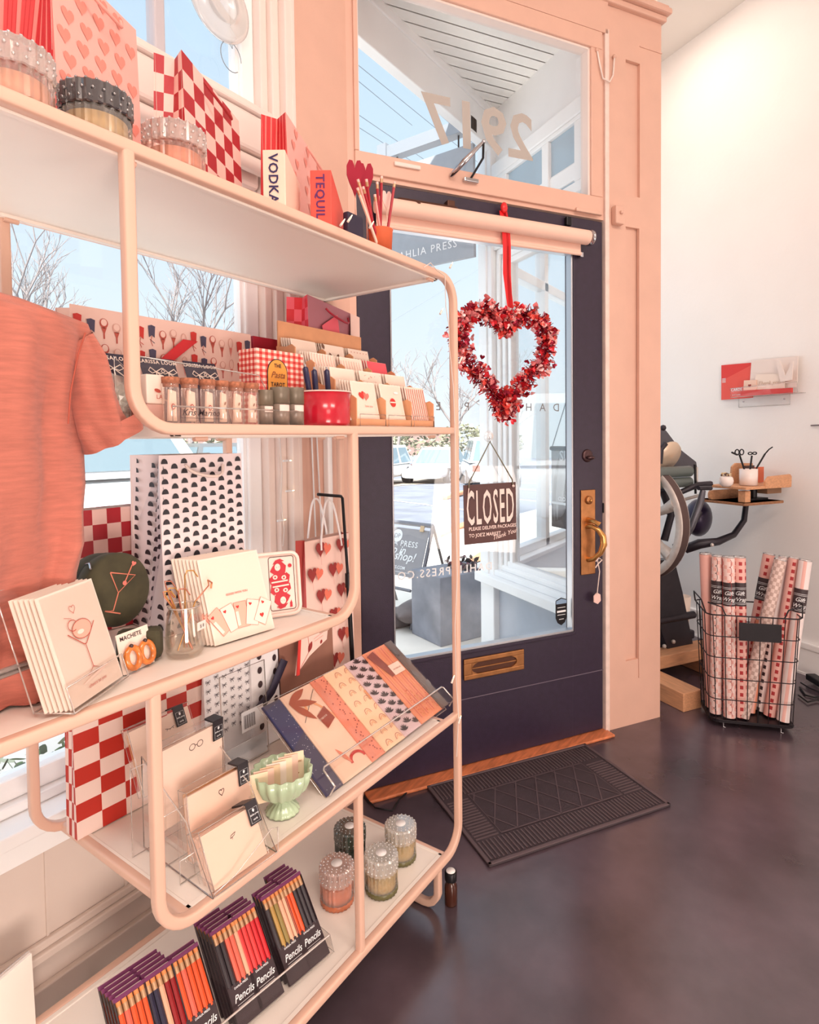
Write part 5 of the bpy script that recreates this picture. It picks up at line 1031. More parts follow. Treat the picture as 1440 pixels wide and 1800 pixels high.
# ================================================================= GOODS ON THE FOURTH BOARD
z4 = t4 + .001
C0 = az(136, 1478, z4); T = fr(C0, camdir(36)); w = alx(C0 + Zu * .28, camdir(36), 362); d = alx(C0 + Zu * .15, camdir(-54), 113)
chk4 = mat('check_brick', (190, 44, 30), .5); chl4 = mat('check_blush', (244, 218, 208), .55)
giftbag('tall brick red and blush checkered gift bag on the fourth board', T, w, .30, d, lambda i, j: chk4 if (i + j) % 2 else chl4, lambda i, j: chk4 if (i + j) % 2 else chl4, nu=6, nv=9, ns=4, crease=.2, inside=bag_in, handle=(mat('white_cord'), .07))
tabm = mat('black_tab', (38, 32, 38), .4); sleeve = clear('sleeve', (255, 253, 252), .10, .12)
kraftin = mat('kraft_insert', (206, 150, 104), .7)
def noteset(label, bl, br, tl, z, n, paper, edge, icon, tabx):
    T, w, h = stand(bl, br, tl, z); dp = .0045 * n + .006; t = thing('stationery_set', label, 'stationery', T)
    m = MB(); m.box(0, w, 0, h, -.003, 0, paper)
    for k in range(1, n): m.box(.001 * (k % 2), w - .001, 0, h - .002 * (k % 3), -.0045 * k - .003, -.0045 * k, (edge if k == n - 1 else paper))
    m.build('note_card', t)
    m = MB(); sheet(m, [(-.002, -.001, .002), (w + .002, -.001, .002), (w + .002, h + .008, .002), (-.002, h + .008, .002)], .0012); sheet(m, [(-.002, -.001, .002), (-.002, -.001, -dp), (-.002, h + .008, -dp), (-.002, h + .008, .002)], .0012); sheet(m, [(-.002, h + .008, .002), (w + .002, h + .008, .002), (w + .002, h + .008, -dp), (-.002, h + .008, -dp)], .001); m.build('clear_sleeve', t)
    m = MB(); m.box(w * tabx, w * tabx + .024, h + .006, h + .0095, -dp - .002, .004, tabm); m.box(w * tabx, w * tabx + .024, h - .030, h + .0095, .003, .0045, tabm)
    for yy, s_ in ((h - .004, .006), (h - .012, .009), (h - .020, .010)): m.text(('note', 'dahlia press', 'cards')[int((h - yy) / .008) % 3], gl, None, s_ * .45, w * tabx + .012, yy - .003, .0055, bold=.02)
    m.poly(ell(w * tabx + .012, h - .007, .002, .003), gl, None, .0052); stroke(m, rect(w * tabx + .003, w * tabx + .021, h - .027, h - .003), .0005, gl, None, .0052, True); m.build('header_tab', t)
    m = MB(); icon(m, w, h); m.build('icon_print', t)
def i_heart(m, w, h): stroke(m, [(x, y * 1.1) for x, y in heart(w * .52, h * .80 / 1.1, .006)], .0011, txt, None, .0008, True)
def i_bird(m, w, h): stroke(m, [(w * .46, h * .66), (w * .54, h * .69), (w * .57, h * .73), (w * .48, h * .71), (w * .46, h * .66)], .0009, txt, None, .0008); stroke(m, [(w * .5, h * .67), (w * .49, h * .63)], .0008, txt, None, .0008)
def i_glass(m, w, h): stroke(m, ell(w * .48, h * .86, .0065, .0058), .001, txt, None, .0008, True); stroke(m, ell(w * .61, h * .86, .0065, .0058), .001, txt, None, .0008, True); stroke(m, [(w * .53, h * .865), (w * .56, h * .865)], .001, txt, None, .0008)
def i_lash(m, w, h):
    for x in (w * .40, w * .62):
        stroke(m, [(x - .010, h * .80), (x, h * .775), (x + .010, h * .80)], .0010, txt, None, .0008)
        for q_ in (-.006, 0, .006): stroke(m, [(x + q_, h * .785), (x + q_ * 1.3, h * .76)], .0008, txt, None, .0008)
blush = mat('blush_card', (242, 206, 186), .6); blush2 = mat('pale_blush_card', (246, 220, 204), .6)
noteset('boxed note cards with a pair of drawn eyelashes, highest in the clear stationery rack', (255, 1400), (358, 1342), (226, 1288), z4 + .09, 3, blush2, kraftin, i_lash, .72)
noteset('boxed note cards with a tiny pair of glasses drawn on them', (287, 1462), (392, 1394), (284, 1322), z4 + .05, 3, blush2, blush2, i_glass, .82)
noteset('boxed note cards with a small drawn heart and a kraft back edge', (340, 1518), (446, 1448), (329, 1402), z4 + .012, 4, blush, kraftin, i_heart, .80)
noteset('boxed note cards with a tiny drawn bird, lowest and nearest the shelf edge', (378, 1566), (470, 1500), (352, 1472), z4 + .003, 7, blush, blush, i_bird, .84)
T, w, h = stand((378, 1566), (470, 1500), (352, 1472), z4 + .001); T = fr(T.translation, T.to_3x3() @ V((1, 0, 0)))
t = thing('stationery_rack', 'clear stepped acrylic rack holding the boxed note cards', 'rack', T)
m = MB(); sheet(m, [(-.01, 0, .012), (w + .015, 0, .012), (w + .015, .045, .012), (w, .05, .012), (.03, .012, .012), (-.01, .006, .012)]); 
for zz, hh in ((-.06, .04), (-.12, .09), (-.19, .16)): sheet(m, [(-.02 + zz * .1, 0, zz), (w + .01, 0, zz), (w + .01, hh, zz), (-.02 + zz * .1, hh, zz)])
sheet(m, [(-.012, 0, .012), (-.012, 0, -.20), (-.012, .17, -.20), (-.012, .10, -.06)]); sheet(m, [(w + .012, 0, .012), (w + .012, 0, -.20), (w + .012, .17, -.20), (w + .012, .10, -.06)]); m.build('acrylic_step', t)
# bow print paper bag, dotted bag, kraft bag
C0 = ay(364, 1340, 1.13); C0 = V((C0.x, 1.13, z4)); w = ay(446, 1330, 1.13).x - C0.x; hh = aly(C0, Zu, 1150)
def bows_(m, w, h):
    for j in range(9):
        for i in range(6):
            x = w * (i + .5) / 6; y = h * (.30 + j * .075) + (.006 if i % 2 else 0)
            if y < h - .012: bow(m, x, y, .0058, mat('bow_grey', (110, 104, 112), .6), None, .0012 - .008 * y / h)
giftbag('white gift bag printed with small grey bows behind the boxed note cards', fr(C0, Xu), w, hh, .05, mat('bag_white', (240, 238, 240), .6), mat('bag_white'), deco=bows_, inside=bag_in)
m = MB(); q = fr((C0.x + .02, 1.095, z4 + .001), Xu, V((0, .05, 1))); a, b = w * .98, hh * .80; sheet(m, [q @ V(p) for p in ((0, 0, 0), (a, 0, 0), (a, b, 0), (0, b, 0))], .004)
m.box(.004, a - .004, .004, .05, -.002, 0, mat('sheet_white', (240, 242, 246), .5), q)
for k in range(16): m.poly(rect(a * .46 + k * .0022, a * .46 + k * .0022 + (.0012 if k % 3 else .0005), b * .36, b * .50), txt, q, .001)
m.box(a * .42, a * .92, b * .33, b * .54, -.001, .0004, mat('sheet_white'), q); tag(m.build('sleeved_pad', origin=C0), 'clear sleeved pad with a barcode standing before the bow printed bag', 'stationery')
C1 = ay(446, 1310, 1.12); wd = ay(494, 1310, 1.12).x - C1.x; C1 = V((C1.x + .002, 1.12, z4)); hh2 = aly(C1, Zu, 1152)
def dots_(m, w, h):
    for j in range(7): m.poly(ell(w * .30, h * (.08 + j * .145), .007, .0085), txt, None, .0014 - .008 * (.08 + j * .145)); m.poly(ell(w * .85, h * (.15 + j * .145), .006, .0085), txt, None, .0014 - .008 * (.15 + j * .145))
giftbag('narrow white gift bag with black polka dots and a navy strap', fr(C1, Xu), wd, hh2, .06, mat('bag_white'), mat('bag_white'), deco=dots_, inside=bag_in)
m = MB(); sp0 = [ay(500, 1160, 1.108), ay(478, 1215, 1.108), ay(452, 1250, 1.108), ay(446, 1275, 1.108)]; m.tube(sp0, [.012, .011, .012, .006], mat('navy_strap', (44, 38, 62), .6), prof=[(1, .15), (-1, .15), (-1, -.15), (1, -.15)]); tag(m.build('strap', origin=sp0[0]), 'wide navy ribbon strap hanging across the polka dot bag', 'ribbon')
C2 = V((C1.x + wd + .004, 1.12, z4)); w2 = ay(590, 1250, 1.12).x - C2.x; h2 = aly(C2, Zu, 1128)
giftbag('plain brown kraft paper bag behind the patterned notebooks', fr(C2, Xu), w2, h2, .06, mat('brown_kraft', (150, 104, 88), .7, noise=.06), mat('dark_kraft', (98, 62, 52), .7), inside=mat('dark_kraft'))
# jade bowl with tags
pB = az(497, 1425, z4); rb = alx(pB + Zu * .07, rt, 547); jade = mat('jadeite', (184, 206, 172), .22, coat=.4, noise=.04, nscale=14)
t = thing('jade_bowl', 'pale green fluted glass footed bowl filled with small cards', 'bowl', TR(*pB)); hB = .088
m = MB(); m.lathe([(0, .004), (rb * .50, .003), (rb * .56, 0), (rb * .58, .004), (rb * .48, .012), (rb * .26, .022), (rb * .24, .028)], jade, 72, None, True, .03, 16); m.build('foot', t)
m = MB(); m.lathe([(rb * .24, .026, .2), (rb * .55, .034, .6), (rb * .82, .048), (rb * .96, .066), (rb, hB), (rb * .96, hB), (rb * .9, .066), (rb * .76, .05), (rb * .5, .038), (0, .032)], jade, 96, None, True, .05, 16); m.build('bowl_body', t)
tg = [mat('tag_' + str(i), c, .6) for i, c in enumerate(((244, 222, 190), (240, 200, 180), (226, 196, 160), (246, 226, 210)))]
for k in range(7):
    q = fr(pB + V((-.052 + k * .0135, .012 - k * .003, .036)), camdir(66), V((-.10, .10, 1))); m = MB(); w, h = .040, .072 - .002 * (6 - k); m.box(-w * .5, w * .5, 0, h, -.001, 0, tg[k % 4] if k < 6 else tg[0])
    if k == 6:
        m.text('DAHLIA PRESS', gold, q if 0 else None, .0042, 0, h * .72, .0008, bold=.02) if False else m.text('DAHLIA PRESS', mat('gold_ink', (180, 120, 60), .4, .5), None, .0048, 0, h * .70, .0008, bold=.02); m.poly(ell(0, h * .86, .0018, .0026), mat('gold_ink'), None, .0008)
        for a in range(7): m.poly(leaf(0, h * .35, .011, .0022, .4 + a * .4), (mat('gold_ink'), txt, dr_)[a % 3], None, .0009 + a * .0001)
        stroke(m, [(0, h * .35), (-.002, h * .25), (.003, h * .18)], .001, txt, None, .0009)
    o = m.build('gift_tag'); o.matrix_world = q
    tag(o, 'cream tag with a gold flower, in front of the other tags in the jade bowl' if k == 6 else 'small paper gift tag tucked behind others in the jade bowl', 'tag', None if k == 6 else 'tags in the jade bowl')
# notebooks in a clear easel
T, wN, hN = stand((578, 1398), (786, 1243), (462, 1240), z4 + .003)
tq = at(690, 1122, T.to_3x3() @ V((0, 0, 1)), (T.to_3x3() @ V((0, 0, 1))).dot(T.translation)); wt = (T.inverted() @ tq).x; wU = wN * .93
def n_navy(m, w, h):
    R = random.Random(1); m.poly([(0, h * .5), (w, h * .62), (w, h), (0, h * .95)], mat('deep_blue', (52, 56, 104), .5), None, .0012)
    for k in range(60): m.poly(ell(R.uniform(.004, w - .004), R.uniform(.004, h - .004), .0008, .0008, 0, 5), gl, None, .0016)
def n_leaf(m, w, h):
    bl = mat('brown_leaf', (176, 84, 52), .6); stroke(m, ell(w * .62, h * .52, w * .22, h * .33, .3, 20, -1.2, 2.2), .006, mat('peach_arc', (240, 170, 120), .6), None, .001)
    stroke(m, [(w * .12, h * .66), (w * .8, h * .93)], .0012, txt, None, .0013)
    for a, l_ in ((.3, .066), (-.35, .076), (-1.0, .075)): m.poly(leaf(w * .08, h * .90, l_, .0095, a), bl, None, .0016)
    m.poly(leaf(w * .3, h * .30, .05, .005, -1.2), mat('peach_leaf', (232, 140, 110), .6), None, .0016); stroke(m, ell(w * .62, h * .10, .022, .018, 0, 14, 0, PI), .007, redp, None, .0014)
    m.poly([(w * .48, h * .50), (w * .78, h * .56), (w * .74, h * .72), (w * .44, h * .66)], mat('rust_label', (156, 66, 44), .6), None, .002); m.text('NOTEBOOK', cream_c, RZ(.15), .006, w * .7, h * .56, .0024)
    for a in range(4): m.poly(leaf(w * .92, h * .28 - a * .01, .012, .004, 2.5), mat('moss', (90, 80, 60), .6), None, .0016)
def n_dots(m, w, h):
    R = random.Random(2)
    for k in range(46): m.poly(ell(R.uniform(.004, w - .004), h * (k + .5) / 46, .0022, .0016, R.uniform(0, 3), 6), dkh, None, .0014)
def n_rain(m, w, h):
    for j in range(8):
        for i in range(2):
            x = w * (.3 + .42 * i + .12 * (j % 2)); y = h * (.03 + j * .125)
            for r_, c in ((.0105, dr_), (.006, mat('peach_arc'))): stroke(m, [(x + r_ * math.cos(k * PI / 8), y + r_ * 1.3 * math.sin(k * PI / 8)) for k in range(9)], .0012, c, None, .0014)
    m.poly(rect(w * .8, w * 1.0, h * .52, h * .64), mat('tan_label', (222, 150, 100), .6), None, .002)
def n_flor(m, w, h):
    R = random.Random(6)
    for j in range(8):
        for i in range(3):
            x = w * (.18 + .32 * i); y = h * (.05 + .12 * j + .05 * (i % 2))
            for a in range(6): m.poly(leaf(x, y, .017, .0022, .2 + a * .45 + R.uniform(-.1, .1), 5), txt, None, .0013 + a * .0001)
def n_orng(m, w, h):
    R = random.Random(8)
    for k in range(9): stroke(m, [(w * (.1 + k * .1), h * .98), (w * (.12 + k * .09), h * .5), (w * (.14 + k * .09), h * .05)], .0022, (rose, mat('peach_arc'), mat('peach_leaf'))[k % 3], None, .0012)
    for k in range(60): m.poly(ell(R.uniform(w * .2, w * .9), R.uniform(h * .05, h * .4), .0014, .0014, 0, 5), (redp, gold)[k % 2], None, .0018)
    m.poly([(w * .05, h * .95), (w * .35, h * .98), (w * .5, h * .62), (w * .3, h * .6)], mat('rust_shape', (150, 84, 76), .6), None, .0022); m.poly(rect(w * .42, w * .86, h * .60, h * .74), cream_c, None, .0026); m.text('NOTEBOOK', dr_, None, .006, w * .64, h * .66, .003)
def n_grey(m, w, h):
    for k in range(5): m.poly(leaf(w * .5, h * (.1 + k * .17), .03, .009, 1.4 + .5 * (-1) ** k), mat('grey_leaf', (120, 116, 118), .6), None, .0013)
books = [('navy', (66, 62, 92), -.004, .040, n_navy, 'navy notebook with a starry speckled cover at the low end of the easel'), ('leaf', (248, 214, 190), .030, .078, n_leaf, 'cream notebook with large rust leaves and a rust label'), ('dots', (238, 150, 124), .094, .034, n_dots, 'slim coral notebook covered in dark dots'), ('rain', (248, 216, 180), .124, .058, n_rain, 'pale peach notebook printed with small rainbows'), ('flor', (224, 200, 206), .175, .052, n_flor, 'lilac notebook with black leaf sprays'), ('orng', (240, 160, 124), .222, .070, n_orng, 'orange notebook with brush strokes and gold berries'), ('grey', (120, 108, 106), .286, .020, n_grey, 'dark grey notebook with leaves at the door end of the easel')]
kx = (wN - .012) / .306
for i, (nm, col, x, w, fn, lb) in enumerate(books):
    q = T @ TR(x * kx, .0, .0035 * i) @ RZ(0); m = MB(); m.box(0, w * kx, 0, hN * (.985 + .0), -.003, 0, mat('book_' + nm, col, .5)); m.box(.001, w * kx - .001, .001, hN - .004, -.0045, -.003, cream_c) if i < 1 else None
    fn(m, w * kx, hN * .98); m.poly(rect(.001, w * kx - .001, .001, hN * .98), clear('book_wrap', (255, 253, 252), .09, .08), None, .0042); o = m.build('notebook'); o.matrix_world = q; tag(o, lb, 'notebook')
t = thing('book_easel', 'clear acrylic easel holding the row of patterned notebooks', 'easel', T); m = MB(); w = wN + .006; m.tube([(0, -.002, .004), (0, .0, .03), (.0, .04, .032), (.006, .045, .032), (w - .006, .045, .032), (w, .04, .032), (w, .0, .03), (w, -.002, .004)], .0022, edgem, 6); m.add([(0, 0, .03), (w, 0, .03), (w, .045, .032), (0, .045, .032)], [(0, 1, 2, 3)], clearm); sheet(m, [(-.004, -.001, -.012), (w, -.001, -.012), (w, hN * 1.03, -.012), (-.004, hN * 1.03, -.012)]); m.add([(0, 0, -.01), (w, 0, -.01), (w, 0, .03), (0, 0, .03)], [(0, 1, 2, 3)], clearm); m.build('acrylic_sheet', t)

# ================================================================= GOODS ON THE LOWEST BOARD
z1 = t1 + .001
for px, py, lid, gt, wx, lb in ((593, 1583, 'rose', (250, 224, 214), (240, 166, 130), 'blush glass candle jar with a bumpy lid nearest the pencil packs'), (616, 1512, 'green', (70, 96, 86), (50, 70, 58), 'dark green glass candle jar half hidden by the shelf post'), (671, 1563, 'clear', (240, 240, 226), (214, 176, 122), 'clear glass candle jar with tan wax beside the shelf post'), (705, 1507, 'clear', (250, 236, 230), (236, 168, 138), 'clear glass candle jar with peach wax closest to the door')):
    jar(lb, az(px, py, z1), .0395, .094, gt, LIDS[lid], wx)
packm = mat('pack_board', (52, 34, 40), .5); packt = mat('pack_purple', (120, 44, 96), .5, noise=.1); pen_cols = {'o': (236, 92, 46), 'k': (52, 44, 50), 'r': (214, 36, 46), 'c': (228, 66, 66), 'g': (150, 130, 70), 'p': (240, 182, 150), 'y': (190, 150, 80), 'n': (44, 40, 66), 'd': (150, 24, 30), 'm': (240, 110, 90)}
for k_, c_ in pen_cols.items(): mat('pk_' + k_, c_, .4)
def pack(T, w, h, cols, label, n, gw):
    t = thing('pencil_pack', label, 'pencils', T, 'pencil packs: ' + label); hb = h * .42
    m = MB(); m.box(0, w, 0, h, -.0075, -.006, packm); m.box(0, w, 0, hb, -.0012, 0, packm); m.box(0, .0012, 0, h, -.0075, 0, packm); m.box(w - .0012, w, 0, h, -.0075, 0, packm); m.box(0, w, h - .001, h + .006, -.0075, -.001, packt); m.box(w * .1, w * .9, h + .006, h + .0068, -.006, -.003, cream_c); m.build('pack_sleeve', t)
    m = MB(); m.text('Pencils', gl, None, w * .30, w * .5, hb * .58, .0008, sh=.4, bold=.012, sx=.95); m.text('DAHLIA PRESS', gl, None, w * .085, w * .5, hb * .88, .0008, bold=.02)
    for k in range(3): m.poly(rect(w * .18, w * .82, hb * (.50 - k * .06), hb * (.51 - k * .06)), gl, None, .0008)
    m.build('lettering', t); k = len(cols); pw = (w - .003) / k
    for i, c in enumerate(cols):
        x = .0015 + pw * (i + .5); m = MB(); m.tube([(x, hb - .004, -.0038), (x, h - .020, -.0038)], pw * .47, MATS['pk_' + c], 6, smooth=False); m.tube([(x, h - .020, -.0038), (x, h - .008, -.0038)], pw * .49, fer, 8); m.tube([(x, h - .008, -.0038), (x, h - .001, -.0038)], pw * .44, mat('eraser_orange', (232, 150, 90), .6), 8); m.build('pencil', t)
    for j in range(1, n): dup(t, T @ TR(-.0045 * j * .3, .0066 * j, -.0105 * j))
T, w_, h_ = stand((545, 1705), (581, 1674), (494, 1560), z1 + .006); pw_ = w_
P0n = T.translation; sX = T.to_3x3() @ V((1, 0, 0))
fr_ = [((545, 1705), (494, 1559), 'ookkk', 5, 'pencil pack with orange and black pencils, beside the blush candle'), ((513, 1737), (454, 1588), 'kygpp', 3, 'pencil pack with olive and blush pencils'), ((466, 1786), (416, 1624), 'cccrr', 4, 'pencil pack of all red pencils'), ((430, 1822), (376, 1660), 'kkmmp', 5, 'pencil pack with black, coral and blush pencils'), ((360, 1885), (304, 1706), 'omooo', 2, 'pencil pack of orange pencils'), ((310, 1930), (254, 1752), 'nnpdd', 5, 'pencil pack with navy, blush and dark red pencils'), ((262, 1985), (205, 1800), 'omooo', 5, 'pencil pack cropped by the lower picture edge')]
Xp = sX; W0 = (T.inverted() @ az(581, 1674, z1 + .006)).x
for bl, tl, cols, n, lb in fr_:
    q0 = az(*bl, z1 + .006); s_ = (q0 - P0n).dot(Xp); q0 = P0n + Xp * s_; pack(fr(q0, Xp, T.to_3x3() @ V((0, 1, 0))), W0 * .98, h_, cols, lb, n, 0)
t = thing('pencil_easel', 'long clear acrylic easel holding the pencil packs on the lowest board', 'easel', T); m = MB(); x0 = -.62; w = W0 + .004
m.tube([(x0, .030, .012), (w, .030, .012)], .0022, edgem, 6); sheet(m, [(x0, -.003, .004), (w, -.003, .004), (w, .030, .012), (x0, .030, .012)], .0006); bk = T.to_3x3().inverted() @ (Zu.cross(T.to_3x3() @ V((1, 0, 0)))) * .06; sheet(m, [(w + .002, -.003, .004), tuple(V((w + .002, -.003, 0)) + bk), tuple(V((w + .002, .04, 0)) + bk), (w + .002, .030, .012)], .0016); m.build('acrylic_sheet', t)
# leaning sleeved print at the picture edge
P0 = az(60, 1812, z1); t = thing('sleeved_print', 'white board print in a clear sleeve leaning at the cropped end of the lowest board', 'print', fr(P0, -Xu)); Pt = P0 + V((-.035, .03, 0)); Pt = ax(25, 1700, P0.x - .03)
m = MB(); dn = (Pt - P0); q = fr(P0, V((-1, -.25, 0)), dn); m.prism(rect(0, .22, 0, dn.length), .006, boardm, q @ TR(0, 0, .0), None); m.tube([q @ V((0, dn.length, .003)), q @ V((.22, dn.length, .003))], .003, edgem, 5); m.build('print_board', t, True)
# ================================================================= DOORMAT, FLOOR
mm_ = mat('dark_rubber_mat', (62, 50, 56), .7, noise=.1, bump=.6, bscale=500); mr = mat('mat_ridge', (92, 76, 80), .6)
A, B, C, D = az(757, 1383, 0), az(1031, 1310, 0), az(1184, 1417, 0), az(860, 1527, 0); xd = ((B - A) + (C - D)).normalized(); T = fr(D + Zu * .0, xd, Zu) ; yd = Zu.cross(xd); T = MX(((xd.x, yd.x, 0, D.x), (xd.y, yd.y, 0, D.y), (xd.z, yd.z, 1, .001), (0, 0, 0, 1)))
w = ((B - A).length + (C - D).length) / 2; h = ((A - D).dot(yd) + (B - C).dot(yd)) / 2
t = thing('doormat', 'dark ribbed rubber doormat with a diamond lattice in front of the door', 'doormat', T)
m = MB(); m.box(0, w, 0, h, 0, .006, mm_, None, .003); m.build('mat_base', t)
m = MB(); bw = .012
for a in ((0, w, 0, bw), (0, w, h - bw, h), (0, bw, 0, h), (w - bw, w, 0, h)): m.box(a[0], a[1], a[2], a[3], .006, .010, mr, None, .002)
i0 = .11
for k in range(int(w / .014)):
    x = .018 + k * .014
    if x < w - .02: m.box(x, x + .005, .02, i0 - .01, .006, .0085, mr); m.box(x, x + .005, h - i0 + .01, h - .02, .006, .0085, mr)
for k in range(int((h - 2 * i0) / .014)):
    y = i0 + k * .014; m.box(.02, i0 - .01, y, y + .005, .006, .0085, mr); m.box(w - i0 + .01, w - .02, y, y + .005, .006, .0085, mr)
stroke(m, rect(i0, w - i0, i0, h - i0), .006, mr, None, .0085, True)
def clip(p, q):
    t0, t1 = 0., 1.; d = (q[0] - p[0], q[1] - p[1])
    for pp_, qq in ((-d[0], p[0] - i0), (d[0], w - i0 - p[0]), (-d[1], p[1] - i0), (d[1], h - i0 - p[1])):
        if abs(pp_) < 1e-9: continue
        r = qq / pp_
        if pp_ < 0: t0 = max(t0, r)
        else: t1 = min(t1, r)
    return None if t0 >= t1 else [(p[0] + d[0] * t0, p[1] + d[1] * t0), (p[0] + d[0] * t1, p[1] + d[1] * t1)]
for k in range(-14, 22):
    for sg in (-1, 1):
        x = k * .085; c = clip((x, i0) if sg > 0 else (x + .0, i0), (x + sg * (h - 2 * i0) * .62, h - i0))
        if c: stroke(m, c, .004, mr, None, .0083 + .0002 * sg)
m.build('ridge_pattern', t)
# bottle behind the shelf foot
p = az(793, 1588, 0); t = thing('amber_bottle', 'small dark bottle with a white topped cap on the floor behind the shelf foot', 'bottle', TR(*p)); m = MB(); m.lathe([(0, 0), (.016, 0), (.017, .004), (.017, .05), (.010, .062)], mat('amber_glass', (70, 36, 26), .15), 20); m.build('bottle_body', t); m = MB(); m.lathe([(.0105, .058), (.0105, .066)], brassl, 16); m.lathe([(.016, .066), (.0165, .088), (.014, .090), (0, .090)], black, 20); m.lathe([(0, .0915), (.012, .0912), (.0125, .090)], mat('white_sticker'), 16); m.build('cap', t)
# cable by the threshold
m = MB(); m.tube([az(*q, .006) for q in ((640, 1400), (660, 1420), (690, 1425), (702, 1405), (730, 1380), (770, 1370), (800, 1365))], .003, black, 6); tag(m.build('cable', origin=az(640, 1400, 0)), 'thin black cable lying along the wooden threshold', 'cable')

# ================================================================= WREATH AND CLOSED SIGN ON THE DOOR
FW_ = FD @ TR(1.246, 1.56, .045)
wp = []
for k in range(64):
    a = 2 * PI * k / 64; x = .95 * math.sin(a) ** 3; y = (13 * math.cos(a) - 5 * math.cos(2 * a) - 2 * math.cos(3 * a) - math.cos(4 * a)) / 16; wp.append(V((x * .205 - .026, (max(y, .56) if abs(x) < .48 and y > 0 else y) * .200, 0)))
t = thing('heart_wreath', 'red tinsel heart wreath with foil hearts hanging on the door glass', 'wreath', FW_)
R = random.Random(12); tn = [mat('tinsel_dark', (134, 18, 44), .25, .6), mat('tinsel_red', (186, 24, 48), .25, .6), mat('tinsel_rose', (204, 60, 74), .3, .5)]
fl = [mat('foil_red', (204, 30, 44), .22, .55), mat('foil_pink', (236, 130, 132), .25, .5), mat('foil_blush', (244, 182, 180), .3, .4), mat('foil_wine', (138, 16, 44), .22, .6), mat('foil_coral', (232, 78, 70), .22, .5)]
m = MB(); m.tube([(p.x, p.y, 0) for p in wp], .004, tn[0], 6, True)
for k in range(3400):
    i = R.randrange(64); p = wp[i] + (wp[(i + 1) % 64] - wp[i]) * R.random(); d = V((R.gauss(0, 1), R.gauss(0, 1), R.gauss(0, .7))).normalized(); L = R.uniform(.022, .050); s = d.cross(V((R.gauss(0, 1), R.gauss(0, 1), R.gauss(0, 1)))).normalized() * .0018; a = p; b = p + d * L; m.add([a - s, a + s, b + s, b - s], [(0, 1, 2, 3)], tn[R.randrange(3)])
m.build('tinsel', t)
m = MB()
for k in range(880):
    i = R.randrange(64); p = wp[i] + (wp[(i + 1) % 64] - wp[i]) * R.random(); d = V((R.gauss(0, 1), R.gauss(0, 1), abs(R.gauss(0, .8)))).normalized(); o = p + d * R.uniform(.022, .056); q = TR(*o) @ RZ(R.uniform(0, 6.3)) @ RX(R.gauss(0, .7)) @ RY(R.gauss(0, .7)); c = fl[min(4, int(R.random() ** 1.0 * 5))]
    hp_ = heart(0, 0, R.uniform(.010, .0155), 0, 12); m.add([(0, -.001, .0018)] + [(x, y, 0) for x, y in hp_], [(0, i_ + 1, (i_ + 1) % 12 + 1) for i_ in range(12)], c, False, q)
m.build('foil_heart_petals', t)
m = MB(); rb = mat('satin_ribbon', (222, 34, 40), .3); q = FW_.inverted() @ FD
for off, wv in ((0, .014), (.012, .009)): m.add([(x + dx, y, z) for x, y, z in ((-.012 + off, .535, -.035), (-.014 + off, .47, -.015), (-.012 + off, .40, -.012), (-.006 + off, .30, -.022), (.002, .17, -.006)) for dx in (-wv, wv)], [(k * 2, k * 2 + 1, k * 2 + 3, k * 2 + 2) for k in range(4)], rb, False, TR(0, 0, .012))
m.ball((-.008, .545, -.018), (.015, .022, .01), rb, 10); m.build('ribbon', t)
# closed sign
q = FD @ TR(1.1775, .965, .014) @ RZ(.012); hw, hh = .114, .111; sgm = mat('sign_brown', (78, 34, 31), .4, noise=.08); let = mat('sign_letters', (246, 222, 214), .5)
t = thing('closed_sign', 'dark red CLOSED sign hanging on a cord from a suction hook on the door glass', 'sign', q)
m = MB(); m.prism(rect(-hw, hw, -hh, hh), .004, sgm); m.build('sign_board', t)
m = MB(); m.text('CLOSED', mat('sign_outline', (60, 30, 30), .5), None, .105, .003, -.039, .0006, sx=.485, bold=.03, sp=1.16); m.text('CLOSED', let, None, .105, 0, -.037, .0012, sx=.485, bold=.012, sp=1.16)
for v_ in m.v[:]: pass
m.build('sign_word', t)
for v_ in t.children[-1].data.vertices:   # tall condensed capitals
    v_.co.y = -.037 + (v_.co.y + .037) * 1.72
m = MB(); m.text('PLEASE DELIVER PACKAGES', let, None, .0182, -.096, -.060, .0012, al='LEFT', bold=.016, sx=.93); m.text("TO JOE'Z MARKET", let, None, .0182, -.096, -.085, .0012, al='LEFT', bold=.016, sx=.93); m.text('Thank You!', let, RZ(.2), .024, .042, -.103, .0012, sh=.4, bold=.006); m.build('sign_lettering', t)
m = MB(); m.tube([(-hw + .02, hh - .012, .002), (-hw + .022, hh + .01, .004), (0, hh + .158, .004), (hw - .018, hh + .01, .004), (hw - .014, hh - .012, .002)], .0028, mat('cord_olive', (120, 112, 92), .6), 6); m.ball((hw - .014, hh - .014, .004), .006, let, 8); m.tube([(-hw + .02, hh - .012, .003), (-hw + .016, hh - .04, .003)], .0025, let, 5); m.build('cord', t)
m = MB(); m.lathe([(0, .004), (.008, .006), (.014, .002), (.022, 0)], clear('suction_cup', (246, 248, 248), .2, .1, .25), 24, TR(0, hh + .178, -.004)); m.tube([(0, hh + .175, 0), (0, hh + .16, .008), (0, hh + .158, .002)], .002, chrome, 6); m.build('suction_hook', t)

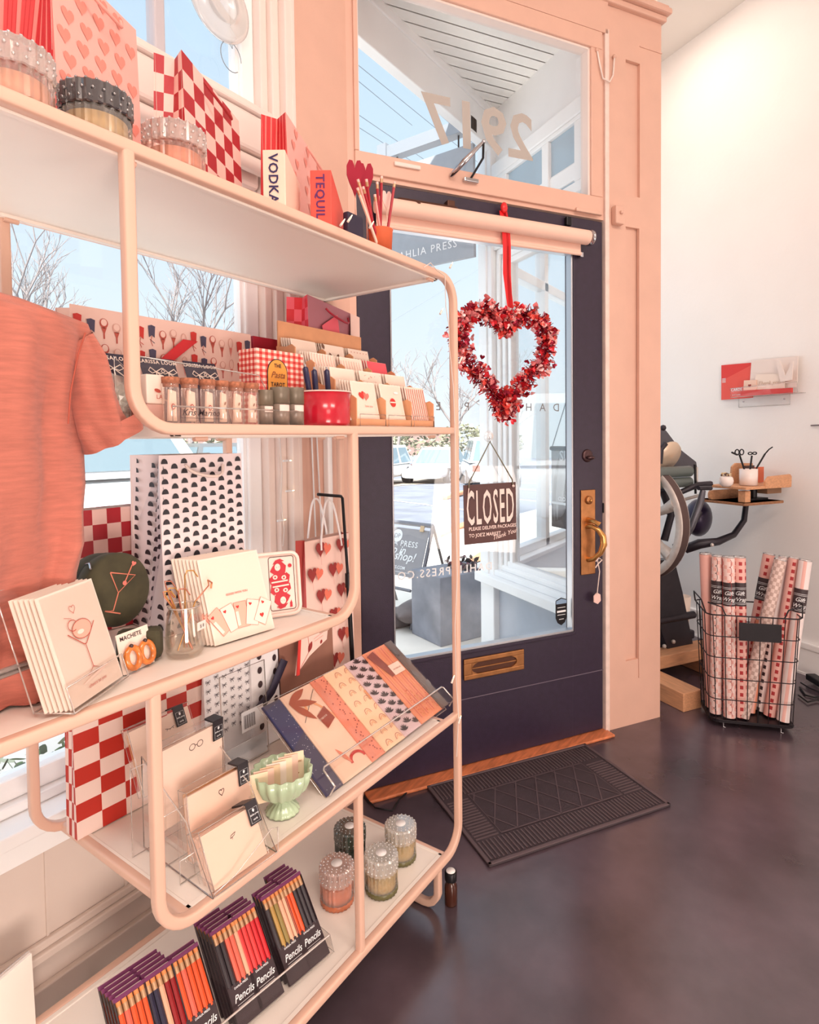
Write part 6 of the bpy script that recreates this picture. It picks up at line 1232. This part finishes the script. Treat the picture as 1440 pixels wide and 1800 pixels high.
# ================================================================= LETTERPRESS IN THE BAY
iron = mat('black_iron', (48, 44, 52), .38, .4, noise=.15); steel = mat('worn_steel', (206, 198, 192), .45, .35, noise=.15, nscale=20); ironl = mat('grey_iron', (92, 92, 100), .35, .5, noise=.1); plum = mat('plum_iron', (44, 34, 60), .3, .3)
def beam(label, a, b, z0, z1, wd):
    d = (b - a).normalized(); T = fr(V((a.x, a.y, z0)), d); m = MB(); m.box(0, (b - a).length, 0, z1 - z0, -wd, 0, wood, None, .004); o = m.build('wood_skid'); o.matrix_world = T; tag(o, label, 'skid')
a = az(1234, 1244, 0); b = W(a.dot(Dd) - .0, 3.0); a2 = W(a.dot(Dd), a.dot(Nn)); beam('raw timber skid under the black leg of the printing press', W(a2.dot(Dd), 3.0), a2, .0, .085, .12) if False else None
s_f, n_f = a.dot(Dd), a.dot(Nn)
T = fr(W(s_f - .115, n_f), Nn); m = MB(); m.box(0, 1.2, .0, .085, 0, .115, wood, None, .004); o = m.build('wood_skid'); o.matrix_world = T; tag(o, 'raw timber skid on the floor under the black leg of the printing press', 'skid')
T = fr(W(s_f + .33, n_f + .05), Nn); m = MB(); m.box(0, 1.1, .0, .085, 0, .115, wood, None, .004); o = m.build('wood_skid'); o.matrix_world = T; tag(o, 'raw timber skid behind the wire basket of wrapping rolls', 'skid')
T = fr(W(s_f - .1, n_f + .25), Dd); m = MB(); m.box(0, .55, .086, .15, -.1, 0, wood, None, .004); o = m.build('wood_skid'); o.matrix_world = T; tag(o, 'short raw timber cross piece lying over the press skids', 'skid')
S0 = 2.36; N0 = 2.30
t = thing('printing_press', 'old black platen printing press with a large spoked flywheel beyond the pilaster', 'printing press', TR(*W(2.5, 2.4)))
wc = as_(1122, 914, S0 - .02); q = fr(wc, Nn); rw = (as_(1122, 812, S0 - .02) - wc).length
m = MB(); m.lathe([(rw * .86, -.022), (rw * .86, .022), (rw * .92, .028), (rw, .025), (rw, -.025), (rw * .92, -.028), (rw * .86, -.022)], steel, 64, q); m.lathe([(rw * 1.0, .022), (rw * 1.003, .0), (rw * 1.0, -.022)], mat('dark_rim', (92, 74, 72), .4, .5), 64, q)
m.lathe([(0, .045), (rw * .16, .045), (rw * .18, .03), (rw * .18, -.03), (0, -.03)], steel, 24, q)
for k in range(6):
    a = k * PI / 3 + .5; pts = [(rw * f * math.cos(a + g), rw * f * math.sin(a + g), 0) for f, g in ((.14, 0), (.35, .10), (.6, .16), (.88, .12))]; m.tube(pts, [.032, .024, .022, .034], steel, 8, T=q)
m.build('flywheel', t, True)
def Q(px, py, n): return an(px, py, n)
m = MB()                                     # side frame with its leg
leg = [(1150, 985), (1186, 985), (1200, 1040), (1222, 1186), (1214, 1196), (1190, 1192), (1178, 1150), (1163, 1110), (1150, 1060)]
nl = 2.24; P = [Q(x, y, nl) for x, y in leg]; ql = fr(W(0, nl), Dd); lp = [ql.inverted() @ p for p in P]; zmin = min(p.y for p in lp); lp = [(p.x, max(.087, p.y)) for p in lp]
m.prism(lp, .07, iron, ql); m.tube([ql @ V((lp[4][0] - .16, .10, -.03)), ql @ V((lp[4][0] + .0, .10, -.03))], .018, iron, 10)
for x, y in ((1168, 1136), (1184, 1128)): m.ball(tuple(Q(x, y, nl - .006)), .011, steel, 10)
m.build('front_leg', t, True)
m = MB(); q2 = ql @ TR(0, 0, -.35); m.prism([(p[0] + .22, p[1]) for p in lp], .07, iron, q2); m.box(S0 - .08, S0 + .12, 2.36, 2.75, .50, .80, iron, MX(((Dd.x, Nn.x, 0, 0), (Dd.y, Nn.y, 0, 0), (0, 0, 1, 0), (0, 0, 0, 1))), .02) if True else None
m.build('rear_frame', t, True)
SN = MX(((Dd.x, Nn.x, 0, 0), (Dd.y, Nn.y, 0, 0), (0, 0, 1, 0), (0, 0, 0, 1)))
m = MB(); zr = Q(1200, 1100, 2.42).z; m.box(2.40, 2.74, 2.34, 2.62, zr - .05, zr - .002, iron, SN, .01); m.tube([W(2.3, 2.25, .30), W(2.62, 2.25, .30)], .02, iron, 10); m.tube([W(2.3, 2.3, .22), W(2.6, 2.3, .22)], .016, iron, 8); m.tube([W(2.45, 2.5, zr), W(2.7, 2.62, zr + .25), W(2.62, 2.6, zr + .4)], .04, iron, 10); m.build('treadle_rail', t, True)
m = MB(); m.ball(tuple(Q(1228, 910, 2.40)), (.115, .07, .105), plum, 24); m.build('gear_housing', t, True)
m = MB()                                     # bed and ink rollers on top
for z, r, n in ((1.065, .028, 2.2), (1.01, .026, 2.2)): m.tube([W(2.28, n, z), W(2.53, n, z)], r, mat('green_roller', (98, 108, 106), .35, .2), 16)
m.tube([W(2.53, 2.2, 1.065), W(2.545, 2.2, 1.065)], .012, steel, 8); m.tube([W(2.545, 2.18, 1.10), W(2.55, 2.18, .95)], .006, black, 6); m.tube([W(2.56, 2.18, 1.085), W(2.56, 2.18, .99)], .005, steel, 6); m.build('ink_roller', t, True)
m = MB(); pf = [(1158, 775), (1164, 752), (1172, 758), (1196, 790), (1224, 812), (1226, 824), (1186, 826), (1160, 818)]; qn = fr(W(0, 2.3), Dd); m.prism([(p.x, p.y) for p in [qn.inverted() @ Q(x, y, 2.3) for x, y in pf]], .10, ironl, qn)
m.ball(tuple(Q(1166, 752, 2.27)), .016, iron, 8); m.tube([Q(1160, 815, 2.22), Q(1162, 790, 2.22), Q(1170, 780, 2.22)], .014, iron, 8); m.build('ink_table_frame', t, True)
m = MB(); m.lathe([(0, .012), (.085, .012), (.09, 0), (0, 0)], mat('brass_disc', (226, 204, 180), .3, .4), 32, fr(Q(1172, 800, 2.255), Dd) @ RX(.5) @ TR(0, -.01, 0)); m.build('ink_disc', t, True)
m = MB(); m.tube([Q(1236, 862, 2.1), Q(1232, 880, 2.1), Q(1216, 925, 2.12), Q(1206, 945, 2.14), Q(1185, 960, 2.2)], [.013, .017, .017, .013, .012], ironl, 8); m.tube([Q(1228, 858, 2.1), Q(1250, 858, 2.1)], .011, iron, 8); m.build('throw_lever', t, True)
m = MB(); m.tube([Q(1312, 884, 2.16), Q(1308, 915, 2.16), Q(1290, 940, 2.16), Q(1262, 952, 2.16), Q(1230, 956, 2.2), Q(1205, 965, 2.26)], [.014, .015, .016, .02, .026, .024], iron, 12); m.ball(tuple(Q(1252, 958, 2.15)), .010, steel, 8); m.build('bracket_arm', t, True)
m = MB(); m.tube([Q(1190, 868, 2.2), Q(1228, 852, 2.14), Q(1250, 850, 2.14)], .014, iron, 6); m.tube([Q(1196, 880, 2.25), Q(1240, 868, 2.16)], .008, steel, 6); m.tube([Q(1200, 958, 2.2), Q(1232, 900, 2.2)], .01, iron, 6); m.tube([Q(1165, 860, 2.26), Q(1180, 905, 2.28), Q(1168, 950, 2.28)], .02, iron, 8); m.build('link_rod', t, True)
m = MB(); m.box(2.50, 2.545, 2.14, 2.6, .655, .80, iron, SN, .01) if False else m.box(2.36, 2.70, 2.56, 2.7, .36, .62, iron, SN, .03); m.build('lower_body', t, True)
# waste cup
t2 = thing('paper_cup', 'cream paper cup standing on the press rail behind the black leg', 'cup', TR(*Q(1200, 1100, 2.42))); m = MB(); m.lathe([(0, .001), (.032, .001), (.044, .17), (.040, .17), (.030, .01)], cream_c, 24); m.build('cup_body', t2)
# plywood feed tables
nA = 2.03
def plate(name, label, pts, z0, th, cat_='table'):
    T = fr(pts[0], Dd, Nn); Ti = T.inverted(); T = MX.Translation(pts[0]); m = MB(); P = [(p - pts[0]) for p in pts]; k = len(P)
    m.add([(p.x, p.y, 0) for p in P] + [(p.x, p.y, -th) for p in P], [tuple(range(k)), tuple(range(k, 2 * k))[::-1]] + [(i, k + i, k + (i + 1) % k, (i + 1) % k) for i in range(k)], wood, False, T); return m
zA = .905; sL, sR = 2.715, 3.01
t = thing('feed_table', 'lower plywood feed table of the press with a rounded fence', 'table', TR(*W(sL, nA, zA)))
m = MB(); m.box(sL, sR, nA, nA + .28, zA - .014, zA, wood, SN, .003); m.build('table_top', t, True)
m.prism(rrect(0, .22, 0, .05, .02), .014, wood, fr(W(sL + .0, nA + .20, zA), Dd)); m.tube([W(sL + .20, nA + .10, zA), W(sL + .20, nA + .10, zA + .06)], .017, black, 12); m.box(sL + .13, sL + .26, nA + .06, nA + .14, zA, zA + .012, black, SN, .002); m.box(sL + .03, sL + .07, nA + .02, nA + .06, zA + .0, zA + .058, wood, SN, .002); m.build('table_fence', t, True)
zU = .985; t = thing('delivery_board', 'upper plywood delivery board carrying two white pots', 'board', TR(*W(sL + .06, nA, zU)))
s0, s3 = 2.725, 3.065; s1 = s3 - .20
m = MB(); m.box(s0, s3, nA, nA + .22, zU - .014, zU, wood, SN, .003); m.build('board_top', t, True)
m = MB(); m.prism([(0, 0), (s3 - s1, 0), (s3 - s1 + .002, .055), (s3 - s1 - .01, .066), (.03, .060), (0, .035)], .012, wood, fr(W(s1, nA - .002, zU - .012), Dd)); m.build('front_fence', t, True)
m = MB(); m.prism([(0, 0), (s3 - s1 - .03, 0), (s3 - s1 - .03, .105), (.04, .11), (.01, .09)], .012, wood, fr(W(s1 + .01, nA + .20, zU), Dd)); m.build('back_fence', t, True)
m = MB(); m.box(s1 + .06, s3 - .03, nA + .03, nA + .10, zU - .045, zU - .015, mat('dark_stained_wood', (140, 104, 76), .6), SN, .002); m.build('under_block', t, True)
# pots on the board
whp = mat('glazed_white', (246, 232, 226), .25, coat=.3); nP = nA + .07; p = W(Q(1277, 835, nP).dot(Dd), nP, zU + .001)
t = thing('round_pot', 'small round white pot of dark speckled clips on the delivery board', 'pot', TR(*p)); m = MB(); m.lathe([(0, .001), (.018, .001), (.030, .012), (.034, .03), (.030, .046), (.022, .054), (.020, .05), (.028, .03), (0, .01)], whp, 28); m.build('pot_body', t)
m = MB(); R = random.Random(2)
for k in range(26): a = R.uniform(0, 6.3); r = R.uniform(0, .026); m.prism(ell(0, 0, .007, .005, 0, 6), .002, (mat('clip_dark', (90, 60, 50), .5), mat('clip_cream', (240, 214, 170), .5))[k % 2], TR(r * math.cos(a), r * math.sin(a), .056 + R.uniform(0, .014)) @ RX(R.uniform(0, 3)) @ RY(R.uniform(0, 3)))
m.build('clips_filling', t)
p = W(Q(1316, 835, nP).dot(Dd), nP, zU + .001); t = thing('white_planter_cup', 'straight white cup holding scissors and tweezers on the delivery board', 'cup', TR(*p)); m = MB(); m.lathe([(0, .001), (.042, .001), (.043, .085), (.040, .085), (.038, .006), (0, .005)], whp, 32); m.build('cup_body', t)
for i, (x, y, kind, lb) in enumerate(((1300, 793, 's', 'black scissors with ring handles leaning in the white cup'), (1322, 795, 's2', 'black scissors turned sideways at the middle of the white cup'), (1345, 792, 'k', 'bent black tool leaning out of the white cup'))):
    b = p + V(((i - 1) * .01, 0, .02)); e = Q(x, y + 6, nP); t = thing('scissors' if kind != 'k' else 'bent_tool', lb, 'scissors' if kind != 'k' else 'tool', TR(*b)); m = MB(); m.tube([b, e], .0045, black, 6); m.build('blade', t, True)
    if kind != 'k':
        for sg in (-1, 1): m = MB(); c = e + Dd * (.017 * sg + (.0 if kind == 's' else .004)) + Zu * .012; m.tube([c + Dd * .015 * math.cos(a_ * PI / 7) + Zu * (.014 if kind == 's' else .006) * math.sin(a_ * PI / 7) + Nn * .0 for a_ in range(14)], .003, black, 6, True); m.build('finger_ring', t, True)
        if kind == 's': m = MB(); m.tube([e - Dd * .02, e - Dd * .055 + Zu * .012], .005, black, 6); m.build('grip', t, True)
    else: m = MB(); m.tube([e, Q(1352, 790, nP), Q(1358, 786, nP)], .0035, black, 6); m.build('hooked_tip', t, True)
m = MB(); q = fr(W(s1 + .05, nA + .15, zU + .002), Dd); m.prism(rect(0, .075, 0, .095), .004, mat('dark_bronze_card', (70, 44, 40), .5), q); m.text('thank', gl, q, .02, .03, .062, .001, sh=.3); m.text('you', gl, q, .02, .03, .04, .001, sh=.3); m.box(.08, .15, .0, .085, -.004, 0, mat('orange_card', (214, 110, 76), .5), q); tag(m.build('card_box', origin=W(s1 + .03, nA + .06, zU)), 'dark and orange cards propped inside the plywood tray', 'card')

# ================================================================= WIRE BASKET WITH WRAPPING ROLLS
FL, FRr = az(1250, 1266, .03), az(1398, 1280, .03); xd = (FRr - FL); xd.z = 0; bw = xd.length; xd = xd.normalized(); yd = Zu.cross(xd); bd = .20
T = MX(((xd.x, yd.x, 0, FL.x), (xd.y, yd.y, 0, FL.y), (0, 0, 1, 0), (0, 0, 0, 1))); hbk = aly(FL, Zu, 1078) + .03
t = thing('wire_basket', 'black wire basket on short feet full of wrapping paper rolls', 'basket', T); wire = mat('black_wire', (34, 28, 34), .4, .4)
def ring(z, gx, gy, dip=False):
    pts = []
    for x, y in rrect(-gx, bw + gx, -gy, bd + gy, .035, 4): pts.append((x, y, z))
    return pts
m = MB()
for k in range(6): z = .035 + (hbk - .035) * k / 5; g = .022 * k / 5; m.tube(ring(z, g, g), .0022 if k < 5 else .0030, wire, 6, True)
m.build('wire_hoop', t)
m = MB()
for k in range(8):
    x = bw * (k + .5) / 8; gx = (x / bw - .5) * .044
    for y0, g in ((0, -.022), (bd, .022)): m.tube([(x, y0, .035), (x + gx, y0 + g, hbk)], .0020, wire, 5)
for k in range(4):
    y = bd * (k + .5) / 4
    for x0, g in ((0, -.022), (bw, .022)): m.tube([(x0, y, .035), (x0 + g, y, hbk)], .0020, wire, 5)
m.build('wire_rib', t)
for sx, x in ((-1, 0), (1, bw)):
    m = MB()
    pass   # raised end loops
    g = .022; m.tube([(x - sx * (-g) if 0 else x + sx * g, -g + .02, hbk), (x + sx * (g + .012), .03, hbk + .05), (x + sx * (g + .012), bd - .03, hbk + .05), (x + sx * g, bd + g - .02, hbk)], .003, wire, 6)
    m.build('end_loop', t); m = MB(); m.tube([(x + sx * (-.05), -g, hbk - .0), (x + sx * (-.035), -g, hbk + .035), (x + sx * (g * .8), -g + .01, hbk + .05)], .003, wire, 6); m.build('basket_handle', t); m = MB()
m = MB(); m.prism(rrect(-.004, bw + .004, -.004, bd + .004, .035, 4), .008, wire, TR(0, 0, .034)); m.build('basket_tray', t)
for x, y in ((.05, .01), (bw - .05, .01), (.05, bd - .01), (bw - .05, bd - .01)): m = MB(); m.tube([(x, y, .030), (x, y - .0, .002), (x + .01, y - .004, .002)], .003, chrome, 6); m.build('foot', t)
m = MB(); xl = bw * .31; zc = hbk - .065; m.box(xl, xl + bw * .50, -.028, -.024, zc - .036, zc + .04, mat('chalk_label', (30, 26, 32), .7), None, .002); m.build('label_plate', t)
def rollpat(kind, L, r):
    def f(i, j):   # i around, j along
        return {'curl': (cream2, pk2)[(i + j) % 3 == 0], 'hearts': (pk2, rdk)[(i % 2 == 0 and j % 2 == 0)], 'lattice': (krf, krl)[(i + j) % 2], 'dash': (crm, bkd)[i % 3 == 0 and j % 2 == 0], 'red': (pk2, rdk)[i % 4 == 0 and j % 2 == 0], 'plain': pk2, 'orange': (org, pk2)[(i % 5 == 0)], 'cream': (crm, pk2)[i % 4 == 0]}[kind]
    return f
cream2 = mat('wrap_cream', (244, 216, 210), .5); pk2 = mat('wrap_pink', (238, 184, 174), .5); rdk = mat('wrap_red', (176, 40, 44), .5); krf = mat('wrap_kraft', (196, 166, 156), .5); krl = mat('wrap_kraft_light', (228, 204, 196), .5); crm = mat('wrap_white', (240, 226, 224), .5); bkd = mat('wrap_black', (60, 46, 50), .5); org = mat('wrap_orange', (232, 150, 118), .5)
def roll(label, tx, ty, bx_, by_, kind, lab, yb):
    pb = T @ V((bx_ * bw, yb * bd, .040)); n_ = (Nn if False else None); d0 = (pb - CP).dot(cf); rr = ray(tx, ty); tp = CP + rr * ((pb - CP).dot(cf) / rr.dot(cf)); dr = tp - pb; L = dr.length; q = fr(pb, dr.cross(Nn), dr); q = MX.Translation(pb) @ dr.to_track_quat('Z', 'Y').to_matrix().to_4x4(); r = .0245
    t = thing('wrapping_roll', label, 'wrapping roll', q); fn = rollpat(kind, L, r); nu, nv = 12, 44; m = MB()
    vs = [(r * math.cos(2 * PI * i / nu), r * math.sin(2 * PI * i / nu), L * j / nv) for j in range(nv + 1) for i in range(nu)]; fs = [(j * nu + i, j * nu + (i + 1) % nu, (j + 1) * nu + (i + 1) % nu, (j + 1) * nu + i) for j in range(nv) for i in range(nu)]
    m.add(vs, fs, (lambda k: fn(k % nu, k // nu)), True)
    if kind == 'curl':
        for cc_ in range(0, 12, 3): m.tube([(r * 1.01 * math.cos(2 * PI * cc_ / 12 + .18 * math.cos(a * .8)), r * 1.01 * math.sin(2 * PI * cc_ / 12 + .18 * math.cos(a * .8)), .01 + (L - .02) * a / 160 + .008 * math.sin(a * .8)) for a in range(160)], .0009, rdk if bx_ > .15 else bkd, 4)
    m.build('paper_roll', t)
    m = MB(); m.lathe([(r * .55, L - .001), (r, L), (r * 1.01, L + .006), (r * .2, L + .004)], clear('roll_cellophane', (255, 250, 250), .25, .15, .3), 16); m.lathe([(r * .9, L - .002), (r * .7, L - .002), (r * .7, L - .03), (0, L - .03)], crm, 16); m.build('wrapped_end', t)
    if lab:
        m = MB(); m.lathe([(r * 1.015, L * lab), (r * 1.015, L * lab + .10)], bkd, 24); 
        a0 = (T.to_3x3() @ V((0, -1, 0))); ql = q.inverted(); fdir = (ql.to_3x3() @ (CP - pb)).normalized(); an_ = math.atan2(fdir.y, fdir.x)
        for wd_, zz, s_ in (('Gift', .052, .024), ('Wrap', .026, .024)):
            vs, fs = glyphs(wd_, s_, .35, 1, 'CENTER', .012, 0); m.add([((r * 1.035) * math.cos(an_ + x / r), (r * 1.035) * math.sin(an_ + x / r), L * lab + zz + y - .005) for x, y, z_ in vs], fs, gl)
        for zz in (.008, .014, .072, .078): m.lathe([(r * 1.02, L * lab + zz), (r * 1.02, L * lab + zz + .0015)], gl, 24)
        m.build('label_band', t)
    return t
RL = [('wrapping roll in pale pink with a cream edge at the press end of the basket', 1240, 974, .09, 0, 'plain', 0, .60), ('black curl patterned wrapping roll with a black Gift Wrap band', 1262, 978, .10, 0, 'curl', .70, .30), ('looped red line wrapping roll with the fully readable Gift Wrap band', 1281, 980, .25, 0, 'curl', .70, .16), ('wrapping roll printed with rows of tiny dark hearts and a black band', 1300, 980, .40, 0, 'hearts', .70, .22), ('kraft harlequin wrapping roll leaning across the middle of the basket', 1372, 985, .42, 0, 'lattice', 0, .20), ('pink wrapping roll with a black band standing behind the harlequin roll', 1352, 975, .50, 0, 'red', .70, .78), ('orange striped wrapping roll low in the middle of the basket', 1340, 1090, .55, 0, 'orange', 0, .52), ('white dashed wrapping roll next to the harlequin roll', 1380, 980, .72, 0, 'dash', 0, .62), ('wrapping roll with a bold column of red marks', 1398, 982, .78, 0, 'red', 0, .40), ('pale wrapping roll with a black band at the wall end of the basket', 1416, 986, .90, 0, 'cream', .68, .2), ('peach wrapping roll tucked behind the column of red marks', 1408, 984, .90, 0, 'orange', 0, .80), ('short cream wrapping roll deep in the middle of the basket', 1356, 1070, .66, 0, 'cream', 0, .86)]
for a in RL: roll(*a[:5], *a[5:])

# ================================================================= RIGHT WALL
q0 = as_(1296, 716, 3.1); q = fr(W(3.1 - .002, q0.dot(Nn), 0), -Nn); 
def wx(px, py, s=3.08): p = as_(px, py, s); return (q.inverted() @ p)
a, b = wx(1296, 716), wx(1386, 700); z0, z1_ = min(a.y, b.y), wx(1296, 700).y
t = thing('wall_holder', 'clear acrylic pocket screwed to the white wall above the press', 'holder', q @ TR(a.x, a.y, 0))
m = MB(); sheet(m, [q @ V(v_) for v_ in ((a.x, a.y, .004), (b.x, a.y, .004), (b.x, a.y + .16, .004), (a.x, a.y + .16, .004))], .004)
for xx in (a.x + .03, b.x - .03): m.ball(tuple(q @ V((xx, a.y + .03, .006))), .005, chrome, 8)
a2, b2 = wx(1296, 690), wx(1414, 672); yb = a.y + .055; sheet(m, [q @ V(v_) for v_ in ((a.x, yb, .07), (b2.x, yb, .07), (b2.x, yb + .055, .075), (a.x, yb + .05, .075))], .004); sheet(m, [q @ V(v_) for v_ in ((a.x, yb, .004), (b2.x, yb, .004), (b2.x, yb, .07), (a.x, yb, .07))], .003); m.build('acrylic_pocket', t, True)
def flat(name, label, pts, zoff, col, th=.004, deco=None, cat_='envelope'):
    P = [wx(*p_) for p_ in pts]; m = MB(); m.prism([(p.x, p.y) for p in P], th, col, q @ TR(0, 0, zoff)); 
    if deco: deco(m, q @ TR(0, 0, zoff + .0008), P)
    return tag(m.build(name, origin=q @ V((P[0].x, P[0].y, zoff))), label, cat_)
redf = mat('red_folder', (224, 52, 44), .45); redl = mat('light_red_folder', (234, 84, 70), .45)
def d1(m, q_, P):
    m.add([(P[0].x, P[0].y + (P[3].y - P[0].y) * .55, 0), (P[1].x, P[1].y + (P[2].y - P[1].y) * .95, 0), (P[1].x, P[1].y, 0), (P[0].x, P[0].y, 0)], [(3, 2, 1, 0)], redl, False, q_); m.text('CARDS', gl, q_, .022, (P[0].x + P[1].x) / 2, P[0].y + .045, .001, bold=.02); m.text('and notes', gl, q_, .014, (P[0].x + P[1].x) / 2, P[0].y + .02, .001)
    for k in range(4): m.poly(rect(P[0].x + .006, P[0].x + .03, P[0].y + .10 + k * .007, P[0].y + .103 + k * .007), gl, q_, .001)
flat('folder', 'bright red folder with a lighter flap in the wall pocket', [(1267, 703), (1322, 699), (1325, 637), (1267, 642)], .012, redf, deco=d1, cat_='folder')
paperw = mat('tissue_white', (238, 222, 214), .6)
flat('paper_pouch', 'white glassine bag behind the long envelope in the wall pocket', [(1318, 690), (1402, 680), (1404, 626), (1322, 634)], .022, paperw, cat_='paper')
def d2(m, q_, P): m.text('Thank you', mat('gold_script', (206, 180, 160), .5), q_, .03, (P[0].x + P[1].x) / 2, (P[0].y + P[2].y) / 2 - .01, .001, sh=.4)
flat('envelope', 'cream envelope with pale script in the wall pocket', [(1330, 688), (1384, 684), (1384, 657), (1334, 658)], .040, cream_c, deco=d2)
def d3(m, q_, P): m.poly(heart((P[0].x + P[1].x) / 2, (P[0].y + P[2].y) / 2, .010), dkh, q_, .001)
flat('small_card', 'small blush card with a dark heart in the wall pocket', [(1313, 688), (1336, 686), (1336, 668), (1314, 669)], .046, mat('blush_card'), deco=d3, cat_='card')
flat('pen_box', 'long slim red box lying along the bottom of the wall pocket', [(1311, 697), (1400, 692), (1400, 682), (1311, 687)], .060, redf, .016, cat_='box')
flat('twisted_tissue', 'crumpled white tissue sticking up out of the wall pocket', [(1380, 672), (1372, 640), (1378, 634), (1388, 660), (1402, 636), (1400, 668)], .052, paperw, cat_='paper')
m = MB(); p = [wx(1424, 748), wx(1450, 747)]; m.tube([q @ V((k.x, k.y, .01)) for k in p], .004, mat('grey_line', (120, 112, 116), .5), 6); tag(m.build('wall_hook', origin=q @ p[0]), 'thin grey metal strip on the white wall at the picture edge', 'strip')
# cables and adapter on the floor by the wall
for i, pts in enumerate((((1406, 1208), (1416, 1222), (1432, 1226), (1450, 1222)), ((1404, 1222), (1420, 1234), (1436, 1230), (1452, 1234)), ((1408, 1200), (1424, 1210), (1440, 1216), (1456, 1214)))):
    m = MB(); m.tube([az(*p_, .006 + .003 * i) for p_ in pts], .004, black, 6); tag(m.build('power_cable', origin=az(*pts[0], 0)), 'black power cable on the floor by the white baseboard', 'cable', 'power cables by the wall')
p = az(1436, 1206, .0); m = MB(); m.box(-.05, .05, -.025, .025, .014, .045, black, MX.Translation(p) @ RZ(.6), .006); tag(m.build('power_adapter', origin=p), 'black power adapter block among the cables by the baseboard', 'adapter')
# window cord and fairy lights by the display window
t = thing('window_lights', 'pale fairy light wire hanging down the display window casing', 'lights', TR(1.22, YW, 1.0)); m = MB(); m.tube([ay(x, y, YW - .02) for x, y in ((492, 770), (496, 830), (494, 880), (500, 930), (498, 960))], .0022, wirem, 5); m.build('wire', t, True)
for x, y in ((503, 810), (508, 863), (493, 915)): p = ay(x, y, YW - .03); m = MB(); m.tube([p - Xu * .012, p + Xu * .012], .003, gl, 6); m.tube([p + Xu * .012, p + Xu * .022], [.002, .0006], bulb, 6); m.build('bulb', t, True)
for i, (xa, xb) in enumerate(((548, 555), (557, 566))): m = MB(); m.tube([ay(xa, 768, YW - .035), ay(xb, 945, YW - .035)], .0026, gl, 6); tag(m.build('beaded_chain', origin=ay(xa, 945, YW - .035)), ('white beaded blind chain next to the window casing', 'white beaded blind chain closer to the black stand')[i], 'chain')
m = MB(); m.box(*sorted((ay(575, 800, YW - .03).x, ay(583, 800, YW - .03).x)), YW - .035, YW - .012, 0, 1.5, white, None, .004); struct(m.build('trim_4'))
# ================================================================= CAMERA AND LIGHT
cam = bpy.data.cameras.new('camera'); co = bpy.data.objects.new('camera', cam); COL.objects.link(co); S.camera = co
co.matrix_world = MX(((cx.x, cyv.x, -cf.x, CP.x), (cx.y, cyv.y, -cf.y, CP.y), (cx.z, cyv.z, -cf.z, CP.z), (0, 0, 0, 1)))
cam.sensor_fit = 'AUTO'; cam.sensor_width = 36; cam.lens = FPX / 1800 * 36; cam.shift_y = -(900 - CY) / 1800; cam.clip_start = .02; cam.clip_end = 300
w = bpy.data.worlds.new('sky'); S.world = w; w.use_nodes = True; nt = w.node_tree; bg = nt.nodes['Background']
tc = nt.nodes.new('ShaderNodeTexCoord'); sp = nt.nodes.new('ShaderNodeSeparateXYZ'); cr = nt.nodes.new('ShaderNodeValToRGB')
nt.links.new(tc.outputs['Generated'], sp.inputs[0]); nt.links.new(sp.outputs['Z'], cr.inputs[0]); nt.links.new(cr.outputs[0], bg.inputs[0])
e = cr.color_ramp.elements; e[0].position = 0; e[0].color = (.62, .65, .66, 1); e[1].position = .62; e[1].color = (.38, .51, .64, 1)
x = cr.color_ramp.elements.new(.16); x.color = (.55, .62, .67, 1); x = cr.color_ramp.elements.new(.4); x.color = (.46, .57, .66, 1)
x = cr.color_ramp.elements.new(.92); x.color = (1.5, 1.6, 1.7, 1)  # overhead band, out of view, brightened to add daylight in the bay
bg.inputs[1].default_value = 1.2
def light(name, kind, energy, col, M_, size=1, sy=None, spread=None):
    l = bpy.data.lights.new(name, kind); l.energy = energy; l.color = col; o = bpy.data.objects.new(name, l); COL.objects.link(o); o.matrix_world = M_
    if kind == 'AREA':
        l.shape = 'RECTANGLE' if sy else 'SQUARE'; l.size = size
        if sy: l.size_y = sy
        if spread: l.spread = spread
    return o
def aim(p, q):
    d = (V(q) - V(p)).normalized(); return MX.Translation(p) @ d.to_track_quat('-Z', 'Y').to_matrix().to_4x4()
sun = light('sun', 'SUN', 8, (1, .95, .88), aim((0, 0, 10), (2.2, 1.0, 7.6))); sun.data.angle = .01
LW = (1, .83, .73)
light('ceiling_lamp', 'AREA', 34, LW, aim(tuple(W(1.5, -1.1, 3.6)), tuple(W(1.6, 0, 0))), .9, .9)
light('ceiling_lamp', 'AREA', 38, LW, aim(tuple(W(-.1, -1.1, 3.6)), tuple(W(.4, .6, 0))), .9, .9)
light('ceiling_lamp', 'AREA', 20, LW, aim((-1.4, -3.2, 3.2), (.9, .9, 1.0)), 1.2, 1.2)
light('bay_fill_light', 'AREA', 5, (1, .80, .68), aim(tuple(W(2.5, 2.5, 3.6)), tuple(W(2.8, 2.4, 0))), .5, .5)  # unseen source, added to brighten and warm the wall beyond the bay
light('low_fill_light', 'AREA', 30, LW, aim((-.5, -1.5, .55), (.7, .9, 1.45)), .8, .8)  # added low fill behind the camera, brightens the undersides of the boards
light('low_fill_light', 'AREA', 11, LW, aim((1.9, -2.2, .6), (1.3, .9, 1.6)), .8, .8)  # second added low fill, stands for no real fixture
S.view_settings.view_transform = 'Standard'; S.view_settings.look = 'None'; S.view_settings.gamma = 1; S.view_settings.use_curve_mapping = False
S.view_settings.exposure = 0.5
S.cycles.transparent_max_bounces = 24; S.cycles.max_bounces = 8; S.cycles.sample_clamp_indirect = 6
